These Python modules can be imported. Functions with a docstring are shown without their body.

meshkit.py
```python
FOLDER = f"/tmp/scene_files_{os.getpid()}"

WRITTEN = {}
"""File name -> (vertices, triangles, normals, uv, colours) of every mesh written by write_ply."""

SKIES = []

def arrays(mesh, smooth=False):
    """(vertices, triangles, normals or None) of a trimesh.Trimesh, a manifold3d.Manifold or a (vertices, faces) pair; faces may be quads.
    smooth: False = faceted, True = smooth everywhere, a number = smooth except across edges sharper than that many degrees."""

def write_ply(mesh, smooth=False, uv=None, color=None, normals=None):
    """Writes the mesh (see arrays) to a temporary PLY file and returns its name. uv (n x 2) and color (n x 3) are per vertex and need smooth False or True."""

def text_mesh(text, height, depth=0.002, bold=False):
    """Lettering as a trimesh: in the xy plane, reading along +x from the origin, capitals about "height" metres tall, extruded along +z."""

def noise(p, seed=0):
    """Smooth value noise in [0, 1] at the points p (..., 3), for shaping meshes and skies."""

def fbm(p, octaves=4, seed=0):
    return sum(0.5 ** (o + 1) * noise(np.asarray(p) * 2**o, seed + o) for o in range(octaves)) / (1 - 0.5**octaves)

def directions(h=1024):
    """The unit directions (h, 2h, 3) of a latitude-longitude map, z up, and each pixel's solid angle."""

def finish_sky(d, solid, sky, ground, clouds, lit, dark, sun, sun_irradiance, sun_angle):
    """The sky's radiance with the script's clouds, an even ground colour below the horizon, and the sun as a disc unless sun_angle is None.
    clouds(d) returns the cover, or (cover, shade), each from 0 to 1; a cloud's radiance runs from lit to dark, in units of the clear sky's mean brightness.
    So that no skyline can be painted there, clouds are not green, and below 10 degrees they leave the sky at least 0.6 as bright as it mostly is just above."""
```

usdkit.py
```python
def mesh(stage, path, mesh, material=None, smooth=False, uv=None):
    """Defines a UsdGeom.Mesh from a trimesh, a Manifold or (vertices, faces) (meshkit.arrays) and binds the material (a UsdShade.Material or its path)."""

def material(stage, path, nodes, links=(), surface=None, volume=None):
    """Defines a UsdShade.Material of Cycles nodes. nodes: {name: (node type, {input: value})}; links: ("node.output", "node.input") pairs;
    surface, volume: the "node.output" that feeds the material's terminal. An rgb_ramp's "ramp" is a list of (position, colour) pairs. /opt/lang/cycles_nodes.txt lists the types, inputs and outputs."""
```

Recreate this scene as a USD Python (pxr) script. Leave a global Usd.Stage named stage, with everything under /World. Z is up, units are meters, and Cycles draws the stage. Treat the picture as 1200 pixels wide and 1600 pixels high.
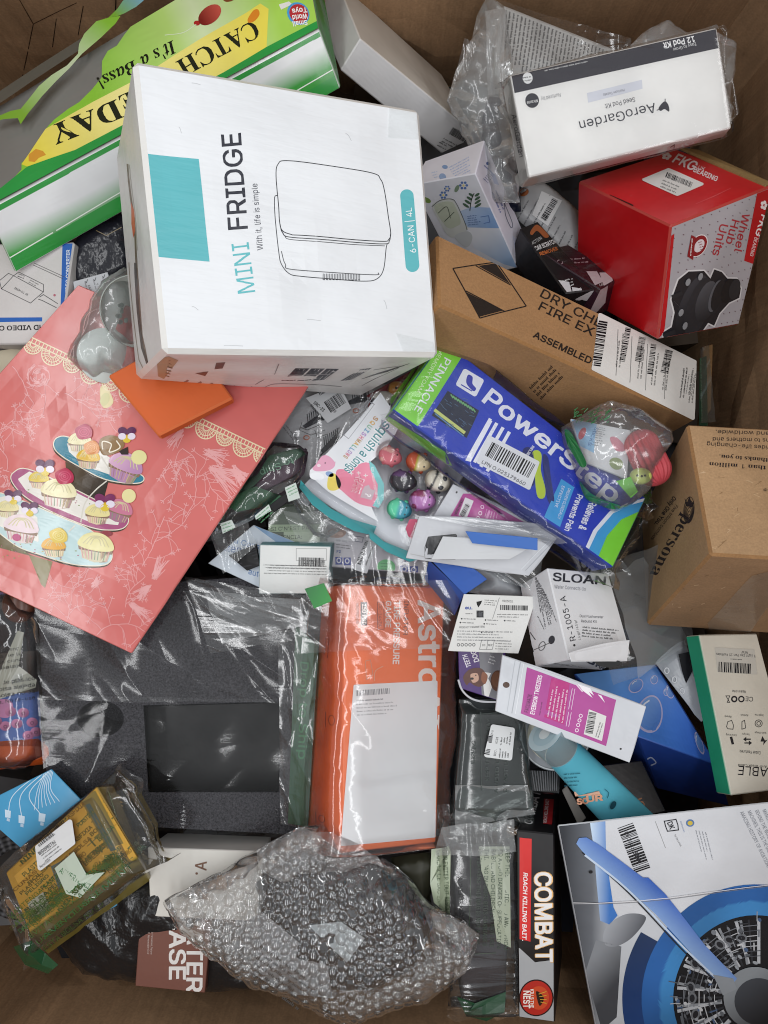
import glob, math, random
import numpy as np
import trimesh
import shapely
from shapely import affinity
from shapely.geometry import Polygon, LineString, Point, MultiPolygon, box as sbox
from scipy.interpolate import LinearNDInterpolator, NearestNDInterpolator
from scipy.spatial import Delaunay
from pxr import Gf, Sdf, Usd, UsdGeom, UsdLux, UsdShade, Vt
import meshkit
import usdkit

stage = Usd.Stage.CreateInMemory()
UsdGeom.SetStageUpAxis(stage, 'Z')
UsdGeom.SetStageMetersPerUnit(stage, 1.0)
UsdGeom.Xform.Define(stage, '/World')
UsdGeom.Scope.Define(stage, '/World/Looks')
random.seed(4)
RNG = np.random.default_rng(4)
FPX, HC = 1178.0, 1.62          # focal length in photo pixels (1200 wide), camera height above the bin's floor

# ------------------------------------------------------------------ camera
cam = UsdGeom.Camera.Define(stage, '/World/camera')
cam.AddTranslateOp().Set((0, 0, HC))
cam.CreateHorizontalApertureAttr(36.0)
cam.CreateFocalLengthAttr(36.0 * FPX / 1200.0)
cam.CreateFStopAttr(0.0)
cam.CreateFocusDistanceAttr(0.95)
cam.CreateExposureAttr(0.05)

# ------------------------------------------------------------------ lamps (warehouse strip lights and dim bounce of the hall)
def rect_light(name, at, aim, w, h, power, col=(1, 1, 1)):
    l = UsdLux.RectLight.Define(stage, '/World/' + name)
    l.CreateWidthAttr(w); l.CreateHeightAttr(h); l.CreateIntensityAttr(power); l.CreateColorAttr(Gf.Vec3f(*col)); l.CreateNormalizeAttr(False)
    z = np.array(at, float) - np.array(aim, float); z /= np.linalg.norm(z)
    x = np.cross((0, 1, 0.01), z); x /= np.linalg.norm(x); y = np.cross(z, x)
    l.AddTransformOp().Set(Gf.Matrix4d(*x, 0, *y, 0, *z, 0, *[float(a) for a in at], 1))
    return l

K = 0.57
rect_light('strip_lamp', (-1.55, -0.1, 3.3), (-0.1, 0, 0.6), 0.22, 3.6, 17.0 * K, (0.985, 0.99, 1.0))
rect_light('strip_lamp_001', (0.16, -0.1, 3.3), (0.1, 0, 0.6), 0.22, 3.6, 17.0 * K, (0.985, 0.99, 1.0))
rect_light('strip_lamp_002', (1.75, -0.1, 3.3), (0.1, 0, 0.6), 0.22, 3.6, 12.0 * K, (0.985, 0.99, 1.0))
dome = UsdLux.DomeLight.Define(stage, '/World/hall_light')
dome.CreateIntensityAttr(1.0)

def mat(name, nodes, links=(), surface=None, volume=None):
    return usdkit.material(stage, '/World/Looks/' + name, nodes, links, surface=surface, volume=volume)

UsdShade.MaterialBindingAPI.Apply(dome.GetPrim()).Bind(mat('hall', {'b': ('background_shader', {'color': (0.95, 0.98, 1.0), 'strength': 0.50})}, [], surface='b.background'))

# ------------------------------------------------------------------ materials
def hx(s):
    if not isinstance(s, str):
        return np.array(s, float)
    s = s.lstrip('#'); s = s if len(s) == 6 else ''.join(ch * 2 for ch in s); v = np.array([int(s[i:i + 2], 16) for i in (0, 2, 4)]) / 255.0
    return np.where(v <= 0.04045, v / 12.92, ((v + 0.055) / 1.055) ** 2.4)

CD = ('attribute', {'attribute': 'Cd'})
GEO = ('geometry', {})

def printed(name, rough=0.4, spec=0.5, bump=0.15, bscale=60, coat=0.0, var=0.06, stretch=(1, 1, 1), rot=0.0):
    return mat(name, {
        'a': CD, 'g': GEO, 'mp': ('mapping', {'rotation': (0, 0, rot), 'scale': stretch}),
        'n': ('noise_texture', {'scale': bscale, 'detail': 3}),
        'n2': ('noise_texture', {'scale': 14.0, 'detail': 4}),
        'mr': ('map_range', {'from_min': 0.3, 'from_max': 0.7, 'to_min': 1 - var, 'to_max': 1 + var}),
        'mul': ('mix_color', {'blend_type': 'multiply', 'fac': 1.0, 'use_clamp': False}),
        'rr': ('map_range', {'from_min': 0.3, 'from_max': 0.7, 'to_min': rough * 0.8, 'to_max': rough * 1.25}),
        'b': ('bump', {'strength': bump, 'distance': 0.004}),
        'p': ('principled_bsdf', {'specular_ior_level': spec, 'coat_weight': coat, 'coat_roughness': 0.12}),
    }, [('g.position', 'mp.vector'), ('mp.vector', 'n.vector'), ('g.position', 'n2.vector'), ('n2.fac', 'mr.value'), ('a.color', 'mul.a'), ('mr.result', 'mul.b'),
        ('mul.result', 'p.base_color'), ('n2.fac', 'rr.value'), ('rr.result', 'p.roughness'), ('n.fac', 'b.height'), ('b.normal', 'p.normal')], surface='p.BSDF')

M = {}
M['gloss'] = printed('glossy_card', 0.30, 0.5, 0.10, 40, 0.0)
M['matte'] = printed('matte_card', 0.55, 0.4, 0.10, 60)
M['lam'] = printed('laminated_card', 0.16, 0.5, 0.18, 14)
M['corr'] = printed('printed_corrugated', 0.34, 0.5, 0.20, 1.0, var=0.04, stretch=(5, 150, 60), rot=0.10)
M['paper'] = printed('paper_label', 0.65, 0.3, 0.08, 90, var=0.03)
M['plastic'] = printed('plastic', 0.28, 0.5, 0.05, 60, var=0.03)
M['pouch'] = printed('foil_pouch', 0.32, 0.5, 0.5, 26, var=0.05)
M['kraft'] = mat('kraft_board', {
    'a': CD, 'g': GEO,
    'map': ('mapping', {'scale': (1.0, 2.2, 1.6)}),
    'n1': ('noise_texture', {'scale': 60, 'detail': 6, 'roughness': 0.7}),
    'n2': ('noise_texture', {'scale': 7, 'detail': 4}),
    'n3': ('noise_texture', {'scale': 420, 'detail': 2}),
    'm1': ('map_range', {'from_min': 0.25, 'from_max': 0.75, 'to_min': 0.93, 'to_max': 1.06}),
    'm2': ('map_range', {'from_min': 0.3, 'from_max': 0.7, 'to_min': 0.86, 'to_max': 1.10}),
    'm3': ('map_range', {'from_min': 0.3, 'from_max': 0.7, 'to_min': 0.90, 'to_max': 1.08}),
    'x1': ('math', {'math_type': 'multiply'}), 'x2': ('math', {'math_type': 'multiply'}),
    'mul': ('mix_color', {'blend_type': 'multiply', 'fac': 1.0, 'use_clamp': False}),
    'b': ('bump', {'strength': 0.15, 'distance': 0.003}),
    'p': ('principled_bsdf', {'roughness': 0.8, 'specular_ior_level': 0.25}),
}, [('g.position', 'map.vector'), ('map.vector', 'n1.vector'), ('g.position', 'n2.vector'), ('g.position', 'n3.vector'),
    ('n1.fac', 'm1.value'), ('n2.fac', 'm2.value'), ('n3.fac', 'm3.value'), ('m1.result', 'x1.value1'), ('m2.result', 'x1.value2'),
    ('x1.value', 'x2.value1'), ('m3.result', 'x2.value2'), ('a.color', 'mul.a'), ('x2.value', 'mul.b'), ('mul.result', 'p.base_color'),
    ('n1.fac', 'b.height'), ('b.normal', 'p.normal')], surface='p.BSDF')
M['wallboard'] = mat('bin_board', {
    'a': CD, 'g': GEO, 'map': ('mapping', {'scale': (130, 130, 2.5)}),
    'n1': ('noise_texture', {'scale': 1.0, 'detail': 3}), 'n2': ('noise_texture', {'scale': 5, 'detail': 6, 'roughness': 0.65}), 'n3': ('noise_texture', {'scale': 300, 'detail': 3}),
    'm1': ('map_range', {'from_min': 0.3, 'from_max': 0.7, 'to_min': 0.90, 'to_max': 1.06}), 'm2': ('map_range', {'from_min': 0.3, 'from_max': 0.7, 'to_min': 0.72, 'to_max': 1.16}), 'm3': ('map_range', {'from_min': 0.3, 'from_max': 0.7, 'to_min': 0.88, 'to_max': 1.10}),
    'x1': ('math', {'math_type': 'multiply'}), 'x2': ('math', {'math_type': 'multiply'}), 'mul': ('mix_color', {'blend_type': 'multiply', 'fac': 1.0, 'use_clamp': False}),
    'b': ('bump', {'strength': 0.35, 'distance': 0.003}), 'p': ('principled_bsdf', {'roughness': 0.8, 'specular_ior_level': 0.25}),
}, [('g.position', 'map.vector'), ('map.vector', 'n1.vector'), ('g.position', 'n2.vector'), ('g.position', 'n3.vector'), ('n1.fac', 'm1.value'), ('n2.fac', 'm2.value'), ('n3.fac', 'm3.value'),
    ('m1.result', 'x1.value1'), ('m2.result', 'x1.value2'), ('x1.value', 'x2.value1'), ('m3.result', 'x2.value2'), ('a.color', 'mul.a'), ('x2.value', 'mul.b'), ('mul.result', 'p.base_color'), ('n1.fac', 'b.height'), ('b.normal', 'p.normal')], surface='p.BSDF')
M['foam'] = mat('open_cell_foam', {
    'a': CD, 'g': GEO,
    'v': ('noise_texture', {'scale': 420, 'detail': 3, 'roughness': 0.75}),
    'n2': ('noise_texture', {'scale': 20, 'detail': 3}),
    'mr': ('map_range', {'from_min': 0.35, 'from_max': 0.7, 'to_min': 0.45, 'to_max': 1.9}),
    'mul': ('mix_color', {'blend_type': 'multiply', 'fac': 1.0, 'use_clamp': False}),
    'b': ('bump', {'strength': 0.7, 'distance': 0.003}),
    'p': ('principled_bsdf', {'roughness': 0.95, 'specular_ior_level': 0.2}),
}, [('g.position', 'v.vector'), ('v.fac', 'mr.value'), ('a.color', 'mul.a'), ('mr.result', 'mul.b'), ('mul.result', 'p.base_color'), ('v.fac', 'b.height'), ('b.normal', 'p.normal')], surface='p.BSDF')

def film(name, tint=(0.99, 0.99, 0.99), haze=0.025, refl=1.3, rough=0.10, bump=0.35, bscale=1.0, hazecol=(0.85, 0.87, 0.88), ior=1.5, rot=0.7):
    return mat(name, {
        'g': GEO, 'mp': ('mapping', {'rotation': (0, 0, rot), 'scale': (9 * bscale, 75 * bscale, 40 * bscale)}),
        'n': ('noise_texture', {'scale': 1.0, 'detail': 2, 'distortion': 0.6}),
        'b': ('bump', {'strength': bump, 'distance': 0.004}),
        'f': ('fresnel', {'IOR': ior}), 'fm': ('math', {'math_type': 'multiply', 'value2': refl, 'use_clamp': True}),
        't': ('transparent_bsdf', {'color': tint}), 'gl': ('glossy_bsdf', {'color': (1, 1, 1), 'roughness': rough}),
        'm1': ('mix_closure', {}), 'd': ('diffuse_bsdf', {'color': hazecol}), 'tr': ('translucent_bsdf', {'color': hazecol}),
        'dd': ('mix_closure', {'fac': 0.4}), 'm2': ('mix_closure', {'fac': haze}),
    }, [('g.position', 'mp.vector'), ('mp.vector', 'n.vector'), ('n.fac', 'b.height'), ('b.normal', 'gl.normal'), ('b.normal', 'f.normal'), ('f.fac', 'fm.value1'), ('fm.value', 'm1.fac'),
        ('t.BSDF', 'm1.closure1'), ('gl.BSDF', 'm1.closure2'), ('d.BSDF', 'dd.closure1'), ('tr.BSDF', 'dd.closure2'),
        ('m1.closure', 'm2.closure1'), ('dd.closure', 'm2.closure2')], surface='m2.closure')

M['film'] = film('clear_film')
M['shrink'] = film('shrink_film', (1, 1, 1), haze=0.004, refl=0.7, rough=0.09, bump=0.18)
M['hazyfilm'] = film('hazy_film', (0.98, 0.99, 0.99), 0.24, 1.5, 0.13)
M['foamfilm'] = film('loose_film', (0.99, 0.99, 0.99), 0.018, 0.9, 0.12, 0.3)
M['midfilm'] = film('crumpled_film', (0.98, 0.99, 0.99), 0.10, 1.5, 0.11)
M['greyfilm'] = film('grey_film', (0.62, 0.66, 0.65), 0.14, 1.5, 0.13, 0.35, 1.0, (0.30, 0.33, 0.33))
M['bubblewhite'] = film('bubble_film_layered', (0.99, 0.99, 0.99), 0.17, 2.6, 0.06, 0.08, 1.0, (0.95, 0.95, 0.95))
M['bubblefilm'] = film('bubble_film', (0.99, 0.99, 0.99), 0.045, 3.0, 0.05, 0.08, 1.0, (0.9, 0.9, 0.9))
M['blister'] = film('blister_plastic', (0.99, 0.99, 0.99), 0.012, 0.8, 0.09, 0.05)
M['tape'] = film('packing_tape', (1, 1, 0.99), 0.02, 0.8, 0.12, 0.2)
M['clouded'] = film('clouded_tape', (1, 1, 1), 0.16, 0.5, 0.14, 0.3, 1.0, (0.72, 0.64, 0.54))
M['blackfilm'] = printed('black_film', 0.22, 0.5, 0.9, 45, var=0.1)

# ------------------------------------------------------------------ things and parts
USED = {}
def numbered(key, name):
    n = USED.get((key, name), 0); USED[(key, name)] = n + 1
    return name if n == 0 else f'{name}_{n:03d}'

def def_mesh(path, V, F, C, material, smooth=False):
    V, F = np.asarray(V, float), np.asarray(F, int)
    m = UsdGeom.Mesh.Define(stage, path)
    m.CreatePointsAttr(Vt.Vec3fArray.FromNumpy(V.astype(np.float32)))
    m.CreateFaceVertexCountsAttr(Vt.IntArray.FromNumpy(np.full(len(F), 3, np.int32)))
    m.CreateFaceVertexIndicesAttr(Vt.IntArray.FromNumpy(F.astype(np.int32).ravel()))
    m.CreateSubdivisionSchemeAttr('none')
    if smooth:
        n = np.zeros_like(V); fn = np.cross(V[F[:, 1]] - V[F[:, 0]], V[F[:, 2]] - V[F[:, 0]])
        for k in range(3):
            np.add.at(n, F[:, k], fn)
        n /= np.maximum(np.linalg.norm(n, axis=1, keepdims=True), 1e-12)
        m.CreateNormalsAttr(Vt.Vec3fArray.FromNumpy(n.astype(np.float32))); m.SetNormalsInterpolation('vertex')
    C = np.asarray(C, float)
    if C.ndim == 1:
        C = np.tile(C, (len(V), 1))
    UsdGeom.PrimvarsAPI(m).CreatePrimvar('Cd', Sdf.ValueTypeNames.Color3fArray, 'vertex').Set(Vt.Vec3fArray.FromNumpy(C.astype(np.float32)))
    UsdShade.MaterialBindingAPI.Apply(m.GetPrim()).Bind(material)
    return m

class Thing:
    def __init__(s, name, label, cat, group=None, kind=None):
        s.name, s.label, s.cat, s.group, s.kind, s.parts = name, label, cat, group, kind, []
    def add(s, name, V, F, C, m, parent=None, smooth=False, label=None, kind=None):
        V = np.asarray(V, float)
        if len(V):
            s.parts.append((name, V, np.asarray(F, int), C, M[m] if isinstance(m, str) else m, parent, smooth, label, kind))
    def done(s):
        allv = np.vstack([p[1] for p in s.parts])
        base = np.r_[(allv.min(0) + allv.max(0))[:2] / 2, allv[:, 2].min()]
        root = '/World/' + numbered('/World', s.name)
        x = UsdGeom.Xform.Define(stage, root); x.AddTranslateOp().Set(Gf.Vec3d(*map(float, base)))
        p = x.GetPrim()
        p.SetCustomDataByKey('label', s.label); p.SetCustomDataByKey('category', s.cat)
        if s.group: p.SetCustomDataByKey('group', s.group)
        if s.kind: p.SetCustomDataByKey('kind', s.kind)
        last = {}
        for name, V, F, C, m, parent, smooth, label, kind in s.parts:
            up = last[parent] if parent else root
            path = up + '/' + numbered(up, name); last[name] = path
            q = def_mesh(path, V - base, F, C, m, smooth).GetPrim()
            if label: q.SetCustomDataByKey('label', label)
            if kind: q.SetCustomDataByKey('kind', kind)

def W(px, py, d):
    """A point of the place seen at photo pixel (px, py), d metres below the camera."""
    return np.array([(px - 600.0) / FPX * d, (800.0 - py) / FPX * d, HC - d])

def WQ(pts):
    return np.array([W(*p) for p in pts])

def to_px(P):
    P = np.asarray(P, float); d = HC - P[..., 2]
    return np.stack([600 + FPX * P[..., 0] / d, 800 - FPX * P[..., 1] / d], -1)

# ------------------------------------------------------------------ lettering outlines
FD = glob.glob('/opt/blender-*/*/datafiles/fonts')[0] + '/'
FONTS = {'sans': 'Inter.woff2', 'mono': 'DejaVuSansMono.woff2', 'math': 'NotoSansMath-Regular.woff2'}
GLYPH = {}
def serif(t, kind='bold'):
    o = []
    a, z = {'bold': (0x1D400, 0x1D41A), 'bi': (0x1D468, 0x1D482)}[kind]
    for ch in t:
        o.append(chr(a + ord(ch) - 65) if 'A' <= ch <= 'Z' else chr(z + ord(ch) - 97) if 'a' <= ch <= 'z' else ch)
    return ''.join(o)

FONT = {}
def glyphs(text, bold, font, px=72):
    key = (text, bold, font, px)
    if key not in GLYPH:
        from PIL import Image, ImageDraw, ImageFont
        f = FONT.setdefault((font, px), None) or ImageFont.truetype(FD + FONTS[font], px)
        FONT[(font, px)] = f
        sw = int(round(bold * px / 72 + 0.01)) if bold else 0
        x0, y0, x1, y1 = f.getbbox(text, anchor='ls', stroke_width=sw)
        im = Image.new('L', (x1 - x0 + 8, y1 - y0 + 8))
        ImageDraw.Draw(im).text((4 - x0, 4 - y0), text, 255, f, anchor='ls', stroke_width=sw)
        on = np.pad(np.asarray(im) > 127, ((0, 0), (1, 1))).astype(np.int8)
        rows, starts = np.nonzero(np.diff(on, axis=1) == 1)
        ends = np.nonzero(np.diff(on, axis=1) == -1)[1]
        g = shapely.union_all(shapely.box(starts, -rows - 1, ends, -rows)).buffer(0.6).buffer(-0.6).simplify(0.9 if px > 50 else 0.7)
        ox = 4
        g = affinity.translate(g, -ox, 4 - y0)
        b = f.getbbox('H' if font != 'math' else '\U0001D407', anchor='ls')
        GLYPH[key] = (affinity.scale(g, 1 / -b[1], 1 / -b[1], origin=(0, 0)), (x1 - x0) / -b[1])
    return GLYPH[key]

def tri(poly):
    v, f = trimesh.creation.triangulate_polygon(poly, engine='earcut')
    return np.asarray(v), np.asarray(f)

def polys(g):
    if g.is_empty: return []
    if g.geom_type == 'Polygon': return [g]
    return [p for p in getattr(g, 'geoms', []) if p.geom_type == 'Polygon' and p.area > 1e-9] if g.geom_type != 'GeometryCollection' else [q for p in g.geoms for q in polys(p)]

def lin(p0, c0, p1, c1, *more):
    """A colour that runs from c0 at pixel p0 to c1 at p1 (further (t, colour) stops allowed): printed colour ramp."""
    p0, p1 = np.array(p0, float), np.array(p1, float); u = (p1 - p0) / ((p1 - p0) @ (p1 - p0))
    st = sorted([(0, hx(c0)), (1, hx(c1))] + [(t, hx(c)) for t, c in more], key=lambda q: q[0])
    T, Cc = np.array([q[0] for q in st]), np.array([q[1] for q in st])
    return lambda P: np.stack([np.interp((P - p0) @ u, T, Cc[:, k]) for k in range(3)], -1)

def smooth_line(pts, n=8, closed=False):
    P = np.array(pts, float)
    if closed: P = np.vstack([P[-1], P, P[0], P[1]])
    else: P = np.vstack([2 * P[0] - P[1], P, 2 * P[-1] - P[-2]])
    out = []
    for i in range(1, len(P) - 2):
        for t in np.linspace(0, 1, n, endpoint=False):
            a, b, c, d = P[i - 1:i + 3]
            out.append(0.5 * (2 * b + (c - a) * t + (2 * a - 5 * b + 4 * c - d) * t * t + (3 * b - a - 3 * c + d) * t ** 3))
    out.append(P[-2])
    return np.array(out)

class Art:
    """Flat print on a surface, drawn in the photo's pixel grid; every shape is a thin layer of real geometry."""
    def __init__(s, surf, clip=None, base=0.0):
        s.surf, s.clip, s.V, s.F, s.C, s.n, s.base, s.lvl = surf, clip, [], [], [], 0, base, 0
    def raw(s, v2, f, c, lv):
        if len(f) == 0: return
        V = s.surf(v2, s.base + lv * 0.00013)
        if callable(c): c = c(v2)
        c = np.asarray(c, float)
        if c.ndim == 1: c = np.tile(c, (len(V), 1))
        n = np.cross(V[f[:, 1]] - V[f[:, 0]], V[f[:, 2]] - V[f[:, 0]])
        up = s.surf(v2[f[:, 0]], s.base + lv * 0.00013 + 0.001) - V[f[:, 0]]
        flip = (n * up).sum(1) < 0
        f = np.where(flip[:, None], f[:, ::-1], f)
        s.V.append(V); s.F.append(f + s.n); s.C.append(c); s.n += len(V)
    def shape(s, g, c, lv=1, sub=None):
        if s.clip is not None:
            if not g.is_valid: g = g.buffer(0)
            g = g.intersection(s.clip)
        c = c if callable(c) else hx(c)
        sub = sub or (10 if callable(c) else 40)
        if getattr(s.surf, 'warp', 0): sub = min(sub, max(5, np.linalg.norm(s.surf.px[1] - s.surf.px[0]) / s.surf.N, np.linalg.norm(s.surf.px[3] - s.surf.px[0]) / s.surf.N))
        for p in polys(g):
            v, f = tri(p)
            if len(f) == 0: continue
            if max(np.ptp(v[:, 0]), np.ptp(v[:, 1])) > sub:
                v3, f = trimesh.remesh.subdivide_to_size(np.c_[v, np.zeros(len(v))], f, sub, max_iter=12); v = v3[:, :2]
            s.raw(v, f, c, lv)
    def poly(s, pts, c, lv=1, sub=None): s.shape(Polygon(pts).buffer(0), c, lv, sub)
    def blob(s, pts, c, lv=1): s.shape(Polygon(smooth_line(pts, 6, True)).buffer(0), c, lv)
    def line(s, pts, w, c, lv=2, smooth=False):
        if smooth: pts = smooth_line(pts)
        s.shape(LineString(pts).buffer(w / 2, cap_style='flat', join_style='mitre'), c, lv)
    def ell(s, x, y, rx, ry=None, c='#fff', lv=2, rot=0, n=20):
        ry = ry or rx; a = np.linspace(0, 2 * math.pi, n, endpoint=False)
        p = np.c_[rx * np.cos(a), ry * np.sin(a)]; r = math.radians(rot)
        s.shape(Polygon(p @ np.array([[math.cos(r), math.sin(r)], [-math.sin(r), math.cos(r)]]) + (x, y)), c, lv)
    def ring(s, x, y, rx, ry, w, c, lv=2, rot=0):
        g = affinity.scale(Point(0, 0).buffer(1, 10), rx, ry).difference(affinity.scale(Point(0, 0).buffer(1, 10), rx - w, ry - w))
        s.shape(affinity.translate(affinity.rotate(g, rot, origin=(0, 0)), x, y), c, lv)
    def text(s, t, p0, p1, c='#111', h=None, bold=0, font='sans', lv=2, ital=0.0):
        g, w = glyphs(t, bold, font, 72 if (h or 9) > 11 else 36)
        p0, p1 = np.array(p0, float), np.array(p1, float); L = np.linalg.norm(p1 - p0); d = (p1 - p0) / L; up = np.array([d[1], -d[0]])
        sx = L / w; sy = h or sx
        g = affinity.affine_transform(g, [d[0] * sx, up[0] * sy + d[0] * ital * sy, d[1] * sx, up[1] * sy + d[1] * ital * sy, p0[0], p0[1]])
        s.shape(g, c, lv)
    def bars(s, p0, p1, h, c='#15151a', lv=2, seed=1):
        r = random.Random(seed); p0, p1 = np.array(p0, float), np.array(p1, float); L = np.linalg.norm(p1 - p0); d = (p1 - p0) / L; up = np.array([d[1], -d[0]]) * h
        x = 0; u = max(L / 70, 0.55)
        while x < L:
            w = u * r.choice((1, 1, 2, 2, 3)); a, b = p0 + d * x, p0 + d * min(x + w, L)
            s.poly([a, b, b + up, a + up], c, lv); x += w + u * r.choice((1, 1, 2, 2))
    def micro(s, p0, p1, pitch, lines, c='#333', lv=2, seed=1, size=0.42, ragged=0.35):
        """Print too small to read: rows of letter-sized marks."""
        r = random.Random(seed); p0, p1 = np.array(p0, float), np.array(p1, float); L = np.linalg.norm(p1 - p0); d = (p1 - p0) / L; dn = np.array([-d[1], d[0]])
        v, f = [], []; h = pitch * size; u = max(h * 0.42, 0.7)
        for k in range(lines):
            x, end = 0, L * (1 - ragged * r.random())
            while x < end:
                for _ in range(r.randint(2, 8)):
                    if x >= end: break
                    hh = h * r.choice((0.7, 0.7, 1.0)); a = p0 + d * x + dn * (pitch * k + h); n = len(v)
                    v += [a, a + d * u * 0.8, a + d * u * 0.8 - dn * hh, a - dn * hh]; f += [[n, n + 1, n + 2], [n, n + 2, n + 3]]; x += u * 1.25
                x += u * 1.4
        v, f = np.array(v), np.array(f)
        if s.clip is not None:
            ok = shapely.contains_xy(s.clip, v[:, 0], v[:, 1]); f = f[ok[f].all(1)]
        s.raw(v, f, hx(c), lv)
    def sparkle(s, *a): pass
    def get(s):
        if not s.V: return np.zeros((0, 3)), np.zeros((0, 3), int), np.zeros((0, 3))
        return np.vstack(s.V), np.vstack(s.F), np.vstack(s.C)

def homography(src, dst):
    A = []
    for (x, y), (u, v) in zip(src, dst):
        A += [[x, y, 1, 0, 0, 0, -u * x, -u * y, -u], [0, 0, 0, x, y, 1, -v * x, -v * y, -v]]
    return np.linalg.svd(np.array(A))[2][-1].reshape(3, 3)

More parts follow.
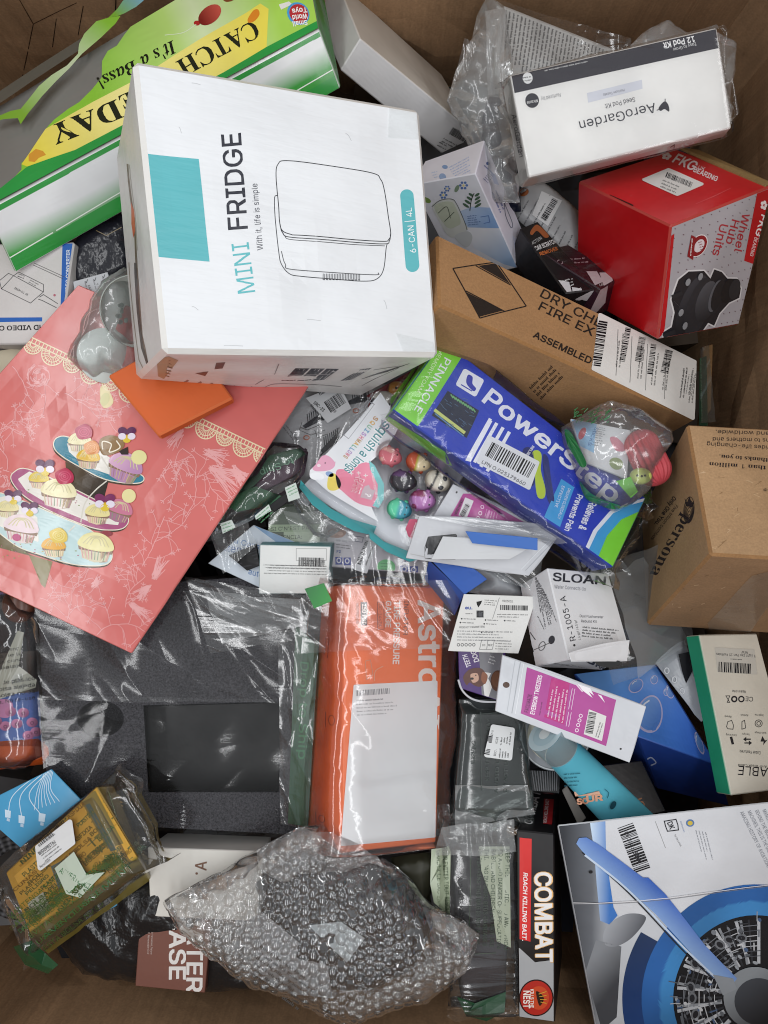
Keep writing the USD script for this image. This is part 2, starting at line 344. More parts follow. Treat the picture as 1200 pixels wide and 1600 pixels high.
class Panel:
    """A four-cornered panel (corners TL TR BR BL as the photo shows it) with a little warp."""
    def __init__(s, Q, outward, inset=0.0, warp=0.0, seed=0, N=8):
        n = N
        s.Q, s.inset, s.warp, s.seed = np.asarray(Q, float), inset, warp, seed
        s.px = to_px(s.Q); s.H = homography(s.px, [(0, 0), (1, 0), (1, 1), (0, 1)])
        n = np.cross(s.Q[1] - s.Q[0], s.Q[3] - s.Q[0]) + np.cross(s.Q[3] - s.Q[2], s.Q[1] - s.Q[2]); n /= np.linalg.norm(n)
        s.n = n if n @ outward > 0 else -n
        a, b = np.linalg.norm(s.Q[1] - s.Q[0]), np.linalg.norm(s.Q[3] - s.Q[0])
        s.iu, s.iv = min(inset / a, 0.45), min(inset / b, 0.45); s.a, s.b, s.N = a, b, N
        if warp:
            u, v = (x.ravel() for x in np.meshgrid(np.linspace(0, 1, N + 1), np.linspace(0, 1, N + 1)))
            e = np.clip(16 * u * (1 - u) * v * (1 - v), 0, 1)
            s.G = (warp * 1.6 * (meshkit.noise(np.c_[u * a * 18, v * b * 18, np.full(len(u), seed * 3.7)], seed) - 0.4) * e ** 0.6).reshape(N + 1, N + 1)
    def uv(s, P):
        h = np.c_[P, np.ones(len(P))] @ s.H.T
        return h[:, :2] / h[:, 2:]
    def at(s, u, v, h=0.0):
        u, v = np.asarray(u, float)[:, None], np.asarray(v, float)[:, None]
        P = s.Q[0] * (1 - u) * (1 - v) + s.Q[1] * u * (1 - v) + s.Q[2] * u * v + s.Q[3] * (1 - u) * v
        if s.warp:
            x = np.clip((u[:, 0] - s.iu) / (1 - 2 * s.iu), 0, 1) * s.N; y = np.clip((v[:, 0] - s.iv) / (1 - 2 * s.iv), 0, 1) * s.N
            i, j = np.minimum(x.astype(int), s.N - 1), np.minimum(y.astype(int), s.N - 1); x, y = x - i, y - j
            # the same two triangles per cell as the panel's own mesh
            g00, g10, g11, g01 = s.G[j, i], s.G[j, i + 1], s.G[j + 1, i + 1], s.G[j + 1, i]
            h = h + np.where(y <= x, g00 + (g10 - g00) * x + (g11 - g10) * y, g00 + (g11 - g01) * x + (g01 - g00) * y)[:, None]
        return P + s.n * h
    def __call__(s, P, h=0.0):
        q = s.uv(np.asarray(P, float)); return s.at(q[:, 0], q[:, 1], h)
    def clip(s):
        u0, v0 = s.iu * 1.02, s.iv * 1.02
        t = np.array([(u0, v0), (1 - u0, v0), (1 - u0, 1 - v0), (u0, 1 - v0)])
        h = np.c_[t, np.ones(4)] @ np.linalg.inv(s.H).T
        g = Polygon(h[:, :2] / h[:, 2:])
        return g if g.is_valid and g.area > 1 else g.buffer(0)
    def grid(s, n):
        u = np.linspace(s.iu, 1 - s.iu, n + 1); v = np.linspace(s.iv, 1 - s.iv, n + 1)
        uu, vv = np.meshgrid(u, v); P = s.at(uu.ravel(), vv.ravel())
        i = np.arange((n + 1) ** 2).reshape(n + 1, n + 1)
        a, b, c, d = i[:-1, :-1].ravel(), i[:-1, 1:].ravel(), i[1:, 1:].ravel(), i[1:, :-1].ravel()
        f = np.vstack([np.c_[a, b, c], np.c_[a, c, d]])
        nn = np.cross(P[f[0, 1]] - P[f[0, 0]], P[f[0, 2]] - P[f[0, 0]])
        return P, (f[:, ::-1] if nn @ s.n < 0 else f), i

FACES = {'front': (0, 1, 2, 3), 'top': (4, 5, 1, 0), 'right': (1, 5, 6, 2), 'bottom': (3, 2, 6, 7), 'left': (4, 0, 3, 7), 'back': (5, 4, 7, 6)}

class Hexa:
    """A carton or slab of eight corners with softened edges. Its faces take print; labels lie on it as parts of their own."""
    def __init__(s, T, part, V, cols, m='matte', r=0.002, warp=0.0, n=8, edge=None, seed=0, parent=None, label=None):
        s.T, s.part, s.m, s.parent, s.label = T, part, m, parent, label
        V = np.asarray(V, float); cen = V.mean(0); s.V8 = V
        s.art, s.panel = {}, {}
        if not isinstance(cols, dict): cols = {k: cols for k in FACES}
        base = cols.get('all', '#888888')
        s.bV, s.bF, s.bC, s.k = [], [], [], 0
        cidx = {}
        for i, (k, ids) in enumerate(FACES.items()):
            Q = V[list(ids)]
            p = Panel(Q, Q.mean(0) - cen, r, warp if k != 'back' else 0, seed * 7 + i, n if k != 'back' else 1)
            s.panel[k] = p
            P, f, idx = p.grid(n if k != 'back' else 1)
            c = hx(cols.get(k, base))
            off = s._push(P, f, c)
            e = len(idx) - 1
            for vid, (a, b) in zip(ids, ((0, 0), (0, e), (e, e), (e, 0))): cidx[(k, vid)] = off + idx[a, b]
            cl = p.clip() if k != 'back' else None
            s.art[k] = Art(p, cl)
            setattr(s, k, s.art[k])
        ec = hx(edge) if edge else None
        Vall = np.vstack(s.bV); Call = np.vstack(s.bC)
        done = set()
        def quad(ids):
            P = Vall[ids].copy(); C = Call[ids].copy() if ec is None else np.tile(ec, (len(ids), 1))
            f = np.array([[0, 1, 2], [0, 2, 3]] if len(ids) == 4 else [[0, 1, 2]])
            nn = np.cross(P[1] - P[0], P[2] - P[0])
            if nn @ (P.mean(0) - cen) < 0: f = f[:, ::-1]
            s._push(P, f, C)
        for k, ids in FACES.items():
            for a, b in zip(ids, ids[1:] + ids[:1]):
                if (min(a, b), max(a, b)) in done: continue
                done.add((min(a, b), max(a, b)))
                k2 = [q for q in FACES if q != k and a in FACES[q] and b in FACES[q]][0]
                quad([cidx[(k, a)], cidx[(k, b)], cidx[(k2, b)], cidx[(k2, a)]])
        for v in range(8):
            quad([cidx[(k, v)] for k in FACES if v in FACES[k]])
        s.subs = []
    def _push(s, P, f, c):
        c = np.asarray(c, float)
        if c.ndim == 1: c = np.tile(c, (len(P), 1))
        o = s.k; s.bV.append(P); s.bF.append(np.asarray(f) + o); s.bC.append(c); s.k += len(P)
        return o
    def label_on(s, face, pts, c='#e6e6e4', name='paper_label', m='paper', label=None, r=2.0, lv=3):
        """A sticker or sheet stuck on a face: a part of its own with its own print."""
        A = Art(s.panel[face], None, base=0.00013 * lv)
        g = Polygon(pts).buffer(0)
        if r: g = g.buffer(-r).buffer(r)
        A.shape(g, c, 1); A.clip = g
        s.subs.append((name, A, m, label))
        return A
    def done(s):
        V, F, C = [np.vstack(x) for x in (s.bV, s.bF, s.bC)]
        for a in s.art.values():
            v, f, c = a.get()
            if len(v): F = np.vstack([F, f + len(V)]); V = np.vstack([V, v]); C = np.vstack([C, c])
        s.T.add(s.part, V, F, C, s.m, s.parent, label=s.label)
        for name, A, m, label in s.subs:
            v, f, c = A.get(); s.T.add(name, v, f, c, m, s.part if s.parent is None else None, label=label)
        return s

def slab(pts, t, shift=(0, 0)):
    """Eight corners of a flat thing from its top face's (px, py, d) and its thickness."""
    Q = WQ(pts); n = np.cross(Q[1] - Q[0], Q[3] - Q[0]); n /= np.linalg.norm(n)
    if n[2] < 0: n = -n
    return np.vstack([Q, Q - n * t + np.r_[shift, 0]])

# ------------------------------------------------------------------ crinkled film
def ridged(P, seed):
    return 1 - np.abs(2 * meshkit.noise(np.c_[P, np.full(len(P), 0.37 + seed)], seed) - 1)

def crinkle(P, seed, f=22.0, stretch=7.0, ang=None):
    """Folds of crumpled film over the plane P (metres): sharp ridges in a few directions, 0..1."""
    r = np.random.default_rng(seed); out = 0; tot = 0
    warp = np.c_[meshkit.noise(np.c_[P * 9, np.zeros(len(P))], seed + 50), meshkit.noise(np.c_[P * 9, np.ones(len(P))], seed + 51)] * 0.03
    for k, (fr, wt) in enumerate(((0.5, 1.0), (0.9, 0.8), (1.6, 0.5), (2.8, 0.22))):
        a = (r.uniform(0, math.pi) if ang is None else ang + r.normal(0, 0.35)); c, s_ = math.cos(a), math.sin(a)
        q = (P + warp) @ np.array([[c, -s_], [s_, c]]) * np.array([f * fr / stretch, f * fr])
        out = out + wt * ridged(q, seed * 5 + k) ** 3; tot += wt
    return out / tot

def tri_grid(nu, nv, wrap=False):
    i = np.arange(nu * nv).reshape(nu, nv)
    j = np.roll(i, -1, 1) if wrap else i[:, 1:]
    i0 = i if wrap else i[:, :-1]
    a, b, c, d = i0[:-1].ravel(), j[:-1].ravel(), j[1:].ravel(), i0[1:].ravel()
    return np.vstack([np.c_[a, b, c], np.c_[a, c, d]])

def tube_bag(T, A, B, up, w0, w1, th, ea, eb, m, seed, amp=0.005, nu=110, nv=120, p=0.42, name='plastic_bag', flare=1.08, parent=None, ang=math.pi / 2):
    """A closed poly bag round a long thing from A to B: flat, frilled ends reach past it by ea and eb."""
    A, B, up = (np.asarray(x, float) for x in (A, B, up)); L = np.linalg.norm(B - A); ax = (B - A) / L
    up = up - ax * (up @ ax); up /= np.linalg.norm(up); side = np.cross(up, ax)
    s_ = np.linspace(-ea, L + eb, nu); th_ = np.linspace(0, 2 * math.pi, nv, endpoint=False)
    S, TH = (x.ravel() for x in np.meshgrid(s_, th_, indexing='ij'))
    over = np.where(S < 0, -S / max(ea, 1e-6), np.where(S > L, (S - L) / max(eb, 1e-6), 0))
    w = w0 + (w1 - w0) * np.clip(S / L, 0, 1); w = w * (1 + (flare - 1) * over)
    t = np.maximum(th * (1 - np.clip(over * 1.25, 0, 1)) ** 1.3, 0.0015)
    cx, sy = np.cos(TH), np.sin(TH)
    X = w * np.sign(cx) * np.abs(cx) ** p; Y = t * np.sign(sy) * np.abs(sy) ** p
    arc = X + np.sign(sy) * 0.5
    cr = crinkle(np.c_[S, arc], seed, ang=ang if ang is not None else None)
    fl = meshkit.noise(np.c_[S * 30, arc * 30, np.zeros(len(S))], seed + 9) - 0.5
    Y = Y + np.sign(sy) * amp * (cr * (1 + 0.8 * over)) + over * fl * 0.022
    X = X * (1 + 0.05 * fl) + np.sign(cx) * amp * 0.5 * cr
    S = S + over * (meshkit.noise(np.c_[arc * 60, np.zeros(len(S)), S * 0], seed + 3) - 0.5) * 0.02
    P = A + S[:, None] * ax + X[:, None] * side + Y[:, None] * up
    T.add(name, P, tri_grid(nu, nv, True), (0.8, 0.8, 0.8), m, parent, smooth=True)
    return P[sy > 0.05]

def sheet(T, pts, m, seed, amp=0.006, n=90, name='plastic_film', col=(0.8, 0.8, 0.8), lift=0.0, ang=None, jag=0.0, f=22.0, parent=None, twist=0.0):
    """A loose sheet of film over four (px, py, d) corners."""
    Q = WQ(pts); p = Panel(Q, np.array([0, 0, 1.0])); u = np.linspace(0, 1, n); uu, vv = (x.ravel() for x in np.meshgrid(u, u, indexing='ij'))
    P2 = np.c_[uu * p.a, vv * p.b]
    if jag:
        e = meshkit.noise(np.c_[P2 * 45, np.zeros(len(P2))], seed + 2) - 0.5
        uu = uu + jag * e * np.abs(uu - 0.5) * 2; e2 = meshkit.noise(np.c_[P2 * 45, np.ones(len(P2))], seed + 4) - 0.5; vv = vv + jag * e2 * np.abs(vv - 0.5) * 2
    cr = crinkle(P2, seed, f=f, ang=ang)
    h = lift * 16 * np.clip(uu * (1 - uu), 0, 1) * np.clip(vv * (1 - vv), 0, 1) + amp * (cr - 0.2) + twist * (meshkit.noise(np.c_[P2 * 14, np.full(len(P2), 2.0)], seed) - 0.5)
    Pt = p.at(uu, vv, h[:, None])
    T.add(name, Pt, tri_grid(n, n), col, m, parent, smooth=True)
    return Pt

def pillow(T, outline, d, th, m, seed, step=0.004, r=0.05, amp=0.005, name='plastic_bag', bubbles=None, col=(0.8, 0.8, 0.8), bottom=True, tilt=None, parent=None, f=22.0, jag=0.004, sharp=0.5):
    """A stuffed bag of any outline (photo pixels at depth d): domed above and below, crinkled or covered in bubbles."""
    dd = (lambda q: d + tilt[0] * (q[:, 0] - 600) / 1000 + tilt[1] * (q[:, 1] - 800) / 1000) if tilt else (lambda q: np.full(len(q), d))
    poly = Polygon(outline); q = np.array(outline, float)
    st = step / d * FPX
    x0, y0, x1, y1 = poly.bounds
    gx, gy = np.meshgrid(np.arange(x0, x1, st), np.arange(y0, y1, st)); g = np.c_[gx.ravel(), gy.ravel()]
    g = g[shapely.contains_xy(poly.buffer(-st * 0.6), g[:, 0], g[:, 1])]
    L = poly.exterior.length; bd = np.array([poly.exterior.interpolate(x).coords[0] for x in np.arange(0, L, st)])
    P = np.vstack([bd, g]); tr = Delaunay(P).simplices
    c = P[tr].mean(1); tr = tr[shapely.contains_xy(poly, c[:, 0], c[:, 1])]
    dist = shapely.distance(poly.exterior, shapely.points(P)) / FPX * d
    e = np.clip(dist / r, 0, 1); prof = (1 - (1 - e) ** 2) ** sharp
    z0 = dd(P); W0 = np.c_[(P[:, 0] - 600) / FPX * z0, (800 - P[:, 1]) / FPX * z0, HC - z0]
    P2 = W0[:, :2]
    cr = crinkle(P2, seed, f=f)
    h = th * prof + amp * cr * np.clip(e * 3, 0.15, 1)
    lump = meshkit.noise(np.c_[P2 * 9, np.zeros(len(P2))], seed + 8) - 0.5
    h = h + lump * th * 0.5 * prof
    if jag:
        off = (meshkit.noise(np.c_[P2 * 60, np.zeros(len(P2))], seed + 6) - 0.5) * jag * 2
        W0[:, 2] += off * (1 - e)
    if bubbles:
        pit, rad, hh = bubbles; a = 0.5; R = np.array([[math.cos(a), -math.sin(a)], [math.sin(a), math.cos(a)]]); w = P2 @ R
        w = w + 0.013 * np.c_[meshkit.noise(np.c_[P2 * 14, np.zeros(len(P2))], 3), meshkit.noise(np.c_[P2 * 14, np.ones(len(P2))], 4)]
        row = np.round(w[:, 1] / (pit * 0.866)); best = np.full(len(w), 9.0); idd = np.zeros(len(w))
        for k in (-1, 0, 1):
            rr = row + k; ox = (rr % 2) * 0.5; cx = np.round(w[:, 0] / pit - ox) + ox
            dq = np.hypot(w[:, 0] - cx * pit, w[:, 1] - rr * pit * 0.866); b = dq < best; best[b] = dq[b]; idd[b] = (cx * 17.3 + rr * 91.7)[b]
        pop = (np.sin(idd * 12.9898) * 43758.5 % 1.0); pop = np.where(pop < .16, .12, .5 + .5 * pop)
        bub = hh * pop * np.sqrt(np.clip(1 - (best / rad) ** 2, 0, 1))
        h = h + bub * np.clip(e * 4, 0.4, 1)
    top = W0 + np.c_[np.zeros(len(P)), np.zeros(len(P)), h]
    nb = len(bd)
    V = top; F = tr
    nn = np.cross(V[F[:, 1]] - V[F[:, 0]], V[F[:, 2]] - V[F[:, 0]])[:, 2]; F = np.where(nn[:, None] < 0, F[:, ::-1], F)
    if bottom:
        low = W0 - np.c_[np.zeros(len(P)), np.zeros(len(P)), th * prof * 0.8 + 0.001]
        F = np.vstack([F, F[:, ::-1] + len(V)]); V = np.vstack([V, low])
    T.add(name, V, F, col, m, parent, smooth=True)
    return top

def drape(top):
    """Print that lies on a bag's upper side: heights read off its points."""
    f1, f2 = LinearNDInterpolator(top[:, :2], top[:, 2]), NearestNDInterpolator(top[:, :2], top[:, 2]); zm = float(np.median(top[:, 2]))
    def surf(P, h=0.0):
        z = np.full(len(P), zm)
        for _ in range(2):
            d = HC - z; x, y = (P[:, 0] - 600) / FPX * d, (800 - P[:, 1]) / FPX * d
            z = f1(x, y); bad = np.isnan(z); z[bad] = f2(x[bad], y[bad])
        d = HC - z
        return np.c_[(P[:, 0] - 600) / FPX * d, (800 - P[:, 1]) / FPX * d, z + h + 0.0009]
    return surf

def put(T, A, name='printed_lettering', m='paper', parent=None, label=None):
    v, f, c = A.get(); T.add(name, v, f, c, m, parent, label=label)

def add_tm(T, name, tm, c, m, parent=None, smooth=False, label=None):
    v, f, n = meshkit.arrays(tm, False); T.add(name, v, f, hx(c), m, parent, smooth, label)

def flat(T, name, pts, t, c, m='paper', parent=None, n=1, art=None, label=None, r=0, warp=0.0):
    """A thin sheet or card on four (px, py, d) corners."""
    H = Hexa(T, name, slab(pts, t), c, m, r=min(0.0006, t * 0.3), n=n, parent=parent, label=label, warp=warp)
    if art: art(H)
    H.done()
    return H

# corners of the rigid cartons in metres: front TL TR BR BL, then the four behind them
POSE = {
 'fridge': [[-0.2344,0.4223,0.9173],[0.0401,0.443,0.7916],[0.0615,0.1717,0.7877],[-0.207,0.1488,0.9134],[-0.3156,0.4192,0.7316],[-0.046,0.4399,0.6059],[-0.0294,0.1564,0.602],[-0.2932,0.1576,0.7276]],
 'aero': [[0.146,0.5063,0.7467],[0.3844,0.5596,0.7492],[0.4081,0.4509,0.7347],[0.1696,0.3941,0.7322],[0.143,0.5087,0.7139],[0.3844,0.5651,0.7164],[0.4139,0.4567,0.7019],[0.1665,0.3954,0.6994]],
 'red': [[0.2472,0.4217,0.659],[0.3848,0.4764,0.6302],[0.4486,0.3771,0.7508],[0.3196,0.3189,0.7796],[0.2732,0.3079,0.5484],[0.4003,0.3565,0.5196],[0.4616,0.2429,0.6402],[0.3447,0.2172,0.669]],
 'fire': [[0.0631,0.3349,0.713],[0.441,0.2146,0.5577],[0.4221,0.1239,0.599],[0.0632,0.2373,0.7544],[0.0152,0.2949,0.6127],[0.3833,0.1792,0.4573],[0.3714,0.0858,0.4987],[0.0033,0.2014,0.654]],
 'persona': [[0.3612,0.1054,0.7204],[0.5179,0.0956,0.7286],[0.5042,-0.0552,0.8139],[0.3525,-0.0463,0.8058],[0.3697,0.0,0.5365],[0.5213,-0.0087,0.5447],[0.5076,-0.1595,0.63],[0.3474,-0.15,0.6219]],
 'night': [[0.0369,0.4334,0.6214],[0.1144,0.4233,0.6773],[0.1871,0.342,0.5653],[0.1144,0.3401,0.5094],[0.0555,0.4749,0.5997],[0.1285,0.4764,0.6556],[0.2111,0.37,0.5437],[0.133,0.3815,0.4877]],
 'longbox': [[-0.0293,0.5854,0.688],[0.1349,0.5387,0.5389],[0.0845,0.526,0.5136],[-0.0553,0.5607,0.6627],[-0.0635,0.7103,0.6159],[0.0882,0.669,0.4668],[0.0568,0.6452,0.4415],[-0.0949,0.6865,0.5906]],
 'sloan': [[0.2003,-0.0683,0.6946],[0.2901,-0.0793,0.6464],[0.3044,-0.175,0.6912],[0.216,-0.1727,0.7394],[0.1746,-0.0939,0.6498],[0.2653,-0.1021,0.6016],[0.2818,-0.2041,0.6464],[0.1854,-0.1901,0.6946]],
 'cable': [[0.4033,-0.1574,0.6543],[0.4917,-0.1602,0.6266],[0.5111,-0.3402,0.688],[0.4161,-0.3401,0.7157],[0.3957,-0.163,0.6304],[0.4868,-0.1672,0.6026],[0.5014,-0.3492,0.664],[0.4089,-0.3459,0.6918]],
 'book': [[0.2112,-0.3824,0.6987],[0.5128,-0.3238,0.757],[0.5789,-0.6661,0.6858],[0.2831,-0.7077,0.6276],[0.2195,-0.3661,0.6507],[0.5187,-0.3162,0.7089],[0.5883,-0.6504,0.6378],[0.2891,-0.7003,0.5796]],
 'combat': [[0.1663,-0.3992,0.6738],[0.2109,-0.3987,0.6862],[0.2108,-0.6299,0.6901],[0.168,-0.6319,0.6777],[0.2167,-0.4009,0.5243],[0.251,-0.4019,0.5367],[0.2551,-0.6331,0.5406],[0.214,-0.6334,0.5282]],
 'case': [[-0.3164,-0.519,0.6418],[-0.2225,-0.5213,0.6422],[-0.231,-0.6204,0.6481],[-0.321,-0.6115,0.6478],[-0.3156,-0.519,0.6119],[-0.2236,-0.525,0.6122],[-0.2299,-0.6208,0.6182],[-0.3218,-0.6149,0.6179]],
 'whitecase': [[-0.3083,-0.4367,0.6383],[-0.1541,-0.4345,0.6543],[-0.1613,-0.5213,0.6604],[-0.3023,-0.5234,0.6445],[-0.2968,-0.4399,0.5857],[-0.1524,-0.4385,0.6016],[-0.1522,-0.5253,0.6078],[-0.2985,-0.5267,0.5918]],
 'hdv': [[-0.5549,0.3514,0.6296],[-0.3949,0.3443,0.6588],[-0.4122,0.2138,0.6623],[-0.553,0.2187,0.6331],[-0.541,0.3496,0.5805],[-0.3907,0.3426,0.6097],[-0.3975,0.211,0.6132],[-0.5478,0.218,0.584]],
 'tealcard': [[-0.1618,-0.0425,0.6377],[-0.069,-0.0449,0.6408],[-0.0737,-0.1072,0.633],[-0.1647,-0.1076,0.6299],[-0.1627,-0.0394,0.6111],[-0.0657,-0.0393,0.6141],[-0.0698,-0.1053,0.6063],[-0.1633,-0.103,0.6032]],
 'natural': [[-0.0797,-0.0104,0.5998],[0.0622,-0.0276,0.6029],[0.0542,-0.0821,0.6228],[-0.0713,-0.073,0.6197],[-0.072,-0.0345,0.5419],[0.0601,-0.0436,0.545],[0.0546,-0.1012,0.5649],[-0.0737,-0.0952,0.5618]],
 'astro': [[-0.0482,-0.0923,0.6574],[0.0827,-0.0956,0.6056],[0.0676,-0.4269,0.6492],[-0.0531,-0.4174,0.7009],[-0.0887,-0.107,0.5425],[0.0318,-0.1148,0.4907],[0.0207,-0.4417,0.5343],[-0.1097,-0.431,0.586]],
 'yellow': [[-0.4796,-0.4569,0.6657],[-0.3556,-0.3382,0.6892],[-0.2939,-0.4118,0.7184],[-0.4358,-0.5159,0.6949],[-0.4756,-0.4575,0.6403],[-0.3423,-0.346,0.6638],[-0.2903,-0.4144,0.693],[-0.4235,-0.5258,0.6695]],
 'sand': [[0.2776,-0.339,0.614],[0.3482,-0.3353,0.6021],[0.3698,-0.3915,0.6344],[0.281,-0.4067,0.6463],[0.2693,-0.3655,0.57],[0.3493,-0.3558,0.5582],[0.3617,-0.4179,0.5905],[0.2817,-0.4276,0.6024]],
 'bubble': [[0.289,-0.1913,0.5486],[0.3966,-0.2226,0.5183],[0.4143,-0.3136,0.6777],[0.3058,-0.271,0.708],[0.2679,-0.2384,0.5262],[0.3765,-0.2725,0.4959],[0.3946,-0.3564,0.6553],[0.2861,-0.3222,0.6857]],
 'scrA': [[0.1888,0.3945,0.571],[0.2158,0.4092,0.5606],[0.2825,0.2926,0.6297],[0.2362,0.2845,0.6401],[0.1811,0.3688,0.5291],[0.218,0.3809,0.5186],[0.2747,0.2675,0.5877],[0.2377,0.2554,0.5981]],
 'scrB': [[0.208,0.3508,0.6073],[0.2552,0.3705,0.576],[0.315,0.3124,0.6172],[0.2788,0.287,0.6485],[0.2023,0.3157,0.5712],[0.2437,0.3388,0.5399],[0.309,0.2776,0.5811],[0.2676,0.2545,0.6124]],
 'orange': [[-0.3196,0.1583,0.7484],[-0.2387,0.2156,0.7128],[-0.1815,0.1357,0.7217],[-0.2578,0.0879,0.7573],[-0.3192,0.1574,0.7373],[-0.2423,0.2114,0.7017],[-0.1851,0.1357,0.7106],[-0.2619,0.0838,0.7462]],
 'power': [[0.0727,0.2134,0.689],[0.3419,0.0183,0.6377],[0.2884,-0.0709,0.6709],[0.0091,0.1219,0.7222],[0.0577,0.2063,0.6485],[0.332,0.0121,0.5972],[0.2739,-0.0787,0.6304],[0.0,0.1155,0.6817]],
}

def scaled(V, k):
    V = np.array(V, float); V[:, 2] -= HC; V *= k; V[:, 2] += HC
    return V

# ------------------------------------------------------------------ the bin: a tall corrugated pallet box
KB = '#ad8a69'
def bin_box():
    T = Thing('cardboard_bin', 'deep brown corrugated pallet box that holds all the parcels', 'pallet box')
    x0, x1, y0, y1, zt, t = -0.67, 0.55, -0.70, 0.70, 1.02, 0.008
    def wall(a, b, name, art=None):
        a, b = np.array(a, float), np.array(b, float)
        n = np.array([-(b - a)[1], (b - a)[0], 0]); n /= np.linalg.norm(n)
        if n[:2] @ ((a + b)[:2] / 2) < 0: n = -n
        e = (b - a) / np.linalg.norm(b - a) * 0.003; a = a - e; b = b + e
        Q = np.array([[*a[:2], zt], [*b[:2], zt], [*b[:2], 0.0], [*a[:2], 0.0]])
        H = Hexa(T, name, np.vstack([Q, Q + n * t]), KB, 'wallboard', r=0.002, warp=0.007, n=24, seed=len(T.parts))
        if art: art(H)
        H.done()
    c = 0.05
    def top_marks(H):
        p = H.front; p.clip = None
        p.line([(88, 30), (82, 72)], 1.3, '#2a1d12'); p.line([(130, 10), (122, 54)], 1.3, '#2a1d12')
        p.line([(52, 38), (34, 124)], 1.4, '#3a2616'); p.line([(52, 38), (30, 0)], 1.2, '#4a3220'); p.line([(52, 38), (120, 5)], 1.2, '#4a3220')
        p.line([(181, 0), (180, 26), (200, 14)], 1.8, '#2a1d12')
    wall((x0 + c, y1, 0), (x1 - c, y1, 0), 'wall', top_marks)
    wall((x1, y1 - c, 0), (x1, y0 + c, 0), 'wall')
    wall((x1 - c, y0, 0), (x0 + c, y0, 0), 'wall')
    wall((x0, y0 + c, 0), (x0, y1 - c, 0), 'wall')
    for a, b in (((x1 - c, y1, 0), (x1, y1 - c, 0)), ((x1, y0 + c, 0), (x1 - c, y0, 0)), ((x0 + c, y0, 0), (x0, y0 + c, 0)), ((x0, y1 - c, 0), (x0 + c, y1, 0))):
        wall(a, b, 'corner_panel')
    fl = trimesh.creation.box((x1 - x0, y1 - y0, 0.01)); fl.apply_translation(((x0 + x1) / 2, (y0 + y1) / 2, -0.006))
    add_tm(T, 'bottom_panel', fl, KB, 'kraft')
    T.done()
bin_box()

def jumble():
    """The buried layers of the pile: only glimpsed in the dark gaps."""
    T = Thing('buried_parcels', 'dark jumble of parcels deep down between the upper boxes', 'parcels', kind='stuff')
    r = np.random.default_rng(11); ms = []
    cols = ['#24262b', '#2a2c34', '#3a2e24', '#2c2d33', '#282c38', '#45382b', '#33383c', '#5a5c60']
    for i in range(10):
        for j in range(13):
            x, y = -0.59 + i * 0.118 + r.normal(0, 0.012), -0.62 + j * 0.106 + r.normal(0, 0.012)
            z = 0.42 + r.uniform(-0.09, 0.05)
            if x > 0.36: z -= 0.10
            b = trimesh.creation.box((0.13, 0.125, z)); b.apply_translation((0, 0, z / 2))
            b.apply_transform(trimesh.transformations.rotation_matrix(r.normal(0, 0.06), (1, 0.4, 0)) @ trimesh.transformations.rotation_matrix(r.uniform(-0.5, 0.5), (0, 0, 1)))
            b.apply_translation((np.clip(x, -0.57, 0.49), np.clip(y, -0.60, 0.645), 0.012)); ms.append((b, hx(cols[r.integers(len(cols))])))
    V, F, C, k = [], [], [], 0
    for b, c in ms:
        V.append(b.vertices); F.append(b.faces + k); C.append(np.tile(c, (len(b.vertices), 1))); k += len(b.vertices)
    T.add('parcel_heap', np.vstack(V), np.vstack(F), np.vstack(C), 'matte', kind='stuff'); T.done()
jumble()

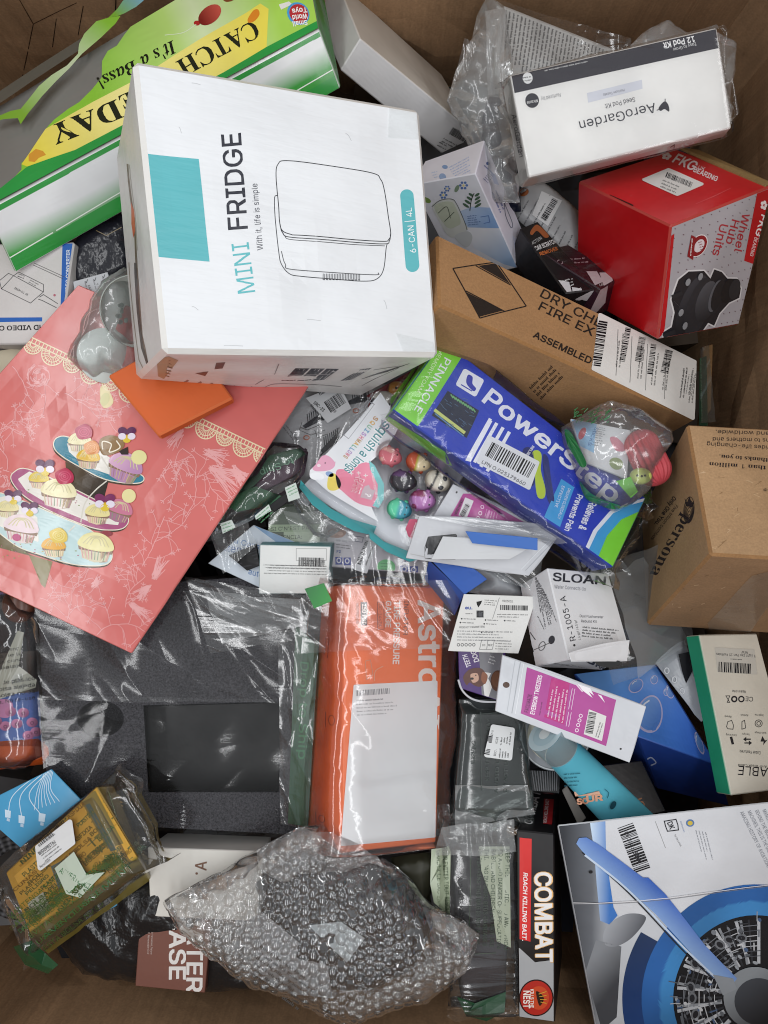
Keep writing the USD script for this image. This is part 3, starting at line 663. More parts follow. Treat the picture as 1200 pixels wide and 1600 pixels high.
# ------------------------------------------------------------------ mini fridge carton
def fridge():
    T = Thing('mini_fridge_carton', 'big white mini fridge carton with teal square, topmost on the pile', 'carton')
    H = Hexa(T, 'carton', POSE['fridge'], {'all': '#e6e8ea', 'front': '#e9ebee', 'left': '#d8d9d8', 'bottom': '#e2dfdd'}, 'corr', r=0.0050, warp=0.0036, n=20, edge='#e4e2de', seed=1)
    p = H.front
    p.poly([(215, 241), (311, 251), (328, 411), (231, 402)], '#5fb6bd', 1)
    p.text('MINI', (399, 461), (389, 379), '#66bcc2', h=27, lv=1)
    p.text('FRIDGE', (388, 363), (376, 207), '#2b2d38', h=30, bold=1, lv=1)
    p.text('With it, life is simple', (412, 393), (403, 288), '#4a4c55', h=9.5, lv=1)
    k = '#2c2d33'
    p.line([(457, 370), (443, 364), (438, 352), (436, 320), (432, 275), (435, 259), (447, 254), (500, 260), (580, 272), (595, 282), (601, 300), (607, 340), (611, 366), (608, 376), (598, 379), (540, 376), (457, 370)], 1.3, k, 1, True)
    p.line([(438, 352), (442, 366), (457, 374), (540, 380), (600, 383), (609, 378), (611, 366)], 1.2, k, 2, True)
    p.line([(440, 360), (445, 371), (460, 378), (545, 384), (602, 386)], 1.0, k, 1, True)
    p.line([(434, 307), (430, 312), (431, 345), (436, 395), (440, 415), (452, 430), (470, 434), (520, 438), (570, 441), (590, 437), (600, 422), (604, 390), (606, 382)], 1.2, k, 1, True)
    p.line([(440, 395), (446, 415), (460, 424), (580, 431), (592, 428)], 1.0, k, 2, True)
    for i in range(12):
        x = 505 + i * 5.0; p.line([(x, 430), (x, 439), (x + 2.5, 439.3), (x + 2.5, 430.3)], 0.9, k, 2)
    p.shape(LineString([(636, 308), (645, 416)]).buffer(10.5), '#5fb6bd', 1)
    p.text('6-CAN | 4L', (651, 397), (643, 326), '#f2f6f6', h=9.5, lv=2)
    q = H.left
    q.line([(200, 250), (203, 300), (208, 360), (214, 430), (221, 520), (230, 572)], 3.0, '#6a5644', 1); q.line([(210, 400), (215, 470), (222, 540), (231, 575)], 3.2, '#3a2e26', 2); q.line([(203, 250), (206, 300), (212, 380)], 1.2, '#b9b5ae', 2)
    q.line([(200, 400), (208, 480), (217, 560), (228, 590)], 1.2, '#8a7a68', 1)
    q.poly([(203, 306), (207, 318), (208, 350), (205, 361), (202, 340)], '#cf5530', 2)
    b = H.bottom
    for x in (398, 423, 448):
        b.poly([(x + 2, 571), (x + 24, 571), (x + 8, 588), (x - 14, 589)], '#22232e', 1)
        for u in range(3):
            b.line([(x - 2 + u * 7, 588), (x + 9 + u * 7, 572)], 1.0, '#c8c6c6', 2)
    b.line([(392, 579), (462, 579)], 1.0, '#a9a6a8', 2)
    b.poly([(515, 572), (538, 571), (512, 590), (490, 591)], '#3a3b46', 1)
    for u in range(4): b.line([(497 + u * 6, 590), (519 + u * 6, 571)], 0.9, '#c8c6c6', 2)
    b.line([(375, 566), (372, 578), (322, 616)], 0.9, '#6a6466', 1)
    b.line([(545, 575), (600, 572), (590, 580), (545, 600)], 0.9, '#6a6466', 1, True)
    b.line([(355, 610), (366, 598), (385, 594), (440, 596), (500, 600)], 0.9, '#6a6466', 1, True)
    for i, (x, y) in enumerate(((248, 604), (262, 606), (275, 608), (288, 610), (303, 612))):
        b.line([(x, y), (x + 17, y - 13)], 2.4, '#8c6d6a', 1)
    b.poly([(300, 566), (310, 565), (306, 573), (297, 574)], '#39343a', 1); b.poly([(275, 580), (290, 577), (285, 584)], '#39343a', 1)
    for i in range(5): b.line([(535 + i * 6, 590 - i * 2), (585 + i * 9, 579 - i * 3)], 0.8, '#4a4648', 1)
    # worn corners and scuffs
    p.poly([(250, 545), (258, 540), (262, 549), (256, 556)], '#b9a98e', 1); p.poly([(646, 166), (660, 170), (659, 178)], '#cfc9bd', 1)
    for x, y, dx, dy in ((300, 130, 14, 3), (540, 210, 9, 12), (480, 500, 22, 2), (300, 480, 10, 6), (600, 470, 5, 14), (350, 540, 30, 1), (560, 150, 20, 4), (280, 200, 4, 10)):
        p.line([(x, y), (x + dx * .5, y + dy * .3), (x + dx, y + dy)], 0.8, '#c3c5c7', 1, True)
    b.poly([(246, 560), (258, 556), (264, 562), (250, 578), (240, 590), (236, 586)], '#a8957a', 2)
    for i in range(6): b.line([(243 + i * 2.6, 584 - i * 4.5), (247 + i * 2.6, 586 - i * 4.5)], 1.2, '#5f4c38', 3)
    H.done()
    # clear packing tape over two edges
    P = H.panel['front']
    A = Art(P, P.clip(), base=0.0006); A.poly([(618, 521), (676, 535), (684, 555), (632, 556)], '#ffffff', 1); put(T, A, 'packing_tape', 'tape')
    A = Art(P, P.clip(), base=0.0006); A.poly([(608, 163), (655, 172), (659, 220), (606, 216)], '#ffffff', 1); put(T, A, 'packing_tape', 'tape')
    T.done()
fridge()

# ------------------------------------------------------------------ fishing game carton
def catch_box():
    T = Thing('fishing_game_carton', 'lime and green fishing game carton with yellow banner, torn open at its top', 'toy box')
    R0, R1, B1, B0 = (-22, 328, .905), (500, 46, .905), (533, 138, .945), (24, 427, .965)
    L0, L1 = (-40, 188, .965), (470, -118, .92)
    Q = WQ([R0, R1, B1, B0]); L = WQ([L0, L1]); dn = Q[2] - Q[1], Q[3] - Q[0]
    V = np.vstack([Q, L[0], L[1], L[1] + dn[0], L[0] + dn[1]])
    H = Hexa(T, 'carton', V, {'all': '#e3e5e6', 'top': '#7c7b77', 'left': '#2f8a34', 'right': '#2a7a30'}, 'lam', r=0.002, warp=0.003, n=14, seed=3)
    p = H.front; pan = H.panel['front']
    def bands(P):
        v = pan.uv(P)[:, 1]; u = pan.uv(P)[:, 0]
        k = np.clip((v - 0.36 - 0.12 * np.sin(u * 5)) / 0.36, 0, 1)[:, None]
        c = hx('#e2e4e6') * (1 - k) + hx('#3a9a3d') * k
        g = (v < 0.10)[:, None] | (v > 0.76)[:, None]
        return np.where(g, hx('#2f9440'), c)
    s = H.panel['front'].clip(); p.shape(s, bands, 1, 6)
    p.line([(-10, 410), (8, 406), (188, 300), (400, 178), (520, 108)], 1.8, '#e8efe6', 2)
    # die-cut printed panel on the sloping face
    t = Art(H.panel['top'], H.panel['top'].clip(), base=0.0012)
    out = [(-30, 322), (10, 290), (26, 272), (26, 262), (40, 250), (52, 244), (60, 236), (60, 212), (72, 198), (92, 182), (108, 172), (128, 152), (142, 134), (143, 108), (152, 92), (166, 84), (178, 66), (196, 42), (212, 36), (222, 33), (228, 18), (250, 4), (268, 12), (282, 8), (300, -10), (470, -120), (520, 40), (250, 184)]
    lime = lin((120, 130), '#8cc63f', (420, 20), '#a9d65a', (0.45, '#b9dd7a'), (0.6, '#d6e8b8'))
    t.poly(out, lime, 1, 8)
    t.poly([(26, 264), (60, 212), (128, 172), (193, 138), (290, 78), (372, 30), (396, 14), (410, 22), (404, 82), (330, 126), (187, 200), (100, 246), (34, 268)], lin((30, 260), '#e8d844', (400, 60), '#efe05a', (0.4, '#f4eb9a')), 2, 8)
    t.poly([(-40, 330), (34, 268), (100, 246), (187, 200), (330, 126), (404, 82), (500, 32), (520, 40), (250, 184), (-20, 330)], '#2f9a48', 2)
    ser = serif
    t.text(ser('DAY'), (163, 168), (62, 210), '#20281c', h=30, font='math', lv=3)
    t.text(ser('THE'), (228, 136), (163, 165), '#20281c', h=22, font='math', lv=3)
    t.text(ser('CATCH OF'), (384, 40), (190, 146), '#20281c', h=27, font='math', lv=3)
    t.text(ser("It's a Bass!", 'bi'), (252, 78), (132, 136), '#182018', h=19, font='math', lv=3)
    t.poly([(36, 250), (46, 242), (56, 246), (60, 252), (50, 256), (44, 262), (36, 260)], '#d79a3a', 3)
    t.blob([(374, 40), (384, 26), (392, 24), (394, 32), (386, 42), (376, 46)], '#e08a2c', 3)
    t.ell(312, 36, 22, 13, lin((296, 44), '#7a1f1c', (326, 24), '#c8564a'), 3, -40); t.ell(291, 50, 5, 4, '#b02a2a', 3)
    t.line([(290, 52), (268, 66), (240, 70)], 1.0, '#e6f0d8', 3, True)
    t.blob([(332, 6), (345, 2), (358, 4), (350, 12), (338, 14)], '#8a4a28', 3)
    t.ell(462, 26, 20, 18, '#4aa0d8', 3); t.ell(463, 26, 17, 15, '#b8343a', 4); t.poly([(428, 14), (446, 8), (452, 12), (432, 22)], '#e6e6e0', 3)
    for w, y in (('Small', 37), ('World', 27), ('Toys', 17)):
        t.text(w, (478, y - 2), (450, y + 3), '#f2f2f2', h=7.5, bold=1, lv=5)
    put(T, t, 'printed_panel', 'lam')
    H.done()
    # thin torn straps of the window's die-cut edge, standing proud of the grey tray
    t = Art(H.panel['top'], None, base=0.014)
    t.poly([(-6, 202), (20, 192), (34, 190), (60, 156), (78, 140), (100, 126), (116, 108), (118, 92), (126, 76), (144, 57), (162, 52), (180, 50), (172, 62), (150, 84), (122, 108), (104, 130), (84, 150), (64, 172), (44, 198), (34, 214), (30, 204), (10, 204), (-6, 208)], lin((30, 190), '#7fae3a', (160, 60), '#8cc63f', (0.55, '#c9d8b4')), 1, 8)
    t.poly([(162, 52), (176, 38), (184, 26), (196, 14), (204, 10), (208, 16), (206, 22), (216, 26), (204, 36), (186, 46), (176, 50)], lin((170, 45), '#7fb53a', (204, 12), '#7fb0c8'), 1, 8)
    put(T, t, 'torn_strap', 'lam')
    t = Art(H.panel['top'], None, base=0.010)
    t.poly([(-30, 176), (60, 116), (120, 78), (118, 96), (70, 128), (-30, 196)], '#5c5a52', 1); put(T, t, 'tray_rim', 'plastic'); t = Art(H.panel['top'], None, base=0.010); t.poly([(196, -6), (240, -30), (226, 12), (208, 16), (200, 8)], '#3a3631', 1)
    put(T, t, 'tray_rim', 'plastic')
    T.done()
catch_box()

# ------------------------------------------------------------------ white long carton behind the fridge
def long_box():
    T = Thing('long_white_carton', 'long plain white carton with pink corner mark, along the top bin wall', 'carton')
    H = Hexa(T, 'carton', POSE['longbox'], {'all': '#dcdbdc', 'left': '#d2d0ce', 'top': '#cfc8be'}, 'matte', r=0.0015, warp=0.0015, n=8, seed=5)
    l = H.left
    l.poly([(474, -20), (515, -30), (508, 8), (497, 27), (478, 4)], '#d48a92', 1)
    l.micro((487, 2), (500, 18), 3, 2, '#f0dcdc', 2)
    f = H.front
    f.bars((697, 208), (732, 228), 13, seed=3); f.micro((690, 214), (725, 234), 5, 2, '#333', 2, 4); f.micro((684, 220), (700, 229), 5, 2, '#222', 2, 5)
    H.done(); T.done()
long_box()

# ------------------------------------------------------------------ pale blue carton with leaves
def night_box():
    T = Thing('leaf_print_carton', 'upright white and pale blue carton printed with leaves and small flowers', 'carton')
    H = Hexa(T, 'carton', POSE['night'], {'all': '#e3e2e8', 'front': '#e2e4ec', 'right': '#d9d6e2', 'top': '#dcd9e0'}, 'matte', r=0.0012, warp=0.001, n=8, seed=6)
    f = H.front; s = H.panel['front'].clip()
    f.poly([(718, 330), (740, 322), (768, 324), (784, 356), (730, 354)], lin((735, 322), '#b8cbe6', (770, 350), '#8aaede'), 1, 8)
    f.poly([(732, 354), (786, 358), (812, 420), (788, 412), (742, 386)], lin((750, 365), '#e8ebf2', (790, 415), '#9fbfe6'), 1, 8)
    f.blob([(676, 322), (690, 312), (708, 310), (716, 318), (728, 345), (732, 358), (712, 370), (700, 366), (690, 350)], '#d4d8d4', 2)
    f.blob([(680, 324), (692, 315), (706, 314), (713, 320), (722, 344), (716, 352), (700, 354)], '#c3cbb8', 3)
    f.line([(676, 322), (690, 312), (708, 310), (716, 318), (728, 345), (732, 358)], 1, '#55585a', 4, True); f.line([(686, 332), (700, 322), (706, 340)], 1, '#4a5248', 4, True); f.line([(696, 345), (712, 330)], 1, '#3a4a3a', 4)
    f.blob([(712, 368), (732, 360), (740, 368), (736, 382), (726, 384)], '#c9ced0', 3)
    for a, bx in ((0, 0), (1, 1)):
        for (x, y) in ((725, 290), (696, 304), (702, 296)):
            pass
    for (x, y, r) in ((726, 289, 3.0), (695, 304, 2.8), (701, 294, 2.2)):
        for k in range(6):
            f.ell(x + r * 1.6 * math.cos(k * 1.05), y + r * 1.6 * math.sin(k * 1.05), r * 0.7, c='#5f7fb8', n=7)
        f.ell(x, y, r * 0.6, c='#e8d88a', lv=3, n=7)
    f.line([(736, 328), (738, 312), (742, 301)], 1.3, '#26342c', 3, True)
    for k in range(4):
        for sg in (-1, 1):
            f.ell(739 + sg * (9 - k * 1.5) + k, 320 - k * 5.5, 6 - k * 0.6, 2.0, '#4f6a55', 3, sg * -35, 10)
    f.ell(716, 294, 3, 6, '#7f947c', 2, 25); f.ell(667, 312, 8, 4, '#7e9a52', 2, 20)
    f.micro((732, 336), (752, 334), 3.4, 5, '#3f5f9f', 3, 2); f.line([(752, 338), (764, 336), (766, 346), (757, 348)], 1, '#5a7ab8', 3)
    t = H.top
    t.micro((692, 262), (728, 244), 4, 7, '#9fb2d6', 2, 1); t.ell(682, 278, 5, 6, '#8fa5c8', 2); t.ell(687, 262, 4, 3, '#7f9ac0', 2); t.micro((668, 270), (676, 268), 4, 5, '#b4c2da', 2, 3)
    r = H.right
    r.micro((757, 260), (770, 272), 6, 1, '#4a5a9a', 2); r.ell(762, 258, 3, 3, '#4a5a8a', 2, n=8); r.poly([(765, 268), (774, 276), (780, 292), (772, 290)], '#a3aed2', 2); r.micro((766, 270), (774, 278), 3, 6, '#404c86', 3, 5)
    r.line([(788, 320), (800, 350), (798, 358), (790, 340), (788, 320)], 1, '#555a70', 2, True); r.micro((776, 300), (792, 340), 6, 2, '#4a5a9a', 2, 6)
    r.poly([(800, 370), (828, 392), (822, 424), (808, 410)], lin((806, 375), '#d5d6ea', (818, 420), '#8aa6e0'), 1, 8); r.micro((808, 396), (816, 372), 6, 3, '#3550b0', 3, 7, size=.6)
    H.done()
    A = Art(Panel(WQ([(828, 382, 1.03), (834, 392, 1.03), (836, 428, 1.03), (826, 428, 1.03)]), np.array([0, 0, 1.])), None); A.poly([(826, 384), (833, 392), (836, 430), (825, 430)], '#d59a3c', 1); put(T, A, 'side_tab', 'matte')
    T.done()
night_box()

# ------------------------------------------------------------------ seed pod carton in shrink wrap
def seed_box():
    T = Thing('seed_kit_carton', 'white seed kit carton with black stripe, shrink-wrapped, leaning on the red carton', 'carton')
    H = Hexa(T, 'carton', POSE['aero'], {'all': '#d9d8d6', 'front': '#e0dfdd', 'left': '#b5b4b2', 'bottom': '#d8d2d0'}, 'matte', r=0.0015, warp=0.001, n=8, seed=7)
    f = H.front; k = '#33323a'
    f.poly([(790, 116), (1125, 36), (1128, 74), (802, 146)], '#36343c', 1)
    f.text('12 Pod Kit', (1086, 56), (1037, 67), '#ececec', h=9, bold=1); f.text('Easy to Grow', (1088, 66), (1053, 75), '#dcdcdc', h=5)
    f.micro((920, 97), (846, 113), 5, 3, '#c8c8c8', 2, 3); f.ell(825, 122, 8, 9, '#d8d8d8', 2); f.micro((831, 126), (818, 128), 5, 2, '#444', 3, 3, ragged=0)
    f.ell(832, 157, 11, 11.5, k, 2); f.text('Miracle', (841, 155), (823, 159), '#eee', h=4.5, lv=3)
    f.text('Nurtured by', (877, 145), (846, 152), '#8a8a8e', h=6)
    f.poly([(919, 145), (1005, 124), (1006, 138), (921, 160)], '#c9cbd4', 1); f.text('Heirloom Tomato', (978, 138), (944, 146), '#6a6a72', h=4)
    f.text('Seed Pod Kit', (994, 151), (947, 162), '#55555c', h=7.5)
    f.text('AeroGarden', (1025, 160), (904, 190), '#3a3a42', h=15)
    f.blob([(1031, 168), (1040, 158), (1046, 164), (1047, 174), (1040, 170), (1034, 173)], k, 2); f.line([(1028, 172), (1040, 166), (1041, 154)], 1.2, k, 2, True)
    l = H.left; l.text('AeroGarden', (799, 178), (812, 246), '#3a3a40', h=7); l.micro((805, 200), (812, 240), 5, 1, '#444')
    H.bottom.text('Seed Pod Kit', (1005, 246), (955, 258), '#b05a5a', h=4); H.bottom.line([(1062, 226), (1068, 222), (1066, 231)], 1, '#333')
    H.done()
    # shrink wrap: a close skin, looser at its right end
    V = np.array(POSE['aero']); c = V.mean(0)
    n = np.cross(V[1] - V[0], V[3] - V[0]); n /= np.linalg.norm(n); n = n if n[2] > 0 else -n
    a = (V[0] + V[3] + V[4] + V[7]) / 4; b = (V[1] + V[2] + V[5] + V[6]) / 4
    tube_bag(T, a, b, n, 0.0590, 0.0590, 0.0180, 0.003, 0.009, 'shrink', 21, amp=0.0022, name='shrink_wrap', p=0.14, flare=1.0, nu=130, nv=160)
    T.done()
seed_box()

# ------------------------------------------------------------------ red bearing carton
def red_box():
    T = Thing('bearing_carton', 'glossy red carton with a grey side showing a black wheel hub', 'carton')
    H = Hexa(T, 'carton', POSE['red'], {'all': '#b8161c', 'front': '#c41f26', 'left': '#b3141a', 'bottom': '#a9a3a6', 'right': '#b8161c'}, 'gloss', r=0.0022, warp=0.0018, n=10, seed=8, edge='#a83a34')
    f = H.front
    f.text('FKG', (1050, 252), (1086, 268), '#e8dcdc', h=15, bold=2, ital=.2); f.text('UK', (1091, 264), (1102, 268), '#e8dcdc', h=6); f.text('BEARING', (1084, 268), (1122, 284), '#e8dcdc', h=7.5, bold=1)
    for k in range(5): f.ell(1043 + 4.5 * math.cos(k * 1.256), 244 + 3.2 * math.sin(k * 1.256), 3.2, 2.4, '#e8dcdc', 2, n=9)
    A = H.label_on('front', [(1047, 263), (1105, 288), (1061, 306), (1003, 280)], '#d8d6d2', 'barcode_label')
    A.bars((1042, 277), (1082, 293), 8, seed=5); A.micro((1039, 280), (1066, 291), 5, 4, '#666', 2, 8, size=.5)
    f.poly([(953, 304), (990, 320), (989, 325), (952, 309)], '#2a0c0c', 1)
    for i in range(7): f.line([(1090 + i * 5, 318 - i * 2), (1120 + i * 4, 306 - i * 2)], 0.7, '#d0555a', 1)
    b = H.bottom
    b.poly([(1040, 352), (1200, 284), (1160, 515), (1020, 540)], '#aaa5aa', 1)
    r = random.Random(3)
    pan = H.panel['bottom']
    for i in range(13):
        for j in range(13):
            u, v = (i + .5) / 13, (j + .5) / 13
            x, y = to_px(pan.at([u], [v]))[0]; b.ell(x, y, 1.3, 1.0, '#6f5a60', 2, 40, 5)
    b.poly([(1184, 270), (1215, 270), (1205, 400), (1188, 420), (1158, 412)], '#b41a20', 3)
    b.text('FKG', (1188, 336), (1176, 372), '#ece4e4', h=11, bold=2, lv=4); b.text('UK', (1184, 374), (1182, 382), '#ece4e4', h=5, lv=4); b.text('BEARING', (1176, 374), (1168, 404), '#ece4e4', h=6, lv=4)
    for k in range(5): b.ell(1191 + 4 * math.cos(k * 1.256), 323 + 5 * math.sin(k * 1.256), 3, 3, '#ece4e4', 4, n=9)
    for t, p0, p1 in (('Wheel', (1153, 336), (1140, 398)), ('Hub', (1136, 345), (1125, 386)), ('Units', (1117, 352), (1104, 404))):
        b.text(t, p0, p1, '#a8343c', h=13, bold=1, lv=3)
    b.poly([(1044, 372), (1052, 366), (1036, 520), (1024, 534), (1022, 520)], '#b81c22', 3)
    b.ell(1084, 388, 12, 19, '#e4dcdc', 3, 25); b.ell(1084, 388, 11, 17.5, '#8a2026', 4, 25); b.ell(1085, 388, 6.5, 11, '#d8ccd0', 5, 25); b.micro((1083, 382), (1090, 380), 4, 4, '#8a2026', 6, 2); b.poly([(1074, 370), (1080, 374), (1076, 410), (1068, 404)], '#8a2026', 6); b.micro((1076, 376), (1073, 406), 4, 1, '#eee', 7, 3)
    # the hub picture
    o = [(1034, 520), (1046, 512), (1050, 490), (1046, 470), (1056, 440), (1070, 428), (1092, 428), (1102, 440), (1108, 426), (1120, 430), (1130, 440), (1146, 440), (1154, 454), (1152, 468), (1134, 476), (1118, 492), (1110, 510), (1100, 506), (1090, 520), (1076, 538), (1060, 540), (1050, 528), (1036, 530)]
    b.shape(Polygon(o).buffer(2.2), '#d6d2d4', 3); b.poly(o, '#26252a', 4)
    b.ell(1076, 484, 20, 52, lin((1060, 450), '#3a3a40', (1090, 520), '#1c1c20'), 5, 18); b.ell(1084, 482, 17, 46, '#2e2e33', 6, 18); b.ell(1096, 474, 15, 32, lin((1086, 450), '#55555b', (1110, 500), '#222226'), 7, 18); b.ell(1112, 466, 11, 28, '#2a2a2f', 8, 18); b.ell(1110, 466, 9, 25, '#606066', 9, 18); b.ell(1114, 465, 9, 24, '#242428', 10, 18); b.ell(1130, 458, 10, 19, '#1e1e22', 11, 18); b.ell(1142, 455, 9, 16, '#2c2c30', 12, 18)
    for x, y in ((1058, 490), (1068, 444), (1070, 526), (1086, 436), (1064, 510)): b.ell(x, y, 3.4, 6, '#8c8c90', 13, 18, 9)
    b.line([(1034, 525), (1050, 518)], 6, '#2a2a2e', 13); b.line([(1046, 466), (1060, 460)], 6, '#2a2a2e', 13)
    H.done()
    # raw edge of the open back flap
    Q = WQ([(1062, 232, .985), (1090, 234, .985), (1202, 284, .875), (1197, 290, .875)])
    flat(T, 'raw_flap_edge', [(1062, 230, .983), (1092, 234, .98), (1204, 284, .868), (1196, 290, .868)], 0.003, '#8a7048', 'kraft')
    T.done()
red_box()

# ------------------------------------------------------------------ brown fire extinguisher carton
def fire_box():
    T = Thing('fire_extinguisher_carton', 'long brown carton with diamond hazard mark and large shipping label', 'carton')
    H = Hexa(T, 'carton', scaled(POSE['fire'], .95), {'all': '#a07a54', 'front': '#a87f57'}, 'kraft', r=0.0028, warp=0.0018, n=14, seed=9, edge='#9a7046')
    f = H.front; k = '#2a211c'
    D = [(707, 421), (774, 409), (820, 479), (748, 497)]
    for a, b in zip(D, D[1:] + D[:1]): f.line([a, b], 1.8, k, 2)
    f.poly([(746, 416), (773, 411), (795, 444)], k, 1); f.poly([(728, 458), (784, 486), (748, 495)], k, 1)
    f.line([(742, 416), (796, 446)], 1.6, k, 2); f.line([(727, 456), (786, 487)], 1.6, k, 2)
    f.text('DRY CHEMICAL', (839, 462), (1010, 552), k, h=14, bold=1); f.text('FIRE EXTINGUISHER', (836, 483), (1066, 600), k, h=14, bold=1); f.text('ASSEMBLED', (829, 526), (920, 569), k, h=9.5, bold=1)
    A = H.label_on('front', [(933, 487), (1088, 564), (1085, 658), (921, 577)], '#dcdad6', 'shipping_label', r=3)
    A.bars((935, 573), (947, 503), 16, seed=7); A.bars((973, 567), (984, 513), 9, seed=8); A.bars((1000, 567), (1007, 528), 11, seed=9); A.bars((1018, 586), (1024, 538), 9, seed=10); A.bars((1042, 585), (1050, 549), 12, seed=12)
    for i, (x, y) in enumerate(((956, 512), (990, 530), (1012, 540), (1030, 548), (1058, 560), (1072, 568))):
        A.micro((x + 2, y + 62), (x + 10, y), 5, 2, '#4a4846', 2, 20 + i, size=.5)
    for x, y in ((963, 515), (985, 526), (1010, 538), (1040, 552)): A.line([(x, y), (x - 4, y + 72)], .8, '#555', 2)
    for i in range(5): A.micro((1062 + i * 4, 612 + i * 2), (1068 + i * 4, 574 + i * 2), 4, 1, '#444', 2, 40 + i)
    b = H.bottom
    b.micro((829, 606), (866, 568), 7.5, 4, '#3a2c20', 2, 13, size=.62, ragged=.1)
    H.done()
    flat(T, 'packing_tape', [(690, 520, .925), (740, 520, .93), (735, 560, .965), (690, 556, .96)], 0.0004, '#caa77a', 'tape')
    T.done()
fire_box()

# ------------------------------------------------------------------ brown supplement carton (right)
def persona_box():
    T = Thing('brown_shipping_carton', 'tall brown shipping carton with black swirl logo, against the right bin wall', 'carton')
    H = Hexa(T, 'carton', POSE['persona'], {'all': '#9c7a58', 'front': '#ac8b68', 'left': '#a0815f', 'bottom': '#937355'}, 'kraft', r=0.003, warp=0.0022, n=14, seed=10, edge='#96704a')
    f = H.front; k = '#2a2020'
    for t, p0, p1, b in (('U.S. and worldwide.', (1228, 676), (1118, 672), 0), ('donations to mothers and', (1240, 687), (1113, 684), 0), ('provides life-changing', (1222, 699), (1104, 692), 0), ('our thanks to you.', (1222, 720), (1123, 712), 1), ('more than 1 million', (1232, 733), (1108, 724), 1)):
        f.text(serif(t) if b else t, p0, p1, k, h=6.5, bold=0, font='math' if b else 'sans')
    f.text('®', (1200, 764), (1193, 764), k, h=5)
    l = H.left
    l.text(serif('persona'), (1064, 795), (1013, 893), k, h=17, font='math', lv=1)
    for i in range(6): l.ring(1073, 790 + i * 2.2, 9 - i * 1.4, 22 - i * 3.4, 1.1, k, 2, 8)
    l.poly([(1066, 772), (1070, 778), (1074, 768), (1078, 778), (1082, 774), (1079, 785), (1068, 784)], k, 2)
    for i, (p0, p1) in enumerate((((1050, 770), (1020, 817)), ((1053, 784), (1016, 838)))):
        pass
    l.text('Only One You.', (1048, 771), (1020, 816), k, h=6, bold=1); l.text('Five trillion combos', (1052, 783), (1015, 838), k, h=5)
    r = random.Random(6)
    for i in range(16):
        x, y = r.uniform(1090, 1195), r.uniform(670, 860); f.line([(x, y), (x + r.uniform(-8, 8), y + r.uniform(-3, 5)), (x + r.uniform(-10, 10), y + r.uniform(0, 8))], r.uniform(.6, 1.4), r.choice(['#c4a684', '#8f7150', '#bc9c78']), 1)
        x, y = r.uniform(1020, 1190), r.uniform(880, 970); H.bottom.line([(x, y), (x + r.uniform(-10, 10), y + r.uniform(-3, 5))], 1.0, r.choice(['#b39474', '#7a5e44']), 1)
    H.done()
    A = H.panel['bottom']
    t = Art(A, A.clip(), base=0.0008); t.poly([(1176, 898), (1212, 888), (1212, 930), (1170, 990), (1108, 985), (1106, 972)], '#ffffff', 1); put(T, t, 'packing_tape', 'clouded')
    fr = H.panel['front']
    T.done()
persona_box()

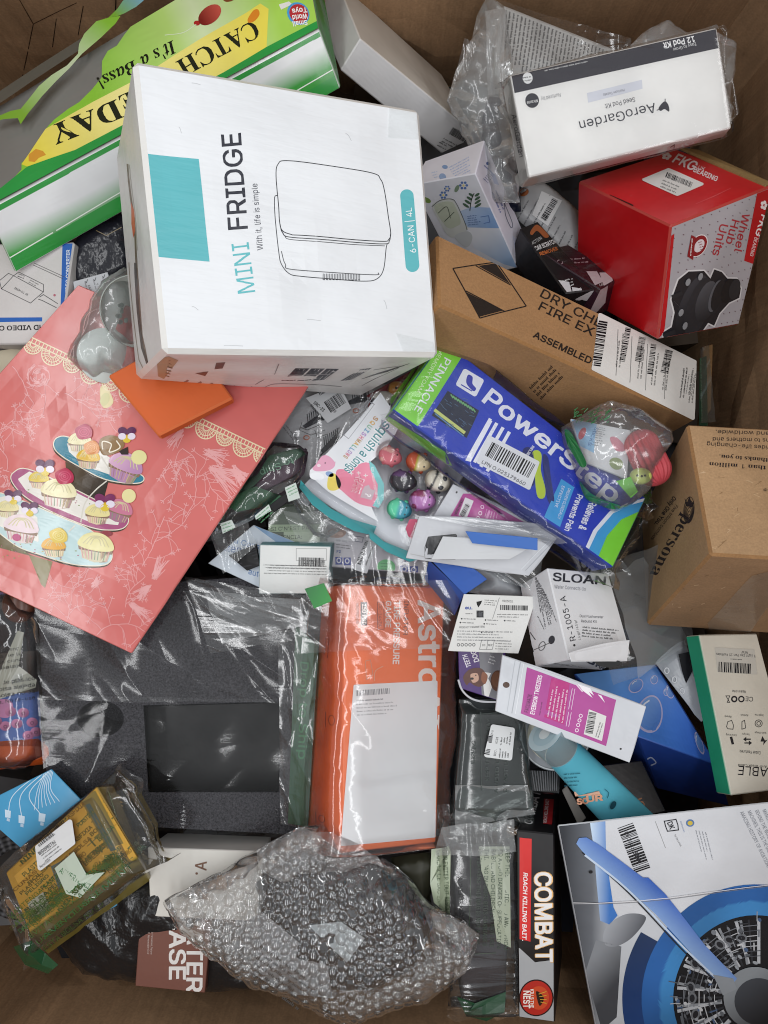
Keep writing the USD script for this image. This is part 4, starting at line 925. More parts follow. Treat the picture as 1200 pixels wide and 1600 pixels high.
# ------------------------------------------------------------------ insole carton in poly bag
def power_box():
    T = Thing('insole_carton', 'blue and lime green shoe insole carton in clear film, lying diagonally', 'carton')
    H = Hexa(T, 'carton', scaled(POSE['power'], .968), {'all': '#1f3a9c', 'front': '#1f3cb6', 'bottom': '#1f3590', 'left': '#74c43c', 'right': '#6fbf3a'}, 'gloss', r=0.002, warp=0.0015, n=12, seed=11)
    f = H.front; w = '#e8eaf2'
    f.poly([(640, 500), (726, 556), (660, 662), (640, 690), (590, 640)], '#7fd23c', 1)
    f.text('PINNACLE', (697, 557), (648, 643), w, h=12.5, bold=1); f.text('MEMORY FOAM', (689, 545), (652, 612), '#dff0c8', h=6.5)
    f.shape(Polygon([(728, 577), (761, 597), (748, 624), (715, 603)]).buffer(-4).buffer(4), w, 2)
    f.blob([(735, 588), (742, 592), (742, 602), (748, 610), (744, 614), (734, 604), (732, 596)], '#2630a8', 3); f.line([(724, 603), (742, 614)], 1.6, '#2630a8', 3)
    f.text('PowerStep', (754, 627), (962, 790), w, h=25, bold=2)
    f.poly([(703, 612), (754, 645), (735, 688), (678, 651)], '#16203a', 2)
    f.line([(682, 642), (732, 680)], 5, '#c9d27a', 3); f.line([(683, 648), (730, 685)], 2, '#5a86b0', 4)
    r = random.Random(5)
    for i in range(26):
        x, y = 705 + r.uniform(-14, 36), 628 + r.uniform(-6, 40)
        f.line([(x, y), (x + r.uniform(3, 9), y + r.uniform(2, 6))], 0.8, '#4f6a8a', 3)
    for i in range(10): f.line([(708 + i * 4, 618 + i * 2.6), (712 + i * 4, 624 + i * 2.6)], 2, '#6fae72', 3)
    for i in range(4):
        x, y = 772 + i * 10, 658 + i * 7
        f.line([(x, y), (x - 34, y + 62)], 5.5, w, 2)
    f.poly([(768, 660), (775, 662), (742, 726), (733, 724)], w, 2)
    f.text('FAT PAD', (778, 668), (762, 700), '#d0d4ea', h=4); f.text('RELIEF', (838, 700), (826, 718), '#e4e6f2', h=4, bold=1)
    f.blob([(838, 712), (846, 708), (852, 716), (851, 740), (858, 768), (856, 782), (846, 780), (842, 752), (844, 732)], '#b9cf3c', 2)
    f.blob([(824, 706), (834, 704), (840, 716), (836, 732), (842, 756), (836, 764), (826, 748), (822, 722)], '#1a2468', 2)
    f.blob([(854, 716), (862, 720), (866, 750), (872, 790), (862, 786), (856, 750)], '#1d2870', 2)
    f.poly([(882, 752), (902, 765), (880, 827), (856, 812)], '#3f9ed8', 2)
    f.text('PROVEN CLINICALLY', (892, 766), (876, 814), w, h=4.6, lv=3); f.text('EFFECTIVE', (883, 762), (872, 796), w, h=4.6, lv=3)
    f.text('Relieves &', (926, 784), (908, 828), w, h=11, bold=1); f.text('Prevents Pain', (907, 774), (886, 832), w, h=9, bold=1)
    f.poly([(1016, 776), (985, 785), (955, 800), (930, 830), (912, 870), (960, 900), (1010, 800)], w, 2)
    f.poly([(1016, 780), (988, 789), (960, 803), (936, 832), (918, 870), (960, 900), (1010, 800)], '#3f9ed8', 3)
    f.poly([(1016, 792), (996, 800), (972, 812), (950, 838), (934, 876), (960, 900), (1012, 800)], '#7fd23c', 4)
    A = H.label_on('front', [(768, 683), (849, 726), (834, 771), (751, 728)], '#e2e4e8', 'barcode_label', r=3)
    A.bars((764, 716), (832, 752), 24, seed=15); A.text('LPN O 025179660', (758, 728), (826, 764), '#222', h=5.5, lv=3)
    b = H.bottom
    b.poly([(590, 640), (680, 694), (690, 715), (600, 700)], '#6fbc38', 1)
    b.micro((705, 722), (760, 762), 5, 3, '#aab4dc', 2, 3, size=.55); b.micro((790, 782), (850, 822), 5, 3, '#8f9cd0', 2, 4, size=.55)
    H.done()
    V = H.V8; n = H.panel['front'].n
    a = (V[0] + V[3] + V[4] + V[7]) / 4; c = (V[1] + V[2] + V[5] + V[6]) / 4
    tube_bag(T, a, c, n, 0.066, 0.066, 0.026, 0.004, 0.03, 'shrink', 31, amp=0.003, p=0.24, flare=0.9, nu=150, nv=160)
    T.done()
power_box()

# ------------------------------------------------------------------ toy in a knotted bag on top of it
def toy_bag():
    T = Thing('bagged_bath_toy', 'crumpled clear bag with a red toy and pale blue box, over the insole carton', 'bag')
    flat(T, 'backing_card', [(892, 654, .93), (985, 672, .94), (980, 748, .93), (915, 722, .92)], 0.004, '#cfd2d6', 'matte', n=4,
         art=lambda H: (H.front.poly([(890, 655), (926, 662), (926, 712), (908, 702)], '#8fbce0', 1), H.front.ell(909, 682, 4, 11, '#c04a58', 2, 8), H.front.micro((930, 668), (944, 671), 4, 9, '#7a8088', 2, 2), H.front.text('Sticks', (924, 668), (917, 702), '#4a6fa8', h=6, lv=2), H.front.blob([(948, 690), (958, 688), (972, 702), (974, 712), (958, 710)], '#c58090', 2), H.front.ell(960, 728, 12, 7, '#8a9a6a', 2, 20)))
    # ribbed red toy body
    ax = W(1012, 715, .925)
    s = trimesh.creation.capsule(height=0.034, radius=0.020, count=(24, 108)); v = s.vertices.copy()
    ang = np.arctan2(v[:, 1], v[:, 0]); rr = 1 + 0.07 * np.cos(ang * 18); v[:, 0] *= rr; v[:, 1] *= rr
    s.vertices = v; s.apply_transform(trimesh.transformations.rotation_matrix(1.25, (1, 0.35, 0))); s.apply_translation(ax)
    add_tm(T, 'red_toy', s, '#b8444c', 'matte', smooth=True)
    e = trimesh.creation.icosphere(3, 1.0); e.apply_scale((0.013, 0.010, 0.008)); e.apply_translation(W(1001, 744, .90)); add_tm(T, 'green_disc', e, '#b9c46a', 'plastic', smooth=True)
    for dx in (-5, 2, 7):
        e = trimesh.creation.icosphere(1, 0.0014); e.apply_translation(W(1001 + dx, 742 + (dx % 3), .8915)); add_tm(T, 'green_disc_dot', e, '#2a2a22', 'plastic', 'green_disc')
    top = pillow(T, [(876, 668), (905, 652), (936, 632), (958, 624), (985, 632), (1010, 645), (1052, 672), (1046, 690), (1034, 712), (1026, 745), (1008, 772), (985, 790), (960, 800), (930, 788), (905, 760), (890, 720), (878, 690)], 0.93, 0.042, 'midfilm', 41, step=0.003, r=0.05, amp=0.013, f=30, jag=0.01)
    A = Art(drape(top))
    A.blob([(882, 672), (892, 676), (905, 700), (916, 724), (908, 730), (896, 712), (886, 694)], '#1f6a38', 2)
    A.blob([(905, 752), (922, 770), (945, 782), (968, 790), (962, 796), (936, 790), (915, 778)], '#2a7a48', 2)
    r = random.Random(2)
    for i in range(40):
        x, y = r.uniform(895, 950), r.uniform(640, 662)
        A.line([(x, y), (x + r.uniform(3, 9), y - r.uniform(2, 7))], 0.9, '#3a8a58', 2)
    A.poly([(962, 752), (985, 745), (996, 768), (985, 778)], '#6fb84a', 2)
    put(T, A, 'printed_marking', 'plastic'); T.done()
toy_bag()

# ------------------------------------------------------------------ pink gift card with cake stand
def pink_card():
    T = Thing('pink_cake_card', 'large flat pink gift bag printed with a tiered cake stand and lace', 'gift bag')
    V = slab([(122, 445, .955), (485, 598, .945), (205, 1021, .94), (-213, 822, .94)], 0.006)
    H = Hexa(T, 'gift_bag', V, {'all': '#d2706c'}, 'lam', r=0.001, warp=0.003, n=22, seed=12)
    f = H.front; Z = lambda x, y: (x / 3.75, 560 + y / 3.75)
    f.poly([(60, 420), (500, 590), (470, 640), (430, 690), (320, 640), (130, 545), (50, 512)], '#cd6864', 1)
    # toile line drawing
    pal = '#e6a8a8'; r = random.Random(9)
    def vine(x, y, a, L, depth=0, w=1.0):
        pts = [(x, y)]; k = r.uniform(-.16, .16)
        for i in range(max(4, int(L / 6))):
            a += k + r.uniform(-.25, .25); x += 6 * math.cos(a); y += 6 * math.sin(a); pts.append((x, y))
            if depth < 2 and r.random() < .33: vine(x, y, a + r.choice((-1, 1)) * r.uniform(.6, 1.3), L * r.uniform(.3, .55), depth + 1, .8)
        f.line(pts, w, pal, 2, True)
        if depth: 
            for q in range(3): f.line([(x, y), (x + 5 * math.cos(a + q - 1), y + 5 * math.sin(a + q - 1))], 1.1, pal, 2)
    def puff(x, y, R, n=26):
        for i in range(n):
            t = r.uniform(0, 6.28); q = R * r.uniform(.2, .9)
            f.line([(x + q * math.cos(t), y + q * math.sin(t)), (x + q * math.cos(t + .6) * 1.1, y + q * math.sin(t + .6) * 1.1)], 1.3, pal, 2)
    for a in ((5, 690, -1.2, 60), (20, 720, -1.0, 80), (30, 560, .8, 70), (75, 575, 1.3, 70), (110, 600, .4, 70), (300, 790, -1.1, 120), (250, 830, -.6, 80), (105, 960, -1.3, 90), (150, 990, -.8, 110), (80, 890, 1.2, 60), (270, 700, .9, 60), (230, 870, -.9, 90), (330, 720, 1.2, 70), (165, 600, -1.0, 50), (160, 650, -1.2, 40), (60, 930, .2, 50), (200, 940, -1.3, 70), (130, 900, -1.0, 50)): vine(*a)
    puff(70, 575, 20, 60); puff(12, 735, 22, 60)
    def bird(x, y, s, a):
        for i in range(34):
            t = a + r.uniform(-.45, .45); L = s * r.uniform(.3, 1)
            f.line([(x + r.uniform(-5, 5), y + r.uniform(-5, 5)), (x + L * math.cos(t), y + L * math.sin(t))], 1.0, pal, 2)
    bird(330, 690, 40, .3); bird(340, 715, 80, .55); bird(375, 715, 50, .9); bird(250, 888, 40, -1.1); bird(210, 935, 40, .6); bird(290, 660, 30, 2.2); bird(150, 905, 22, -.9); bird(240, 905, 30, 2.4)
    # lace
    lc = '#e8d9b4'; A0, A1 = np.array((50, 514.)), np.array((440, 697.)); d = (A1 - A0) / np.linalg.norm(A1 - A0); nrm = np.array((-d[1], d[0])); L = np.linalg.norm(A1 - A0)
    f.line([A0, A1], 1.6, lc, 3); f.line([A0 + nrm * 7, A1 + nrm * 7], 1.6, lc, 3)
    for i in range(int(L / 6)): f.line([A0 + d * i * 6, A0 + d * i * 6 + nrm * 7], 1.5, lc, 4)
    for i in range(int(L / 33)):
        c = A0 + d * (16 + i * 33) + nrm * 8
        R1 = 17 if i % 2 else 14
        for R in (R1, R1 * .72, R1 * .3):
            f.line([c + d * R * math.cos(t) + nrm * R * math.sin(t) for t in np.linspace(0, math.pi, 14)], 1.7 if R == R1 else 1.3, lc, 4)
        for t in np.linspace(.1, math.pi - .1, 11): f.line([c + (d * math.cos(t) + nrm * math.sin(t)) * R1 * .3, c + (d * math.cos(t) + nrm * math.sin(t)) * R1], 1.0, lc, 4)
    f.blob([(164, 595), (172, 590), (185, 612), (178, 622), (168, 620)], '#dccf9a', 3); f.ell(172, 610, 7, 10, '#c9c58a', 4, 20)
    # stand
    br = lin((110, 720), '#5a4830', (160, 760), '#2a2016'); wh = '#e6e2da'
    f.poly([Z(420, 540), Z(520, 590), Z(670, 650), Z(640, 760), Z(560, 850), Z(510, 880), Z(380, 800), Z(430, 640)], br, 3)
    f.poly([Z(240, 800), Z(400, 880), Z(500, 930), Z(500, 1000), Z(420, 1080), Z(240, 1060), Z(250, 930)], br, 3)
    f.poly([Z(-120, 900), Z(60, 1020), Z(200, 1120), Z(-60, 1060), Z(-200, 1000)], '#6f6240', 3); f.poly([Z(180, 1110), Z(320, 1150), Z(262, 1320), Z(240, 1300)], '#847a50', 3)
    def plate(pts, rim, inner, wv=3.2):
        f.shape(affinity.translate(Polygon(smooth_line([Z(*p) for p in pts], 5, True)).buffer(1.2), -1, 3), '#4a3a2a', 3); f.shape(Polygon(smooth_line([Z(*p) for p in pts], 5, True)).buffer(1.6), '#e9e0cc', 4); f.blob([Z(*p) for p in pts], rim, 5)
        g = Polygon([Z(*p) for p in inner]); f.shape(g.buffer(3).buffer(-1), wh, 6)
    plate([(-130, 790), (0, 735), (160, 780), (400, 880), (560, 950), (675, 1070), (650, 1150), (520, 1165), (400, 1150), (250, 1105), (120, 1060), (0, 970), (-120, 900)], '#bcd6d8', [(-80, 800), (60, 760), (240, 880), (240, 1020), (60, 950), (-80, 880)])
    plate([(105, 660), (120, 610), (200, 590), (420, 680), (640, 790), (775, 860), (765, 920), (690, 940), (560, 925), (330, 835), (180, 750)], '#a8547e', [(150, 650), (210, 610), (420, 700), (620, 800), (730, 870), (720, 905), (560, 890), (340, 800), (190, 710)])
    plate([(357, 450), (375, 405), (450, 405), (640, 500), (800, 590), (870, 625), (860, 655), (780, 660), (640, 635), (500, 565), (395, 500)], '#2f7f96', [(440, 440), (560, 440), (700, 540), (790, 610), (690, 610), (540, 560), (450, 480)])
    f.line([Z(505, 900), Z(530, 790), Z(590, 710), Z(660, 650)], 2.0, '#d8d4c8', 7, True); f.line([Z(430, 960), Z(470, 920)], 2.0, '#d8d4c8', 7)
    def cup(x, y, s, frost, wrap, tilt=0):
        x, y = Z(x, y); R = lambda px, py: (x + s * (px * math.cos(tilt) - py * math.sin(tilt)), y + s * (px * math.sin(tilt) + py * math.cos(tilt)))
        f.poly([R(-1, .1), R(1, .1), R(.75, 1.0), R(0, 1.15), R(-.75, 1.0)], wrap, 8)
        for i in range(9):
            f.line([R(-.9 + i * .22, .2), R(-.68 + i * .17, 1.0)], s * .05, r.choice(['#d49a9a', '#c9b28a', '#a8788a', '#7f9a7a']), 9)
        f.poly([R(.35, .2), R(1, .1), R(.75, 1.0), R(.3, 1.12)], '#a8917c', 8); f.poly([R(-1.05, .28), R(1.05, .28), R(.98, .5), R(-.98, .5)], '#8a6f58', 9)
        f.blob([R(-1.08, .18), R(-.85, -.35), R(-.3, -.66), R(.35, -.66), R(.88, -.35), R(1.08, .18), R(.5, .4), R(-.5, .4)], frost, 10)
        for q in (.78, .55, .32): f.line([R(-q, .1), R(-q * .4, -.25 - .2 * q), R(q * .5, -.2 - .3 * q), R(q, .08)], s * .06, '#cfc79a', 11, True)
    def rose(x, y, s, c, c2):
        x, y = Z(x, y); f.blob([(x + s * (1 + .12 * (i % 2)) * math.cos(i * .7), y + s * .85 * (1 + .12 * (i % 2)) * math.sin(i * .7)) for i in range(9)], c, 13)
        for q in (.7, .45, .2): f.ring(x, y, s * q, s * q * .85, s * .12, c2, 14)
    def pansy(x, y, s, top='#5a2050', low='#e4dcea'):
        x, y = Z(x, y)
        f.ell(x - s * .55, y - s * .5, s * .62, s * .5, top, 13, 20); f.ell(x + s * .55, y - s * .5, s * .62, s * .5, top, 13, -20); f.ell(x - s * .6, y + s * .15, s * .5, s * .42, low, 14); f.ell(x + s * .6, y + s * .15, s * .5, s * .42, low, 14); f.ell(x, y + s * .55, s * .5, s * .42, '#dcc23c', 14); f.ell(x, y + s * .1, s * .14, s * .14, '#d8b02c', 15)
    cup(505, 415, 17, '#e8e0b4', '#ddd2b8'); cup(555, 510, 17, '#e2b83a', '#d8c4a8', .1); cup(775, 555, 25, lin((190, 700), '#d9aecb', (220, 720), '#b88ab4'), '#b58ab0', .35)
    f.blob([Z(620, 420), Z(680, 390), Z(750, 410), Z(765, 450), Z(720, 490), Z(640, 500)], '#8a6a3a', 11); f.line([Z(640, 470), Z(640, 425), Z(690, 440), Z(680, 485), Z(740, 460), Z(720, 420)], 1.8, '#ece4d0', 12, True); f.poly([Z(735, 480), Z(785, 455), Z(790, 500), Z(750, 500)], '#2e221c', 11); f.line([Z(630, 510), Z(680, 590)], 1.6, '#d8d4c8', 11)
    rose(530, 370, 13, '#b0224e', '#c8466c'); rose(577, 460, 12, '#d8873a', '#e6a868'); pansy(780, 390, 12); f.ell(*Z(850, 515), 12, 11, '#e4dfa0', 13); f.ell(*Z(790, 738), 11, 11, '#e4dba0', 13)
    cup(265, 640, 15, '#dcc24a', '#e0cba8'); cup(380, 710, 26, '#ece4b8', '#e2d6cc', .12); pansy(305, 580, 13); rose(417, 628, 14, '#b8264e', '#cf4c70')
    cup(605, 835, 18, '#e6da9a', '#dccaa8', .1); cup(735, 810, 20, '#c97a94', '#a8708a', .3); pansy(650, 780, 14, '#7a2a5c')
    cup(75, 820, 16, '#dfd49a', '#ddd6b0'); cup(150, 930, 26, '#e6d3d8', '#ddd0cc', .15); pansy(110, 760, 12); pansy(205, 830, 12)
    f.ell(*Z(118, 1005), 7, 6, '#b8467a', 14)
    cup(335, 1045, 18, '#e0a83a', '#e2d4b4'); rose(370, 985, 14, '#dcc04a', '#e8d884'); cup(590, 1030, 27, '#e4dca0', '#cfc6a8', .15); f.ell(*Z(655, 965), 10, 5, '#8a2430', 9)
    for i in range(60):
        x, y = r.choice([(300 + r.uniform(-120, 300), 800 + r.uniform(-90, 90)), (r.uniform(0, 600), 1100 + r.uniform(-60, 40))]); q = Z(x, y)
        f.ell(*q, r.uniform(.8, 2), 1.0, r.choice(['#8a9a6a', '#a86a7a', '#b8a86a']), 7, n=6)
    H.done(); T.done()
pink_card()

def orange_box():
    T = Thing('flat_orange_box', 'small flat plain orange box lying on the pink gift bag', 'box')
    V = slab([(168, 586, .915), (290, 520, .925), (364, 622, .925), (247, 681, .910)], 0.012, (0.0012, -0.003))
    H = Hexa(T, 'box_body', V, {'all': '#c95a26', 'front': '#d2622c', 'bottom': '#b8501f', 'left': '#b54e20'}, 'matte', r=0.0022, warp=0.0008, n=8, seed=13, edge='#d66c38')
    H.done(); T.done()
orange_box()

# ------------------------------------------------------------------ clear bag with a ceramic lid beside the fridge
def cup_bag():
    T = Thing('bagged_glass_cup', 'crumpled clear bag with a pale glass cup, tucked beside the white mini fridge carton', 'bag')
    for nm, prof, c, at_, m in (('glass_cup', [(0, .0), (.030, .0), (.034, .006), (.040, .024), (.044, .045), (.042, .045), (.036, .022), (.028, .008), (0, .008)], '#cdd6d0', W(205, 492, .965), 'plastic'), ('glass_lid', [(0, .006), (.012, .006), (.026, .002), (.034, .0), (.034, .003), (.022, .007), (.010, .012), (.006, .020), (0, .021)], '#d2dad6', W(165, 556, .945), 'plastic')):
        s = trimesh.creation.revolve(np.array(prof), sections=40); s.apply_transform(trimesh.transformations.rotation_matrix(.5, (0.3, 1, 0))); s.apply_translation(at_); add_tm(T, nm, s, c, m, smooth=True)
    A = Art(lambda P, h=0: np.array([W(x, y, .938 - h) for x, y in P])); r = random.Random(4)
    for i in range(9): A.ell(190 + r.uniform(-8, 8), 490 + r.uniform(-16, 16), r.uniform(2, 4), r.uniform(2, 5), '#5f7468', 2, r.uniform(0, 90), 8)
    put(T, A, 'leaf_print', 'plastic', 'glass_cup')
    pillow(T, [(190, 425), (206, 418), (216, 600), (190, 586), (165, 585), (148, 596), (128, 580), (108, 560), (112, 540), (126, 520), (134, 490), (150, 465), (160, 440)], 0.945, 0.032, 'hazyfilm', 43, step=0.003, r=0.03, amp=0.013, f=34, jag=0.012)
    T.done()
cup_bag()

# ------------------------------------------------------------------ video converter carton, cream box, dark pieces at the left
def hdv():
    T = Thing('video_converter_carton', 'white electronics carton with blue stripe and plug drawing, under the fishing game', 'carton')
    H = Hexa(T, 'carton', POSE['hdv'], {'all': '#cfcccb', 'bottom': '#b9b6b4'}, 'matte', r=0.002, warp=0.001, n=6, seed=14)
    f = H.front; k = '#4a4a4c'
    f.poly([(98, 376), (125, 376), (106, 470), (98, 545), (92, 545)], '#2a62b4', 1)
    f.text('HD VIDEO CONVERTER', (106, 482), (109, 392), '#dfe6f0', h=5, bold=1)
    f.poly([(-70, 501), (66, 500), (66, 506), (-70, 508)], '#2a62b4', 1)
    f.text('HD VIDEO CONVERTER', (70, 511), (-64, 514), '#26262a', h=6.5, bold=1)
    f.line([(22, 436), (68, 462), (48, 479), (3, 457), (22, 436)], .9, k); f.line([(22, 436), (30, 430), (68, 450), (68, 462)], .9, k); f.line([(3, 457), (0, 444), (14, 432), (22, 436)], .9, k)
    f.text('RF TO HDMI', (45, 465), (24, 454), '#3a3a3c', h=3.4); f.line([(62, 470), (68, 466), (90, 480)], 1, k); f.line([(60, 473), (66, 475), (88, 486)], 1, k); f.line([(54, 415), (100, 438)], .8, k); f.line([(52, 418), (98, 441)], .8, k)
    f.micro((48, 442), (62, 450), 4, 2, '#777'); f.ell(85, 467, 2, 2, '#b56a78', n=8); f.micro((30, 432), (40, 436), 4, 2, k)
    H.done(); T.done()
    T = Thing('cream_box', 'plain cream box corner poking out under the video converter carton', 'box')
    flat(T, 'box_body', [(-60, 556, 1.0), (52, 540, 1.0), (20, 620, 1.0), (-60, 680, 1.0)], 0.06, '#cfc6ae', 'matte'); T.done()
    T = Thing('navy_pouch', 'crumpled dark navy pouch in the gap under the fishing game carton', 'pouch')
    pillow(T, [(96, 400), (120, 372), (170, 340), (215, 320), (220, 430), (150, 470), (110, 450)], 1.0, 0.02, 'blackfilm', 47, r=0.03, amp=0.01, name='pouch_body', col=hx('#23242c'))
    A = Art(lambda P, h=0: np.array([W(x, y, .968 - h) for x, y in P])); A.line([(150, 360), (166, 368), (190, 355)], 1.2, '#7a6a4a')
    put(T, A, 'printed_mark', 'plastic'); T.done()
    T = Thing('white_leaflet', 'small white leaflet with check-marked lines, at the top corner of the pink gift bag', 'leaflet')
    def art(H):
        for i, (x, y) in enumerate(((132, 440), (145, 437), (160, 432))):
            H.front.text('EASY WATER'[i * 3:i * 3 + 6], (x + 3, y + 6), (x + 10, y + 24), '#555', h=3); H.front.micro((x, y), (x + 7, y + 26), 5, 1, '#8a8a8e'); H.front.line([(x - 1, y), (x + 1, y + 2), (x + 3, y - 3)], .9, '#444')
    flat(T, 'leaflet_sheet', [(114, 440, .968), (168, 425, .968), (178, 462, .966), (120, 472, .966)], 0.001, '#c5c8cd', art=art); T.done()
hdv()

# ------------------------------------------------------------------ foam insert
def foam():
    T = Thing('foam_insert', 'big charcoal foam block with round hole and square recess, in clear film', 'foam')
    V = slab([(58, 925, 1.005), (478, 895, 1.01), (462, 1304, 1.0), (76, 1284, 1.0)], 0.09)
    blk = trimesh.convex.convex_hull(V)
    a = WQ([(156, 1124, 1.0)])[0]
    cyl = trimesh.creation.cylinder(0.031, 0.16, sections=48); cyl.apply_scale((1.0, 0.78, 1)); cyl.apply_translation((a[0], a[1], a[2]))
    rec = trimesh.convex.convex_hull(np.vstack([WQ([(224, 1102, .97), (440, 1096, .97), (436, 1238, .97), (232, 1238, .97)]), WQ([(224, 1102, 1.045), (440, 1096, 1.045), (436, 1238, 1.045), (232, 1238, 1.045)])]))
    b = trimesh.boolean.difference([blk, cyl, rec], engine='manifold')
    v, f = trimesh.remesh.subdivide_to_size(b.vertices, b.faces, 0.03)
    T.add('foam_block', v, f, hx('#424145'), 'foam')
    fl = trimesh.convex.convex_hull(np.vstack([WQ([(226, 1104, 1.0405), (438, 1098, 1.0405), (434, 1236, 1.0405), (234, 1236, 1.0405)]), WQ([(226, 1104, 1.0435), (438, 1098, 1.0435), (434, 1236, 1.0435), (234, 1236, 1.0435)])]))
    add_tm(T, 'black_panel', fl, '#141416', 'matte')
    sheet(T, [(52, 905, .993), (478, 925, .975), (470, 1098, .988), (62, 1092, .99)], 'foamfilm', 51, amp=0.013, n=190, f=13, lift=0.003, twist=0.014, ang=.5)
    sheet(T, [(60, 1086, .9925), (470, 1094, .9915), (462, 1310, .990), (74, 1290, .990)], 'shrink', 54, amp=0.004, n=130, f=22, twist=0.008, ang=2.4)
    sheet(T, [(290, 900, .975), (480, 928, .965), (520, 985, .965), (330, 1020, .98)], 'film', 53, amp=0.014, n=120, f=18, twist=0.012, ang=.4)
    sheet(T, [(320, 925, .975), (475, 935, .967), (470, 978, .968), (345, 1004, .978)], 'hazyfilm', 57, amp=0.010, n=80, f=20, twist=0.012, ang=.2, jag=.08)
    T.done()
foam()

# ------------------------------------------------------------------ tyre inflator carton
def astro():
    T = Thing('tyre_inflator_carton', 'long orange tyre inflator carton in a clear bag, blank white sheet on it', 'carton')
    V = np.array(POSE['astro']); V[7] = W(476, 1291, .985); V[4] = W(503, 918, .995)
    H = Hexa(T, 'carton', V, {'all': '#e0662c', 'front': '#ee7032', 'left': '#e8682e', 'bottom': '#b84c22'}, 'gloss', r=0.0025, warp=0.0018, n=12, seed=15)
    f = H.front; w = '#e8ddd6'
    f.text('AstroAI', (653, 938), (655, 1150), w, h=34, bold=2)
    f.text('INFLATOR', (631, 940), (629, 998), '#5a2c20', h=7); f.text('TIRE PRESSURE', (615, 940), (613, 1046), w, h=9.5, bold=1); f.text('GAUGE', (602, 940), (601, 986), w, h=8.5, bold=1)
    f.text('DC-146ZA', (591, 946), (590, 984), '#8a3a20', h=5); f.line([(589, 943), (599, 943), (599, 988), (589, 988), (589, 943)], 1, '#8a3a20')
    f.poly([(563, 943), (573, 943), (573, 982), (563, 982)], '#43302e', 2); f.text('250 PSI', (565, 945), (565, 979), w, h=6.5, bold=1, lv=3); f.text('MAX PRESSURE', (556, 945), (556, 980), '#8a3a20', h=4)
    f.line([(570, 1040), (578, 1038), (582, 1062), (572, 1070), (570, 1040)], 1, '#c98a6a', 2); f.line([(584, 1072), (586, 1056), (598, 1048)], 1, '#d8a080', 2, True)
    l = H.left
    for y in (1085, 1265): l.ring(519 - (y - 1085) * .09, y, 5, 8, 1, '#9a3e1c', 2); l.line([(510 - (y - 1085) * .09, y - 12), (510 - (y - 1085) * .09, y + 12)], 1, '#9a3e1c', 2)
    l.micro((516, 975), (514, 1000), 5, 2, '#9a3e1c')
    A = H.label_on('front', [(552, 1078), (683, 1071), (680, 1309), (532, 1323)], '#e2e4e6', 'white_sheet', r=2)
    A.bars((556, 1096), (608, 1092), 9, '#8f9296', seed=18); A.micro((556, 1102), (600, 1099), 6, 1, '#6a6c70', 2, 3); A.micro((556, 1108), (618, 1104), 5.5, 4, '#9a9ca0', 2, 4)
    H.done()
    V = H.V8; n = H.panel['front'].n
    sl = Art(Panel(WQ([(462, 975, .985), (498, 1010, .98), (480, 1292, .975), (449, 1284, .985)]), np.array([0, 0, 1.])), None); sl.poly([(462, 975), (497, 1010), (481, 1292), (450, 1286)], '#1c4a30', 1); sl.text('Drop to Ship', (470, 1040), (466, 1200), '#2f7048', h=13, bold=1, lv=2); put(T, sl, 'green_slip', 'plastic')
    # loose bag: a sheet over the top and a skirt at its left side
    a = (V[0] + V[1]) / 2 * .5 + (V[4] + V[5]) / 2 * .5; c = (V[3] + V[2]) / 2 * .5 + (V[7] + V[6]) / 2 * .5
    tube_bag(T, a, c, n, 0.088, 0.086, 0.072, 0.010, 0.010, 'film', 61, amp=0.009, p=0.3, flare=1.0, nu=190, nv=200, ang=1.2)
    sheet(T, [(436, 965, .97), (505, 905, .955), (482, 1296, .955), (440, 1286, .975)], 'film', 63, amp=0.008, n=100, f=24, ang=1.4, name='bag_flap')
    sheet(T, [(480, 912, .945), (716, 905, .965), (712, 1010, .965), (470, 1020, .94)], 'film', 64, amp=0.013, n=130, f=26, name='bag_flap', twist=0.006, ang=.9)
    g = Art(Panel(WQ([(476, 920, .935), (506, 911, .935), (519, 939, .935), (491, 951, .935)]), np.array([0, 0, 1.])), None); g.poly([(476, 920), (506, 911), (519, 939), (491, 951)], lin((476, 920), '#1f6a34', (510, 940), '#2f8a3c'), 1); put(T, g, 'green_sticker', 'gloss')
    T.done()
astro()

ZZ = lambda d: (lambda P, h=0.0: np.array([W(x, y, d - h) for x, y in np.asarray(P)]))

